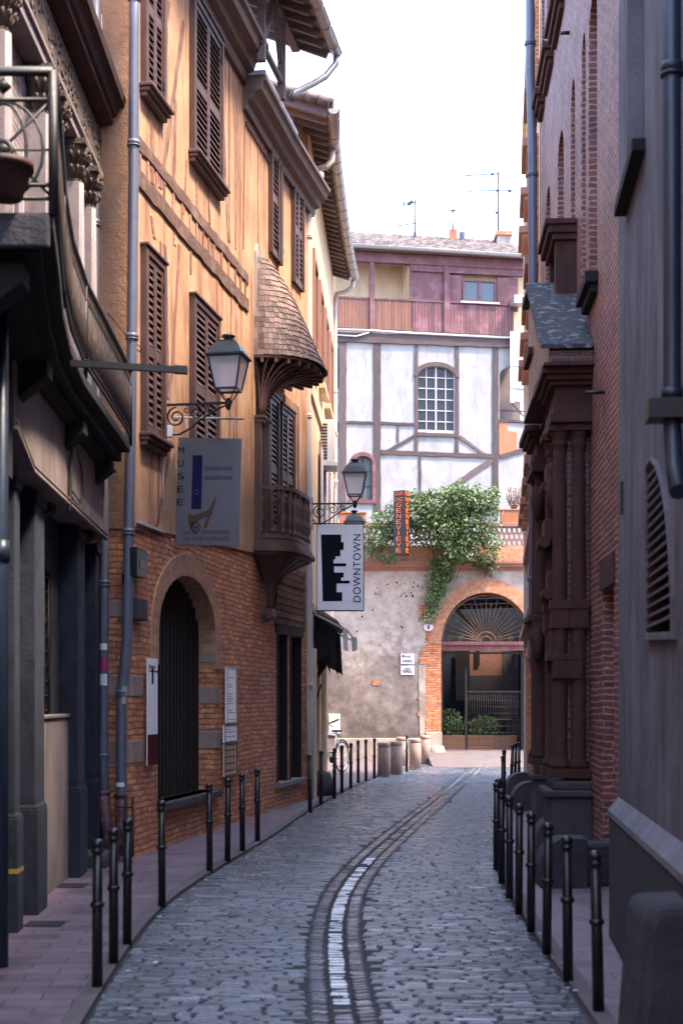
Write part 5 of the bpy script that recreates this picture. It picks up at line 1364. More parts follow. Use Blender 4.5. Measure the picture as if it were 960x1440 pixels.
m = MB(FT); m.mesh([(x_(456), .42, rz0 + .03), (x_(765), .42, rz0 + .03), (x_(765), -4.3, rz0 + 4.72 * rise), (x_(456), -4.3, rz0 + 4.72 * rise), (x_(456), .42, rz0 - .05), (x_(765), .42, rz0 - .05), (x_(765), -4.3, rz0), (x_(456), -4.3, rz0)], [(0, 1, 2, 3), (4, 7, 6, 5), (0, 4, 5, 1), (1, 5, 6, 2), (2, 6, 7, 3), (3, 7, 4, 0)]); rf = m.build('roof', M['tile'], tim)
gutter('gutter', [FT((x_(462), .53, rz0 + .02)), FT((x_(600), .53, rz0 + .0)), FT((x_(738), .53, rz0 - .03))], .10, M['zinc'], tim)
# chimneys on the roof
def chim(name, x0, x1, ytop, ybot, d, mat, cap):
    a, b = P(x0, ybot, d), P(x1, ytop, d); w_ = (b.x - a.x)
    m = MB(); m.box(a.x, b.x, d, d + w_ * .9, a.z - 1.2, b.z); o = m.build(name, mat, rf)
    return o, a, b
o, a, b = chim('chimney', 632, 642, 322, 350, 54, M['potclay'], 0)
cx_ = (a.x + b.x) / 2
m = MB(); m.tube([(cx_, 54.12, b.z), (cx_, 54.12, b.z + .72)], .055, 10); m.tube([(cx_, 54.12, b.z + .75), (cx_, 54.12, b.z + .79)], [.14, .02], 10); m.tube([(cx_ - .05, 54.12, b.z + .6), (cx_, 54.12, b.z + .78)], .01, 5); m.build('flue', M['zinc'], o)
chim('chimney', 646, 653, 326, 352, 54, M['greyrender'], 0)
m = MB(); a, b = P(699, 360, 53.5), P(718, 331, 53.5); m.box(a.x, b.x, 53.5, 54.6, a.z - 1.2, b.z); o = m.build('chimney', M['wallgrey'], rf)
m = MB(); m.box(a.x - .06, b.x + .05, 53.42, 54.7, b.z, b.z + .16); m.build('chimney_cap', M['brick'], o)
m = MB(); a2, b2 = P(706, 378, 53), P(745, 350, 53); 
m.prism([(a2.x, a2.z), (a2.x, b2.z + .1), (a2.x + .2, b2.z + .1), (b2.x, b2.z - .25), (b2.x, a2.z)], 53.0, 55); m.build('parapet_wall', M['cream'], rf)
def aerial(x, ytop, ybot, d, lab, arms):
    base = P(x, ybot, d); t = thing('tv_aerial', lab, 'aerial', base, 'television aerials on the far roof')
    m = MB(); m.tube([base - Vector((0, 0, .5)), P(x, ytop, d)], .036, 6); m.build('mast', M['iron'], t)
    for (xa, xb, ya, yb, n, h) in arms:
        m = MB(); A, B = P(xa, ya, d), P(xb, yb, d); m.tube([A, B], .026, 5)
        for k in range(n):
            p = A.lerp(B, (k + .5) / n); m.tube([p - Vector((0, h * .9, h * .25)), p + Vector((0, h * .9, h * .25))], .016, 4)
        m.build('antenna', M['pipe'], t)
    return t
t = aerial(583, 279, 345, 54, 'thin television aerial with a small tilted antenna left of the red chimney', [(566, 586, 288, 284, 6, .22), (558, 588, 318, 313, 6, .2)])
m = MB(); p = P(567, 287, 54); m.bar(p + Vector((0, 0, -.12)), p + Vector((0.02, 0, .12)), .05); p = P(583, 331, 54); m.bar(p + Vector((0, 0, -.1)), p + Vector((0, 0, .1)), .1); m.bar(P(573, 288, 54), P(580, 283, 54), .12, .1); m.bar(P(570, 275, 54), P(578, 292, 54), .02); m.build('amplifier_box', M['iron'], t)
t = aerial(700, 242, 345, 53.6, 'taller television aerial with two long horizontal arms above the right chimney', [(654, 702, 247, 244, 12, .16), (657, 731, 269, 267, 14, .18)])
m = MB(); 
for q in ((692, 245), (716, 269), (698, 299), (699, 268)): p = P(*q, 53.6); m.bar(p - Vector((.06, 0, .0)), p + Vector((.06, 0, 0)), .07)
m.build('amplifier_box', M['iron'], t)
#PART4
# ================================================================== RIGHT: the red brick mansion with the stone portal
FH = Frame((2.544, 11.3), (3.29, 23.5), (-1, 0))
man = thing('brick_mansion', 'tall dark red brick building with narrow arched windows and a heavy terracotta portal', 'building', (3.2, 17, 0))
def ud(d): return (d - 11.3) * 1.00187
HT = 14.6
holes = []; tall = []
for xn, xf in ((839, 827), (823, 817), (808, 802), (792, 783.5), (773, 767)):
    a, b = FH.ux(xn), FH.ux(xf); tall.append((a, b))
    holes.append([(a, 6.62)] + arch_pts(a, b, 9.5, .38, 10) + [(b, 6.62)])
ups = []
for d0, d1 in ((17.6, 18.8), (19.5, 20.7), (21.2, 22.3), (22.8, 23.3)):
    ups.append((ud(d0), ud(d1))); holes.append([(ud(d0), 11.7), (ud(d0), 14.4), (ud(d1), 14.4), (ud(d1), 11.7)])
dr = (FH.ux(862.5), FH.ux(847)); dz = FH.px(852, 828)[1]
holes.append([(dr[0], .12), (dr[0], dz), (dr[1], dz), (dr[1], .12)])
ad = (FH.ux(784), FH.ux(772)); adz = FH.px(776, 880)[1]
holes.append([(ad[0], .12)] + arch_pts(ad[0], ad[1], adz, .5, 10) + [(ad[1], .12)])
pd = (ud(17.15), ud(19.6)); holes.append([(pd[0], .14)] + arch_pts(pd[0], pd[1], 3.1, 1.1, 14) + [(pd[1], .14)])
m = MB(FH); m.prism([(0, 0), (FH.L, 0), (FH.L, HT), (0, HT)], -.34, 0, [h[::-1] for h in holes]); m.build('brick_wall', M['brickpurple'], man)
m = MB(FH); m.box(.01, FH.L - .01, -.5, -.345, 0, HT - .01); m.build('dark_interior', M['signbrown'], man)
for a, b in tall:
    m = MB(FH); m.box(a - .005, b + .005, -.30, -.26, 6.63, 9.95); w_ = m.build('window', M['glass'], man)
    m = MB(FH); m.box((a + b) / 2 - .03, (a + b) / 2 + .03, -.259, -.2, 6.64, 9.8); m.box(a + .0, a + .05, -.259, -.2, 6.64, 9.7); m.box(b - .05, b, -.259, -.2, 6.64, 9.7); m.build('window_frame', M['darkwood'], w_)
m = MB(FH)
for a, b in ((tall[0][0] - .1, tall[0][1] + .1),): m.box(a, b, .0, .14, 6.48, 6.61); m.box(a + .04, b - .04, 0, .08, 6.38, 6.479)
m.build('sill', M['darkstone'], man, .012)
for a, b in ups:
    m = MB(FH); m.box(a, b, -.3, -.26, 11.71, 14.39); w_ = m.build('window', M['glass'], man)
    m = MB(FH); m.box(a - .12, b + .12, .0, .17, 11.58, 11.69); m.box(a - .08, b + .08, 0, .12, 11.47, 11.579); m.box(a - .04, b + .04, 0, .07, 11.38, 11.469); m.build('sill', M['terracotta'], w_, .012)
m = MB(FH); m.box(dr[0], dr[1], -.33, -.29, .12, dz); m.build('door', M['darkwood'], man)
m = MB(FH); m.box(dr[0] - .1, dr[1] + .1, -.2, .025, dz + .002, dz + .32); m.build('door_lintel', M['terracotta'], man)
m = MB(FH); m.box(ad[0], ad[1], -.33, -.29, .12, adz + .5); m.build('door', M['darkwood'], man)
m = MB(FH); m.box(pd[0], pd[1], -.33, -.29, .14, 4.2); do = m.build('door', M['darkwood'], man)
m = MB(FH)
for k in range(4):
    for z0, z1 in ((.4, 1.3), (1.5, 2.9)): m.box(pd[0] + .1 + k * .6, pd[0] + .55 + k * .6, -.289, -.265, z0, z1)
m.build('door_panel', M['shutter'], do, .01)
# portal
m = MB(FH)
def col_(m, u, w, z0, z1, r):
    m.box(u - r * 1.5, u + r * 1.5, w - r * 1.5, w + r * 1.5, z0, z0 + .10); m.lathe([(r * 1.35, z0 + .10), (r * 1.45, z0 + .14), (r * 1.1, z0 + .20), (r, z0 + .24), (r * 1.04, z0 + (z1 - z0) * .4), (r * .86, z1 - .22)], (u, w, 0), 16)
    m.lathe([(r * .86, z1 - .22), (r * 1.2, z1 - .20), (r * .95, z1 - .16), (r * 1.1, z1 - .10), (r * 1.5, z1 - .04)], (u, w, 0), 16); m.box(u - r * 1.6, u + r * 1.6, w - r * 1.6, w + r * 1.6, z1 - .04, z1 + .03)
po = None
m.box(ud(16.35), ud(17.10), .001, .30, .95, 5.06); m.box(ud(19.7), ud(20.5), .001, .22, .95, 5.2); portal = m.build('portal', M['brickred'], man, .01)
for (u, w, r) in ((ud(16.30), .14, .085), (ud(16.32), .35, .085), (ud(16.95), .38, .085), (ud(19.85), .30, .08), (ud(20.4), .30, .08)):
    m = MB(FH); col_(m, u, w, 1.02 if u < ud(18) else 1.0, 5.02 if u < ud(18) else 5.2, r)
    zz = 2.95; m.box(u - r * 1.35, u + r * 1.35, w - r * 1.35, w + r * 1.35, zz, zz + .10); m.box(u - r * 1.2, u + r * 1.2, w - r * 1.2, w + r * 1.2, zz - .22, zz - .001)
    m.build('portal_column', M['terracotta'], portal)
for (a, b, w, z) in ((16.1, 17.15, .52, .0), (19.65, 20.6, .42, 0)):
    m = MB(FH); m.box(ud(a), ud(b), 0, w - .05, .0, .8); m.box(ud(a) - .04, ud(b) + .04, 0, w, .801, .88); m.box(ud(a) + .02, ud(b) - .02, 0, w - .08, .881, .98); m.build('portal_base', M['guard'], portal, .02)
m = MB(FH)   # entablature with returns
path = [(ud(20.7), .0), (ud(20.7), .40), (ud(19.6), .40), (ud(19.6), .20), (ud(17.25), .20), (ud(17.25), .44), (ud(16.15), .44), (ud(16.15), .0)]
for z, hgt, o_ in ((5.06, .10, .03), (5.161, .12, .0), (5.282, .20, -.04), (5.483, .05, .03), (5.534, .06, .08), (5.595, .09, .13)):
    pl = [(path[0][0] + o_, 0)] + [(u + (o_ if u > ud(18.5) and i in (0, 1) else (-o_ if i in (2, 3) and False else (-o_ if i in (6, 7) else (o_ if i in (4, 5) else -o_)))), w + (o_ if w > 0 else 0)) for i, (u, w) in enumerate(path[1:-1], 1)] + [(path[-1][0] - o_, 0)]
    m.prism([(p[0], p[1]) for p in pl], z, z + hgt, ax='z')
m.build('entablature', M['terracotta'], portal, .008)
m = MB(FH)   # stepped blocks and scroll brackets on the near pier
for z, w in ((4.55, .47), (3.9, .50), (3.3, .46)):
    m.box(ud(16.6), ud(17.0), .30, w, z - .12, z + .12); m.tube([(ud(16.55), w, z - .15), (ud(17.05), w, z - .15)], .07, 10)
for z in (4.35, 2.4):
    m.lathe([(.0, -.26), (.04, -.2), (.07, -.1), (.08, .0), (.06, .1), (.04, .16), (.055, .22), (.045, .29), (0, .32)], (ud(16.5), .42, z), 10)
    m.lathe([(.0, -.30), (.05, -.2), (.08, -.1), (.09, .02), (.07, .14), (.04, .2)], (ud(19.6), .36, z + .3), 10)
for (u0_, u1_, w_, z) in ((ud(19.6), ud(20.6), .48, 3.0), (ud(16.2), ud(16.6), .5, 2.35)):
    m.box(u0_, u1_, .1, w_ - .06, z - .2, z); m.box(u0_, u1_, .1, w_, z + .001, z + .08)
m.build('portal_carving', M['terracotta'], portal, .008)
m = MB(FH); A = ud(19.3); Bm = ud(18.35); Cn = ud(15.95)    # pediment
m.prism([(Cn + .02, 5.70), (Cn + .02, 5.84), (Bm, 7.20), (A, 7.20), (A, 5.70)], .0, .50); m.build('pediment', M['brickred'], portal, .015)
m = MB(FH); m.box(Cn - .02, A + .03, .001, .56, 5.66, 5.699); m.box(Bm + .1, A + .06, .001, .56, 6.4, 6.5); m.build('pediment_moulding', M['terracotta'], portal, .01)
m = MB(FH); m.prism([(Cn - .03, 5.845), (Cn - .03, 5.90), (Bm, 7.30), (Bm, 7.225)], -.0, .60); m.prism([(Bm + .001, 7.225), (Bm + .001, 7.30), (A + .05, 7.29), (A + .05, 7.215)], -.0, .58); m.build('pediment_slab', M['lichen'], portal, .012)
m = MB(FH)   # small hood above the pediment
a, b = ud(17.75), ud(19.0)
m.box(a, b, .001, .40, 7.86, 7.93); m.box(a + .03, b - .03, .001, .36, 7.76, 7.859); m.box(a + .06, b - .06, .001, .30, 7.68, 7.759)
m.box(a + .1, a + .28, .001, .26, 7.0, 7.679); m.box(b - .28, b - .1, .001, .26, 7.0, 7.679); m.build('upper_hood', M['terracotta'], portal, .01)
m = MB(FH); m.box(a + .3, b - .3, .002, .05, 7.0, 7.67); m.build('niche', M['signbrown'], portal)
m = MB(FH); q = FH.px(800, 46)
m.tube([(q[0], .0, q[1]), (q[0], .12, q[1])], .025, 8); m.tube([(ud(15.0), 0, 5.15), (ud(15.0), .2, 5.15)], .02, 6); m.build('tie_rod_end', M['iron'], man)
downpipe('downpipe', [P(745, -60, 23.35), P(745, 100, 23.35), P(748, 200, 23.35), P(749, 560, 23.35), P(749, 925, 23.35), P(751, 938, 23.35), P(757, 948, 23.42)], .075, M['pipeblue'] if False else M['pipe'], man, (12.7, 10.55, 8.3, 6.1, 3.9, 2.6))
m = MB(FH); 
m.tube([(ud(22.6), .05, .1), (ud(22.6), .05, 3.2)], .02, 6); m.tube([(ud(22.95), .04, .1), (ud(22.95), .04, 2.6)], .012, 6); m.tube([(ud(22.3), .04, 1.0), (ud(22.3), .04, 2.2)], .012, 6); m.build('conduit', M['cable'], man)
def plate(F, name, label, cat, x0, x1, y0, y1, w, mat, th=.03, bev=.004, group=None):
    u0_, z1_ = F.px(x0, y0, w); u1_, z0_ = F.px(x1, y1, w); z0_ = F.px((x0 + x1) / 2, y1, w)[1]; z1_ = F.px((x0 + x1) / 2, y0, w)[1]
    t = thing(name, label, cat, F(((u0_ + u1_) / 2, w, z0_)), group)
    m = MB(F); m.box(u0_, u1_, w - th, w, z0_, z1_); m.build('panel', M[mat], t, bev)
    return t, u0_, u1_, z0_, z1_
t, a, b, z0, z1 = plate(FH, 'intercom', 'bronze coloured intercom panel beside the far arched door of the red brick building', 'intercom', 784, 774, 993, 1022, .03, 'terracotta')
m = MB(FH)
for k in range(3): m.box(min(a, b) + .06, max(a, b) - .06, .031, .045, z0 + .06 + k * .08, z0 + .09 + k * .08)
m.build('button', M['chrome'], t)
t, a, b, z0, z1 = plate(FH, 'letter_box', 'dark flat letter box just below the intercom on the brick wall', 'letter box', 784, 774, 1026, 1050, .035, 'brickred')
m = MB(FH); m.box(min(a, b) + .05, max(a, b) - .05, .036, .04, z1 - .08, z1 - .05); m.build('slot', M['black'], t)
t = thing('wall_light', 'small boxy wall light on the brick beside the portal capital', 'lamp', FH((ud(21.2), 0, 4.9)))
m = MB(FH); m.box(ud(21.0), ud(21.25), .0, .16, 4.65, 5.05); m.build('housing', M['iron'], t, .01)
m = MB(FH); m.box(ud(20.985), ud(20.999), .02, .15, 4.88, 5.03); m.build('lens', M['lampglass'], t)
# step of the mansion
m = MB(FH); m.box(dr[0] - .1, dr[1] + .1, -.3, .0, .0, .118); m.box(pd[0], pd[1], -.3, .12, .0, .138); m.build('door_step', M['guard'], man, .015)
m = MB(); m.prism([(2.95, 11.35), (3.75, 23.45), (9, 23.45), (9, 11.35)], 0, HT - .05, ax='z'); m.build('rear_wall', M['brickred'], man)
m = MB(FH); m.profile([(0, 0), (.1, 0), (.14, .1), (.3, .16), (.34, .3), (0, .32)], [(0, 0), (FH.L, 0)]); m.T = lambda p: FH((p[0], p[1], p[2] + HT)); m.build('eaves_cornice', M['tcbright'], man)

# ================================================================== RIGHT FAR: cream building past the mansion
FQ = Frame((3.31, 23.8), (4.42, 33.8), (-1, 0))
far = thing('pale_side_building', 'pale cream building with brick window surrounds showing as a sliver beyond the red brick mansion', 'building', (4, 28, 0))
m = MB(FQ); m.box(0, FQ.L, -.4, 0, 5.2, 14.6); m.build('wall', M['cream'], far)
m = MB(FQ); m.box(0, FQ.L, -.4, .01, 0, 5.199); m.build('ground_floor_wall', M['brickred'], far)
for (a, b) in ((.7, 1.7), (3.2, 4.2), (5.8, 6.8), (8.2, 9.2)):
    for z0, z1 in ((.3, 2.9), (6.1, 8.1), (9.5, 11.4), (12.5, 14.0)):
        m = MB(FQ); m.box(a, b, .0, .016, z0, z1); w_ = m.build('window', M['glass'], far)
        m = MB(FQ); m.box(a - .18, a, 0, .05, z0, z1 + .2); m.box(b, b + .18, 0, .05, z0, z1 + .2); m.box(a + .001, b - .001, 0, .049, z1 + .001, z1 + .199); m.build('brick_surround', M['brick'], w_)
        if z0 > 1: m = MB(FQ); m.box(a - .25, b + .25, .0, .24, z0 - .16, z0 - .001); m.box(a - .2, b + .2, .0, .16, z0 - .26, z0 - .161); m.build('sill', M['tcbright'], w_, .012)
m = MB(FQ); m.box(0, FQ.L, 0, .12, 5.1, 5.3); m.box(0, FQ.L, 0, .2, 3.3, 3.45); m.build('string_course', M['tcbright'], far, .01)
m = MB(FQ); m.box(-.0, FQ.L, .0, .16, 14.6, 14.72); m.box(0, FQ.L, 0, .08, 14.45, 14.599); m.build('roof_eave', M['cream'], far)
m = MB(); m.prism([(3.75, 23.6), (4.75, 33.7), (9, 33.7), (9, 23.6)], 0, 14.5, ax='z'); m.build('rear_wall', M['cream'], far)
m = MB(FQ); m.box(FQ.L - .3, FQ.L + .0, .01, .1, .02, 14); m.build('corner_pipe', M['pipecream'], far)
m = MB(FT); m.box(FT.ux(716), FT.ux(733), .0, .6, tp(720, 432)[1], tp(720, 425)[1] + .1); m.build('small_canopy', M['zinc'], tim)

# ================================================================== RIGHT NEAR: grey rendered building
FG = Frame((1.37, 3.0), (2.2, 11.3), (-1, 0))
grey = thing('grey_rendered_building', 'near grey rendered building with dark sloped-top plinth and an arched louvred vent', 'building', (2.2, 8, 0))
def gp_(x, y, w=0.0): return FG.px(x, y, w)
louv = [(912, 895), (912, 662), (914, 652), (919, 647), (926, 655), (934, 680), (941, 720), (946, 775), (949, 835), (950, 893)]
lp = [gp_(*q) for q in louv]
gwn = [gp_(875, -260), gp_(877, 60), gp_(880, 288), gp_(906, 203), gp_(903, -260)]
gwn = [(gp_(881, 0)[0], gp_(881, 283)[1]), (gp_(881, 0)[0], 8.0), (gp_(905, 0)[0], 8.0), (gp_(905, 0)[0], gp_(881, 283)[1])]
m = MB(FG); m.prism([(-.2, 0), (FG.L, 0), (FG.L, 11.0), (-.2, 8.3)], -.35, 0, [lp, gwn]); m.build('rendered_wall', M['greyrender'], grey)
m = MB(FG); m.box(.1, FG.L - .1, -.37, -.352, .1, 8.2); m.build('dark_interior', M['black'], grey)
m = MB(FG); q = gwn; m.box(q[0][0] - (-.0), q[2][0], -.22, -.18, q[0][1], 7.95); wo = m.build('window', M['glass'], grey)
m = MB(FG); m.box(min(q[0][0], q[2][0]) - .08, max(q[0][0], q[2][0]) + .08, -.1, .09, q[0][1] - .09, q[0][1] - .001); m.build('sill', M['darkstone'], wo, .01)
m = MB(FG); ua_, ub_ = sorted((q[0][0], q[2][0])); m.box(ua_, ua_ + .06, -.179, -.12, q[0][1], 7.95); m.box(ub_ - .06, ub_, -.179, -.12, q[0][1], 7.95); m.build('window_frame', M['shop'], wo)
m = MB(FG); ins = []
cu = sum(p[0] for p in lp) / len(lp); cz = sum(p[1] for p in lp) / len(lp)
outr = [(cu + (p[0] - cu) * 1.05, cz + (p[1] - cz) * 1.04) for p in lp]; 
m.prism(outr, -.10, .03, [[(cu + (p[0] - cu) * .96, cz + (p[1] - cz) * .97) for p in lp]]); lo = m.build('louvre_frame', M['greyrender'], grey, .005)
zlo, zhi = min(p[1] for p in lp), max(p[1] for p in lp)
def span(z):
    xs = []
    for p, q in zip(lp, lp[1:] + lp[:1]):
        if min(p[1], q[1]) <= z <= max(p[1], q[1]) and abs(p[1] - q[1]) > 1e-6: xs.append(p[0] + (q[0] - p[0]) * (z - p[1]) / (q[1] - p[1]))
    return (min(xs), max(xs)) if len(xs) > 1 else None
nlo = 16
for k in range(nlo):
    z = zlo + .10 + (zhi - zlo - .14) * k / nlo; s_ = span(z)
    if s_:
        m = MB(FG); a, b = s_; V = [(a, .02, z), (b, .02, z), (b, -.09, z + .062), (a, -.09, z + .062)]; V += [(v[0], v[1] + .004, v[2] + .014) for v in V]
        m.mesh(V, [(0, 1, 2, 3), (7, 6, 5, 4), (0, 4, 5, 1), (3, 2, 6, 7), (0, 3, 7, 4), (1, 5, 6, 2)]); m.build('slat', M['stonecap'], lo)
m = MB(FG); m.prism([(.001, 0), (.075, 0), (.075, 1.03), (.001, 1.13)], -.2, FG.L + .02, ax='u'); 
m.build('plinth', M['plinth'], grey)
m = MB(FG); m.prism([(.002, 1.134), (.082, 1.030), (.082, .985), (.076, .985), (.076, 1.024), (.002, 1.122)], -.2, FG.L + .025, ax='u'); m.build('plinth_cap', M['stonecap'], grey)
up_ = gp_(947, 300, .08)[0]
downpipe('downpipe', [FG((up_, .09, 8.2)), FG((up_, .09, 4.0)), FG((up_, .09, 3.35)), FG((up_ - .1, .09, 3.1)), FG((up_ - .25, .09, 2.95))], .048, M['pipeblue'], grey, (5.2, 3.5))
m = MB(FG); m.box(up_ - .10, up_ + .10, .0, .22, 3.36, 3.46); m.build('pipe_bracket', M['iron'], grey)
m = MB(FG); q = gp_(875, 700); m.box(q[0] - .04, q[0] + .04, .0, .02, q[1] - .12, q[1] + .12); m.build('wall_plate', M['iron'], grey)
m = MB(); m.prism([(2.5, 3.0), (2.55, 11.3), (9, 11.3), (9, 3.0)], 0, 8.25, ax='z'); m.build('rear_wall', M['greyrender'], grey)
# unseen house rows continue the street behind the camera, added to shade it
t = thing('added_house_row', 'unseen tall grey house row, added for shade, continuing the right side of the street behind the viewer', 'building', (4, -6, 0))
m = MB(); m.prism([(1.9, -18), (1.39, 2.99), (9, 2.99), (9, -18)], 0, 7.5, ax='z'); m.build('wall', M['greyrender'], t)
t = thing('added_house_row', 'unseen ochre house row, added for shade, continuing the left side of the street behind the viewer', 'building', (-5, -6, 0))
m = MB(); m.prism([(-2.6, -18), (-2.6, 6.0), (-9, 6.0), (-9, -18)], 0, 8.5, ax='z'); m.build('wall', M['ochre2'], t)
m = MB(); m.prism([(-3.1, 6.2), (-3.2, 17.0), (-9, 17.0), (-9, 6.2)], 0, 10.8, ax='z'); m.build('rear_wall', M['ochre2'], shop)

# ================================================================== guard stones
gi = [('rounded grey guard stone furthest away at the foot of the right wall', P(713, 1120, 28.1).x, P(741, 1120, 28.1).x, 28.1, .45, 'guard'),
      ('rounded grey guard stone just in front of the furthest one by the right downpipe', P(719, 1140, 24.5).x, P(755, 1140, 24.5).x, 24.3, .49, 'guard'),
      ('pale worn guard stone at the foot of the portal base', P(751, 1208, 17.05).x, P(786, 1208, 17.05).x, 16.9, .48, 'guard'),
      ('dark blocky guard stone nearest before the mansion door', P(757, 1253, 14.3).x, P(806, 1253, 14.3).x, 14.2, .50, 'guarddark')]
for lab, x0, x1, d, h, mt in gi:
    t = thing('guard_stone', lab, 'guard stone', ((x0 + x1) / 2, d, 0), 'guard stones along the right wall')
    m = MB(); w_ = x1 - x0; prof = [(x1 + .12, .02), (x0 + .01, .02)] + [(x0 + w_ * .75 * (1 - math.cos(a * math.pi / 16)), .02 + h * (.42 + .58 * math.sin(a * math.pi / 16))) for a in range(0, 9)] + [(x1 + .12, h + .02)]
    V = []; 
    m.prism(prof, d - .02, d + .42); m.build('stone', M[mt], t, .05)
m = MB(); t = thing('guard_stone', 'small dark square stone block between the portal base and the near doorway', 'guard stone', (2.45, 14.7, 0), 'guard stones along the right wall')
a, b = P(816, 1251, 14.35), P(840, 1190, 14.35); m.box(a.x, b.x + .2, 14.35, 14.7, .02, .46); m.build('stone', M['guarddark'], t, .04)
t = thing('stone_bollard', 'large smooth dark stone guard block with rounded shoulder close to the camera', 'guard stone', (1.65, 7, 0))
m = MB(); x0, x1, d = 1.46, 2.0, 7.0
prof = [(x1, .02), (x0 - .04, .02), (x0 + .02, .78)] + [(x0 + .10 - .08 * math.cos(a * math.pi / 12), .80 + .10 * math.sin(a * math.pi / 12)) for a in range(0, 7)] + [(x1, .92)]
m.prism(prof, d - .1, d + .45); m.build('stone', M['guarddark'], t, .05)

# ================================================================== bollards
proto = local('street_bollard', '', 'bollard', (0, 0, 0), 'black iron bollards along the kerbs')
m = MB(); m.lathe([(.036, 0), (.034, .5), (.032, .90)], (0, 0, 0), 20); m.build('post', M['bollard'], proto)
m = MB(); m.lathe([(.034, .525), (.044, .53), (.047, .545), (.044, .56), (.034, .565)], (0, 0, 0), 20); m.build('collar', M['bollard'], proto)
m = MB(); m.lathe([(.032, .885), (.041, .89), (.041, .905), (.035, .91), (.036, .93), (.043, .935), (.043, .95), (.034, .965), (.018, .975), (0, .977)], (0, 0, 0), 20); m.build('cap', M['bollard'], proto)
ordn = ['nearest', 'second', 'third', 'fourth', 'fifth', 'sixth', 'seventh', 'eighth', 'ninth', 'tenth', 'eleventh', 'twelfth', 'thirteenth', 'fourteenth', 'fifteenth', 'sixteenth', 'last']
leftb = [(137, 1388), (160, 1355), (179, 1328), (228, 1275), (295, 1225), (320, 1211), (341, 1197), (362, 1183), (436, 1142), (451, 1131), (470, 1123), (480.5, 1115), (493, 1108.5), (503.5, 1101), (514.5, 1098), (526, 1095)]
rightb = [(841, 1422), (798, 1379), (768, 1341), (746, 1310), (729, 1285), (716, 1263), (705, 1242), (697.5, 1223), (700.5, 1212)]
rightc = [(706.5, 1145), (708, 1128), (718, 1113), (723.5, 1108), (729, 1105.5)]
first = True
def put_b(x, y, lab, s=1.0, lean=0):
    global first
    q = G(x, y, .022); o = proto if first else copy_tree(proto); first = False
    o.location = (q.x, q.y, .018); o['label'] = lab; o.scale = (1, 1, s); o.rotation_euler = (R(lean * .5), R(lean), random.uniform(0, 6))
    o.rotation_euler = (R(random.uniform(-.6, .6)), R(lean + random.uniform(-.5, .5)), 0)
for i, (x, y) in enumerate(leftb):
    n = 'black iron bollard, ' + ('nearest' if i == 0 else ordn[i] + ' from the near end') + ' of the left row'
    if i == 3: n = 'black iron bollard standing alone before the left corner of the arched gate'
    if i == 8: n = 'slightly leaning black iron bollard in front of the cream corner downpipe'
    put_b(x, y, n, lean=(-1.5 if i == 8 else 0))
put_b(571.5, 1085, 'black iron bollard standing among the beige stone cylinders')
for i, (x, y) in enumerate(rightb):
    put_b(x, y, 'black iron bollard, ' + ('nearest' if i == 0 else ordn[i] + ' from the near end') + ' of the right row', lean=(-1.2 if i == 0 else (.4 if i == 2 else 0)))
for i, (x, y) in enumerate(rightc):
    put_b(x, y, 'black iron bollard, ' + ['first', 'second', 'third', 'fourth', 'furthest'][i] + ' of the far right group before the arch', lean=[0, 0, 2, 1.5, 1][i])
cyl = local('stone_cylinder_bollard', '', 'bollard', (0, 0, 0), 'beige stone cylinder bollards before the far wall')
m = MB(); m.lathe([(.165, 0), (.160, .70), (.15, .71), (.15, .725), (.162, .735), (.160, .81), (.145, .83), (0, .835)], (0, 0, 0), 24); m.build('cylinder', M['granite'], cyl)
for i, (x, y, lab) in enumerate(((539.7, 1091, 'leftmost and nearest'), (556.7, 1088, 'second from the left, close beside the leftmost,'), (564.5, 1077, 'middle and half hidden, behind the thin black bollard,'), (583.6, 1081, 'second from the right'), (597, 1073, 'rightmost and furthest'))):
    o = cyl if i == 0 else copy_tree(cyl); q = G(x, y, .022); o.location = (q.x, q.y, .02); o['label'] = 'beige stone cylinder bollard, ' + lab + ' of the five'
    o.rotation_euler = (0, 0, i)

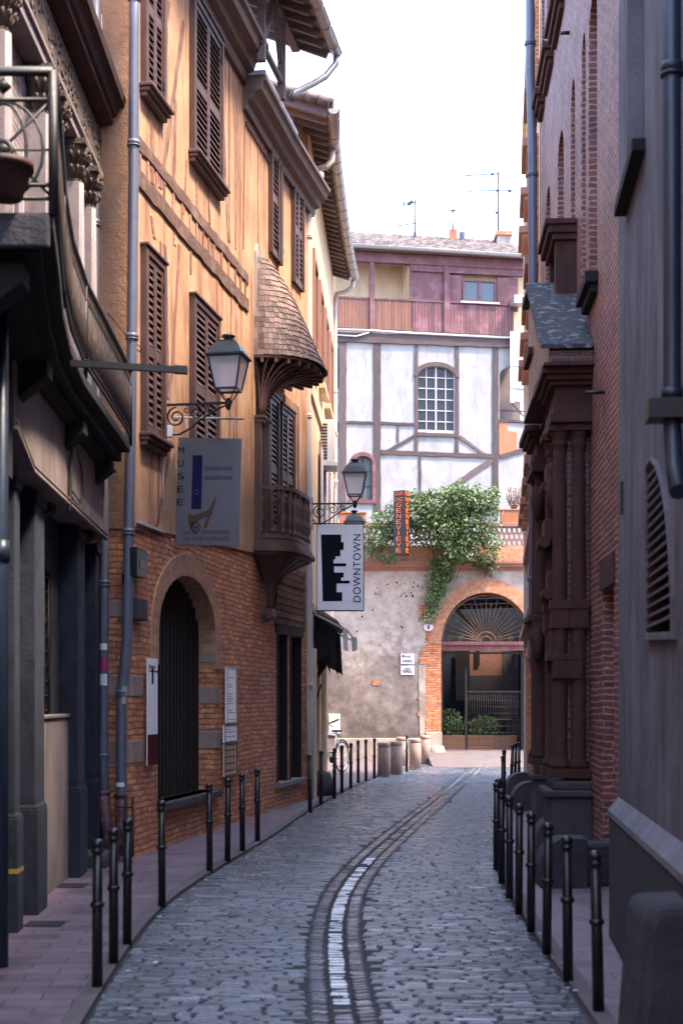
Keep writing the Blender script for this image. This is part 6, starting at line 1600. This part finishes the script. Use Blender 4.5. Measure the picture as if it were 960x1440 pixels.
# ================================================================== lanterns
def lantern_tree(L):
    t = local('wall_lantern', '', 'street lamp', (0, 0, 0), 'old wall lanterns on scrolled brackets')
    m = MB(); m.box(-.0, L + .05, -.015, .015, -.015, .015); m.box(-.005, .03, -.02, .02, -.50, .12)
    def spiral(cx, cz, r, a0, turns, sgn, n=26):
        return [(cx + r * (1 - .75 * k / n) * math.cos(a0 + sgn * turns * 2 * math.pi * k / n), 0, cz + r * (1 - .75 * k / n) * math.sin(a0 + sgn * turns * 2 * math.pi * k / n)) for k in range(n + 1)]
    m.tube(spiral(.16, -.16, .13, math.pi * .5, 1.6, 1), .012, 6); m.tube(spiral(.42, -.11, .09, math.pi * .5, 1.5, -1), .011, 6); m.tube(spiral(.60, -.07, .055, math.pi * .5, 1.4, 1), .009, 6); m.tube(spiral(.30, -.07, .05, math.pi * .5, 1.4, -1), .008, 6)
    m.tube([(.03, 0, -.30), (.10, 0, -.38), (.20, 0, -.38), (.34, 0, -.31), (.48, 0, -.20), (.62, 0, -.12), (.76, 0, -.05), (L, 0, -.02)], .013, 6)
    m.lathe([(0, -.1), (.03, -.07), (.04, -.03), (.035, .03), (.02, .06)], (L, 0, 0), 12); m.build('bracket', M['iron'], t)
    m = MB(); c = Vector((L, 0, .0))
    for k in range(4):
        a = math.pi / 4 + k * math.pi / 2; dx, dy = math.cos(a), math.sin(a)
        m.tube([c + Vector((dx * .02, dy * .02, .02)), c + Vector((dx * .08, dy * .08, .05)), c + Vector((dx * .11, dy * .11, .11)), c + Vector((dx * .17, dy * .17, .155))], .009, 6)
    b, tp_ = .135, .21; z0, z1 = .16, .56
    for k in range(4):
        a = math.pi / 4 + k * math.pi / 2; dx, dy = math.cos(a) * math.sqrt(2), math.sin(a) * math.sqrt(2)
        a2 = a + math.pi / 2; ex, ey = math.cos(a2) * math.sqrt(2), math.sin(a2) * math.sqrt(2)
        m.bar(c + Vector((dx * b, dy * b, z0)), c + Vector((dx * tp_, dy * tp_, z1)), .022)
        m.bar(c + Vector((dx * b, dy * b, z0)), c + Vector((ex * b, ey * b, z0)), .026); m.bar(c + Vector((dx * tp_, dy * tp_, z1)), c + Vector((ex * tp_, ey * tp_, z1)), .026)
    fo = m.build('lantern_frame', M['bronze'], t)
    m = MB(); V = [c + Vector((sx * r_, sy * r_, z)) for r_, z in ((b - .006, z0 + .01), (tp_ - .006, z1 - .01)) for sx, sy in ((-1, -1), (1, -1), (1, 1), (-1, 1))]
    m.mesh(V, [(0, 1, 5, 4), (1, 2, 6, 5), (2, 3, 7, 6), (3, 0, 4, 7), (3, 2, 1, 0)]); m.build('glass', M['lampglass'], fo)
    m = MB(); secs = [(.25, .565), (.25, .585), (.215, .60), (.175, .69), (.125, .75), (.105, .76), (.105, .775), (.075, .785)]
    V = [c + Vector((sx * r_, sy * r_, z)) for r_, z in secs for sx, sy in ((-1, -1), (1, -1), (1, 1), (-1, 1))]
    m.mesh(V, [(i * 4 + k, i * 4 + (k + 1) % 4, i * 4 + 4 + (k + 1) % 4, i * 4 + 4 + k) for i in range(len(secs) - 1) for k in range(4)]); m.mesh(V[:4], [(0, 1, 2, 3)]); m.mesh(V[-4:], [(0, 1, 2, 3)])
    m.lathe([(.06, .785), (.055, .815), (.085, .825), (.09, .84), (.075, .855), (.03, .865), (0, .867)], tuple(c), 16); m.build('lantern_roof', M['bronze'], fo)
    return t
lt = lantern_tree(.84)
ang = math.atan2(F1.n.y, F1.n.x)
q = F1((F1.ux(231, .03), .03, 5.66)); lt.location = q; lt.rotation_euler = (0, 0, ang); lt['label'] = 'large lantern on a scrolled iron bracket above the grey museum sign'
l2 = copy_tree(lt); l2.location = (-.58, 27.35, 5.68); l2.rotation_euler = (0, 0, R(-3)); l2['label'] = 'smaller looking lantern on a scrolled bracket above the white sign with black shape'
l3 = copy_tree(lt); l3.location = (-.60, 33.2, 5.30); l3.rotation_euler = (0, 0, R(0)); l3['label'] = 'far lantern of which only the greenish cap shows above the white hanging sign'
l3.location = (P(498, 800, 33.0).x - .84, 33.0, P(498, 717, 33.0).z - .867)
m = MB(); q0 = q + Vector((0.02, -.03, -.25)); m.box(q0.x + .0, q0.x + .09, q0.y - .05, q0.y + .02, q0.z - .17, q0.z - .02); tag(m.build('junction_box', M['whiteplastic'], None, .008), 'small grey electrical box under the foot of the near lantern bracket', 'box')

# ================================================================== signs
D = 18.5
t = thing('hanging_sign', 'large grey museum sign hanging from a thin rod, lettered MUSEE down its left side', 'sign', P(293, 768, D))
A = P(251, 615, D); B = P(340, 617, D); Cc = P(336, 768, D); E = P(247, 765, D)
m = MB(); m.mesh([A, B, Cc, E] + [p + Vector((0, .02, 0)) for p in (A, B, Cc, E)], [(3, 2, 1, 0), (4, 5, 6, 7), (0, 1, 5, 4), (1, 2, 6, 5), (2, 3, 7, 6), (3, 0, 4, 7)]); m.build('panel', M['sign_grey'], t)
m = MB(); m.tube([P(230, 587, D + .05), P(343, 589, D + .05)], .016, 8)
for x in (262, 329): m.tube([P(x, 588, D + .03), P(x, 617, D + .01)], .006, 5)
m.tube([P(244, 760, D), P(233, 756, D + .1)], .012, 6); m.build('rod', M['cable'], t)
rt, upv = (1, 0, 0), (0, 0, 1)
px = D / FPX
for i, ch in enumerate('MUSEE'): text_part('letter', ch, M['ink'], t, P(250 - i * .25, 638 + i * 18.2, D - .004), rt, upv, 9 * px, 9.5 * px)
m = MB(); m.face([P(271, 640, D - .004), P(285, 640, D - .004), P(283, 716, D - .004), P(269, 716, D - .004)]); m.build('blue_bar', M['inkblue'], t, weld=False)
text_part('letter', 'EXPOSITIONS', M['inkblue'], t, P(288, 661, D - .004), rt, upv, 38 * px, 5 * px)
text_part('letter', 'RENCONTRES', M['inkblue'], t, P(288, 674.5, D - .004), rt, upv, 38 * px, 5 * px)
m = MB(); pc = [(304, 697), (303, 706), (290, 743), (286, 741), (295, 713)]
m.face([P(*q_, D - .005) for q_ in pc]); m.face([P(*q_, D - .006) for q_ in ((267, 727), (296, 716), (300, 722), (268, 737))]); m.face([P(*q_, D - .0055) for q_ in ((265, 722), (271, 724), (273, 740), (268, 742), (264, 733))]); m.build('drawing', M['inkbrown'], t, weld=False)
m = MB(); c = P(276, 741, D - .008); m.tube([c + Vector((math.cos(a * math.pi / 12) * .075, 0, math.sin(a * math.pi / 12) * .075)) for a in range(5, 20)], .007, 5)
for a in range(8): m.tube([c, c + Vector((math.cos(a * math.pi / 4), 0, math.sin(a * math.pi / 4))) * .055], .0025, 4)
m.tube([c + Vector((math.cos(a * math.pi / 8) * .055, 0, math.sin(a * math.pi / 8) * .055)) for a in range(16)], .004, 4, closed=True); m.build('emblem', M['inkred'], t)
m = MB(); c = P(276.5, 692, D - .006); m.tube([c + Vector((math.cos(a * math.pi / 8) * .028, 0, math.sin(a * math.pi / 8) * .028)) for a in range(16)], .003, 4, closed=True); m.build('ring', M['sign_grey'], t)
text_part('letter', 'Les', M['inkred'], t, P(258, 751, D - .004), rt, upv, 9 * px, 5 * px); text_part('letter', 'OMPAGNONS', M['inkred'], t, P(284, 751, D - .004), rt, upv, 39 * px, 5.5 * px)
text_part('letter', 'du TOVR de FRANCE', M['inkred'], t, P(260, 760, D - .004), rt, upv, 63 * px, 5.5 * px)
D = 27.45; px = D / FPX
t = thing('hanging_sign', 'white projecting sign with a black skyline shape and DOWNTOWN lettered sideways', 'sign', P(479, 860, D))
A = P(446, 738, D); B = P(510.5, 738, D)
m = MB(); m.box(A.x, B.x, D, D + .10, P(0, 858, D).z, A.z); m.build('panel', M['sign_white'], t)
m = MB()
for (x0, y0, x1, y1) in ((437, 736.5, 511.5, 736.5), (437, 859, 511.5, 859), (446, 737, 446, 859), (511, 737, 511, 859)):
    m.bar(P(x0, y0, D + .05), P(x1, y1, D + .05), .022 if x0 != x1 else .022, .14 if False else .022)
m.box(B.x + .001, B.x + .012, D - .005, D + .105, P(0, 859, D).z, A.z)
m.build('sign_frame', M['iron'], t)
shp = [(88, 372), (168, 372), (168, 402), (178, 402), (178, 433), (165, 433), (165, 458), (145, 458), (145, 471), (138, 471), (138, 486), (188, 486), (188, 498), (140, 498), (140, 523), (178, 523), (178, 543), (168, 543), (168, 555), (202, 555), (202, 566), (150, 566), (150, 601), (172, 601), (172, 636), (95, 637)]
m = MB(lambda p: Vector((P(p[0], 0, D).x, D - .004 - p[1], P(0, p[2], D).z)))
m.prism([(420 + a / 2.824, 620 + b / 2.824) for a, b in shp], 0, .002); m.build('black_shape', M['ink'], t)
text_part('letter', 'DOWNTOWN', M['ink'], t, P(507, 846.5, D - .005), (0, 0, 1), (-1, 0, 0), 95 * px, 10.5 * px, 1.12)
# club sign: a vertical box with lettering on two faces
th = R(30); c = P(563.5, 781, 43.1); px = 43.1 / FPX
t = thing('club_sign', 'tall narrow dark box sign with orange vertical lettering CLUB CHEZ GENEVIEVE among the vine', 'sign', c)
S_ = .36; hgt = 90 * px; a1 = Vector((math.cos(-th), math.sin(-th) * 1, 0)); a1 = Vector((math.cos(th), -math.sin(th), 0)); a2 = Vector((math.sin(th), math.cos(th), 0))
p0 = P(553, 781, 42.75)
V = [p0, p0 + a1 * S_, p0 + a1 * S_ + a2 * S_, p0 + a2 * S_]; V = V + [v + Vector((0, 0, hgt)) for v in V]
m = MB(); m.mesh(V, [(3, 2, 1, 0), (4, 5, 6, 7), (0, 1, 5, 4), (1, 2, 6, 5), (2, 3, 7, 6), (3, 0, 4, 7)]); m.build('sign_box', M['signbrown'], t, .01)
for (o_, r_) in ((p0, a1), (p0 + a1 * S_, a2)):
    nn_ = Vector((r_.y, -r_.x, 0)) * .012
    text_part('letter', 'CLUB', M['orange'], t, o_ + r_ * .05 + nn_ + Vector((0, 0, hgt * .925)), r_, upv, S_ * .74, hgt * .055)
    text_part('letter', 'CHEZ', M['orange'], t, o_ + r_ * .05 + nn_ + Vector((0, 0, hgt * .835)), r_, upv, S_ * .74, hgt * .055)
    for i, ch in enumerate('GENEVIEVE'): text_part('letter', ch, M['orange'], t, o_ + r_ * (.10 if ch != 'I' else .16) + nn_ + Vector((0, 0, hgt * (.745 - i * .088))), r_, upv, S_ * (.46 if ch != 'I' else .1), hgt * .068)
m = MB(); m.tube([p0 + a2 * .2 + Vector((0, 0, .3)), p0 + a2 * .2 + Vector((0, .5, .3))], .03, 6); m.build('bracket', M['iron'], t)
# street-name plaques and number plate
for (x0, x1, y0, y1, L1, L2, lab) in ((563, 582, 919, 934, 'RUE', 'TRIPIÈRE', 'upper white street name plaque reading RUE TRIPIÈRE'), (563, 582, 936, 949, 'CARRIERA', 'TRIPIERA', 'lower white street name plaque reading CARRIERA TRIPIERA')):
    t = thing('street_name_plate', lab + ' on the grey wall', 'sign', P((x0 + x1) / 2, y1, 43.97), 'street name plaques')
    m = MB(); a, b = P(x0, y1, 43.97), P(x1, y0, 43.97); m.box(a.x, b.x, 43.95, 43.985, a.z, b.z); m.build('plate', M['enamel'], t, .008)
    s_ = 43.95 / FPX
    text_part('letter', L1, M['ink'], t, P(x0 + (6.5 if L1 == 'RUE' else 5), y0 + 5.5, 43.945), rt, upv, (7 if L1 == 'RUE' else 9.5) * s_, 2.3 * s_); text_part('letter', L2, M['ink'], t, P(x0 + 2.2, y1 - 2.6, 43.945), rt, upv, 14.5 * s_, 4 * s_)
    if L1 == 'RUE':
        m = MB(); q_ = P(x0 + 3.6, y0 + 4, 43.945); m.prism([(q_.x - .03, q_.z + .04), (q_.x + .03, q_.z + .04), (q_.x + .03, q_.z), (q_.x, q_.z - .04), (q_.x - .03, q_.z)], 43.944, 43.949); m.build('crest', M['inkred'], t)
t = thing('house_number_plate', 'small white oval number plate above the brick pier of the arch', 'sign', P(602, 882, 43.96))
m = MB(); q_ = P(602, 882, 43.96); m.prism([(q_.x + .15 * math.cos(k * math.pi / 12), q_.z + .115 * math.sin(k * math.pi / 12)) for k in range(24)], 43.94, 43.98); m.build('plate', M['enamel'], t)
text_part('letter', '1', M['ink'], t, q_ + Vector((-.02, -.024, -.06)), rt, upv, .05, .12)
# boards on the museum wall
t, a, b, z0, z1 = plate(F1, 'information_board', 'tall translucent board with a dark red foot beside the left jamb of the arched gate', 'sign', 207.5, 222, 926, 1076, .06, 'sign_white', .012)
m = MB(F1); m.box(a + .002, b - .002, .0605, .063, z0 + .002, z0 + .38); m.build('red_band', M['inkred'], t)
m = MB(F1); m.box(a + .17, a + .24, .0605, .063, z0 + 1.0, z0 + 1.2); m.build('blue_bar', M['inkblue'], t)
text_part('letter', 'Musée du', M['inkred'], t, F1((a + .06, .064, z1 - .12)), (*F1.u, 0), upv, .24, .045); text_part('letter', 'Compagnonnage', M['inkred'], t, F1((a + .06, .064, z1 - .18)), (*F1.u, 0), upv, .36, .045)
for (x0, x1, y0, y1, mt, lab) in ((319, 332.5, 938, 1017, 'sign_white', 'tall upper white notice board on the brick between the arched gate and the right corner'), (316, 334, 1019, 1044, 'sign_white', 'small square grey notice in the middle of the three boards on the brick'), (316, 333, 1046, 1091, 'cream', 'framed yellowish map board lowest of the three on the brick')):
    t, a, b, z0, z1 = plate(F1, 'notice_board', lab, 'sign', x0, x1, y0, y1, .06, mt, .03, .004, 'notice boards on the museum wall')
    m = MB(F1); fr_ = .02
    for (p_, q_, r_, s_) in ((a, b, z0, z0 + fr_), (a, b, z1 - fr_, z1), (a, a + fr_, z0 + fr_, z1 - fr_), (b - fr_, b, z0 + fr_, z1 - fr_)): m.box(p_, q_, .0605, .068, r_, s_)
    m.build('frame', M['iron' if z1 - z0 < .6 else 'zinc'], t)
    m = MB(F1)
    if mt == 'cream':
        for k in range(4): m.box(a + .06, b - .06, .0605, .063, z0 + .08 + k * .1, z0 + .095 + k * .1); m.box(a + .08 + k * .14, a + .10 + k * .14, .064, .0655, z0 + .06, z1 - .06)
    else:
        for k in range(int((z1 - z0) / .035) - 2):
            if random.random() < .6: m.box(a + .06, a + .06 + (b - a - .12) * random.uniform(.4, 1), .0605, .0625, z0 + .05 + k * .035, z0 + .06 + k * .035)
    m.build('print', M['inkbrown' if mt == 'cream' else 'sign_grey'], t)
t, a, b, z0, z1 = plate(F1, 'meter_box', 'black meter box on the brick beside the near downpipe', 'box', 193, 207, 771, 812, .14, 'blackplastic', .13, .01)
m = MB(F1); m.box(a + .1, b - .1, .1405, .146, z0 + .1, z0 + .2); m.build('label', M['sign_grey'], t)
# white cabinet on the far wall
t = thing('utility_cabinet', 'small white cabinet on the wall above the parked bicycle', 'box', P(470, 1035, 43.9))
m = MB(); a, b = P(461.5, 1032, 43.9), P(478, 1004, 43.9); m.box(a.x, b.x, 43.7, 43.99, a.z, b.z); m.build('cabinet', M['whiteplastic'], t, .02)
m = MB(); m.box(a.x + .02, b.x - .02, 43.685, 43.699, a.z + .03, b.z - .03); m.build('door', M['whiteplastic'], t, .005)

# ================================================================== drains
for k, (x, y, w_, h_, lab) in enumerate(((64, 1300, .30, .26, 'near square metal drain grate in the left pavement'), (97, 1246, .34, .3, 'further metal drain grate at the foot of the third pilaster'))):
    q = G(x, y, .022); t = thing('drain_grate', lab, 'drain grate', (q.x, q.y, .02), 'drain grates in the left pavement')
    m = MB(); m.box(q.x - w_ / 2, q.x + w_ / 2, q.y - h_ / 2, q.y + h_ / 2, .018, .024); m.build('pit', M['black'], t)
    m = MB()
    for i in range(9): m.box(q.x - w_ / 2 + i * w_ / 8 - .008, q.x - w_ / 2 + i * w_ / 8 + .008, q.y - h_ / 2, q.y + h_ / 2, .0245, .034)
    for i in range(5): m.box(q.x - w_ / 2, q.x + w_ / 2, q.y - h_ / 2 + i * h_ / 4 - .006, q.y - h_ / 2 + i * h_ / 4 + .006, .0246, .032)
    m.build('grating', M['guard'], t)
t = thing('door_step', 'low worn stone step between the shop pilasters and the brick corner', 'step', (-2.9, 16.3, 0))
m = MB(); m.box(-3.4, -2.62, 15.9, 16.9, .02, .17); m.build('step', M['guard'], t, .03)
t = thing('pipe_guard', 'narrow iron hoop guard around the foot of the near downpipe', 'guard', P(182, 1200, 16.6))
m = MB()
for x in (178, 187): m.tube([P(x, 1205, 16.6), P(x, 1120, 16.6)], .015, 6)
for y in (1135, 1190): m.tube([P(165, y, 16.6), P(187, y, 16.6)], .014, 6)
m.build('hoop', M['rustiron'], t)

# ================================================================== vine and pots on the terrace wall
t = thing('climbing_vine', 'big leafy green climbing shrub spilling over the terracotta balustrade and the arch', 'climbing plant', P(640, 760, 43.6))
rg = random.Random(21); px = 43.6 / FPX
bl = []
for (x, y, rx, ry, w_) in ((548, 738, 28, 24, 2), (532, 760, 22, 18, 1), (585, 722, 32, 26, 3), (615, 712, 34, 24, 3), (645, 712, 30, 24, 3), (668, 708, 26, 20, 2.4), (690, 706, 12, 22, .7), (620, 745, 42, 30, 4), (660, 745, 34, 28, 3), (645, 775, 36, 22, 2.2), (690, 765, 12, 26, .7), (622, 800, 20, 22, 1.3), (615, 828, 15, 18, .9), (608, 850, 9, 14, .4), (600, 866, 7, 7, .15), (680, 790, 18, 12, .5), (545, 785, 16, 10, .35), (520, 775, 12, 8, .25), (640, 694, 24, 12, .9), (575, 700, 10, 10, .3)):
    c = P(x, y, 43.55); bl.append(((c.x, 43.62 - (.25 if y < 790 else -.1), c.z), (rx * px, .55 if y < 790 else .18, ry * px), w_))
m = MB(); leaves(m, bl, 11500, .135, rg)
# loose sprigs around the outline
for k in range(150):
    c, r_, _ = rg.choice(bl); a = rg.uniform(0, 6.28); p = Vector(c) + Vector((math.cos(a) * r_[0] * 1.15, rg.uniform(-.3, .1), math.sin(a) * r_[2] * 1.15))
    leaves(m, [(tuple(p), (.16, .1, .14), 1)], 9, .11, rg)
m.build('foliage', M['leaf'], t, weld=False)
m = MB()
for k in range(46):
    c, r_, _ = rg.choice(bl); s0 = P(rg.uniform(590, 680), 745, 44.1); e = Vector(c) + Vector((rg.uniform(-.4, .4), 0, rg.uniform(-.5, .3))); mid = (s0 + e) / 2 + Vector((rg.uniform(-.3, .3), -.1, .3)); m.tube([s0, mid, e], [.02, .014, .006], 5)
m.build('stem', M['stem'], t)
t = thing('hanging_roots', 'dry brown trailing stems hanging from the ledge right of the vine', 'plant', P(682, 800, 43.7))
m = MB()
for k in range(40):
    x = rg.gauss(682, 6); m.tube([P(x, 786, 43.7), P(x + rg.uniform(-3, 3), 800, 43.65), P(x + rg.uniform(-5, 5), 806 + rg.uniform(-4, 9), 43.7)], .008, 4)
m.build('stems', M['stem'], t)
for k, (x0, x1, y0, lab) in enumerate(((466, 474, 726, 'short orange clay trough at the far left of the balustrade'), (477, 497, 725, 'orange clay trough left of the far lantern cap'), (504, 514, 725, 'small orange clay pot between the lantern cap and the vine'), (703, 734, 721, 'long orange clay trough with a bare plant at the right end of the balustrade'))):
    a, b = P(x0, 736, 44.1), P(x1, y0, 44.1); t = thing('flower_trough', lab, 'flower pot', ((a.x + b.x) / 2, 44.1, ztb + .12), 'orange clay pots on the balustrade')
    m = MB(); m.box(a.x, b.x, 43.98, 44.22, ztb + .122, b.z + .05); m.box(a.x - .02, b.x + .02, 43.96, 44.24, b.z + .051, b.z + .1); m.build('pot', M['potclay'], t, .01)
t = thing('potted_plant', 'nearly bare pinkish twiggy plant in the right clay trough', 'plant', P(722, 720, 44.1))
m = MB()
for k in range(26):
    x = rg.uniform(-12, 12); m.tube([P(722, 724, 44.1), P(722 + x * .5, 710, 44.1), P(722 + x, rg.uniform(684, 706), 44.1 + rg.uniform(-.2, .2))], .010, 4)
m.build('twig', M['stem'], t); m = MB(); leaves(m, [((P(722, 700, 44.1).x, 44.1, P(722, 700, 44.1).z), (.26, .2, .34), 1)], 110, .08, rg); m.build('foliage', M['tcbright'], t, weld=False)
m = MB(); c = P(722, 722, 44.8)
m.lathe([(.42, 0), (.36, .22), (.2, .36), (.0, .4)], (c.x, 44.9, ztb + .12), 14); tag(m.build('wicker_hood', M['signbrown']), 'dark rounded hood standing behind the right end of the balustrade', 'cover')

# ================================================================== bicycle
t = local('bicycle', 'white bicycle with black handlebars leaning at the left by the cream building', 'bicycle', (-.26, 36.4, .02), None, R(-118))
def wheel(cx, name='wheel'):
    m = MB(); N = 28; m.tube([(cx + .33 * math.cos(k * 2 * math.pi / N), 0, .35 + .33 * math.sin(k * 2 * math.pi / N)) for k in range(N)], .019, 8, closed=True); w_ = m.build(name, M['rubber'], t)
    m = MB(); m.tube([(cx + .305 * math.cos(k * 2 * math.pi / N), 0, .35 + .305 * math.sin(k * 2 * math.pi / N)) for k in range(N)], .010, 6, closed=True)
    for k in range(14): a = k * math.pi / 7; m.tube([(cx, .02 * (-1) ** k, .35), (cx + .305 * math.cos(a), 0, .35 + .305 * math.sin(a))], .003, 4)
    m.tube([(cx, -.05, .35), (cx, .05, .35)], .025, 8); m.build('rim', M['chrome'], w_)
wheel(-.52); wheel(.55)
m = MB(); H1 = (.42, 0, .88); H2 = (.45, 0, .68); BB = (-.08, 0, .32); ST = (-.22, 0, .84); RA = (-.52, 0, .35)
for a, b in ((H1, ST), (H2, BB), (ST, BB), (BB, RA), (ST, RA)): m.tube([a, b], .019, 8)
m.tube([H1, H2], .022, 8); m.build('frame', M['bikewhite'], t)
m = MB(); 
for s in (-1, 1): m.tube([(.45, 0, .68), (.48, s * .06, .62), (.55, s * .06, .35)], .013, 6)
m.build('fork', M['bikewhite'], t)
m = MB(); m.tube([H1, (.40, 0, 1.08)], .015, 8); m.tube([(.30, -.30, 1.16), (.36, -.22, 1.12), (.42, -.08, 1.09), (.42, .08, 1.09), (.36, .22, 1.12), (.30, .30, 1.16)], .014, 8)
for s in (-1, 1): m.tube([(.36, s * .2, 1.12), (.24, s * .33, 1.19)], .020, 8); m.bar((.42, s * .18, 1.08), (.48, s * .3, 1.03), .015)
m.box(.44, .56, -.10, .10, .86, 1.02); m.build('handlebar', M['iron'], t)
m = MB(); m.prism([(-.36, -.09), (-.36, .09), (-.2, .06), (-.06, .02), (-.06, -.02), (-.2, -.06)], .90, .95, ax='z'); m.build('saddle', M['rubber'], t, .015); m = MB(); m.tube([ST, (-.23, 0, .9)], .014, 6); m.build('seat_post', M['chrome'], t)
m = MB(); m.tube([(-.08, -.05, .32), (-.08, .05, .32)], .09, 16); m.bar((-.08, .06, .32), (.02, .06, .19), .02); m.box(-.02, .07, .06, .15, .17, .2); m.bar((-.08, -.06, .32), (-.18, -.06, .45), .02); m.box(-.23, -.14, -.15, -.06, .44, .47); m.build('crank', M['iron'], t)
m = MB(); m.tube([(.55 + .38 * math.cos(a), 0, .35 + .38 * math.sin(a)) for a in [R(k) for k in range(30, 181, 15)]], .018, 6); m.tube([(-.52 + .38 * math.cos(a), 0, .35 + .38 * math.sin(a)) for a in [R(k) for k in range(0, 161, 15)]], .018, 6); m.build('mudguard', M['rubber'], t); t.scale = (1.12, 1.12, 1.18)
m = MB(); rg = random.Random(77)
for k in range(90):
    y = rg.uniform(8.6, 26); side = rg.random() < .6
    x = lerp_tab(EL, y) + rg.gauss(.02, .10) if side else lerp_tab(ER, y) - rg.gauss(.02, .1)
    a = rg.uniform(0, 3.1); r_ = rg.uniform(.008, .028); m.cr = rg.random(); z = .032 if (x < lerp_tab(EL, y) or x > lerp_tab(ER, y)) else .012
    m.face([(x + math.cos(a + q) * r_, y + math.sin(a + q) * r_, z + rg.uniform(0, .006)) for q in (0, 1.4, 3.0, 4.6)])
lo_ = tag(m.build('street_litter', M['enamel'], weld=False), 'small pale scraps of litter scattered along the kerbs', 'litter'); lo_['kind'] = 'stuff'
# thin overhead cable from the shop to the museum wall
m = MB(); m.tube([P(152, 440, 15.8), P(180, 475, 16.6), P(235, 515, 18.2)], .006, 5); tag(m.build('overhead_cable', M['blackcable']), 'thin dark cable slanting across the ochre wall near the downpipe', 'cable')
m = MB(); m.tube([P(444, 985, 30), P(452, 962, 30.1)], .02, 6); m.build('pull_handle', M['iron'], cream)

for o in bpy.data.objects:
    if '_o' in o: del o['_o']
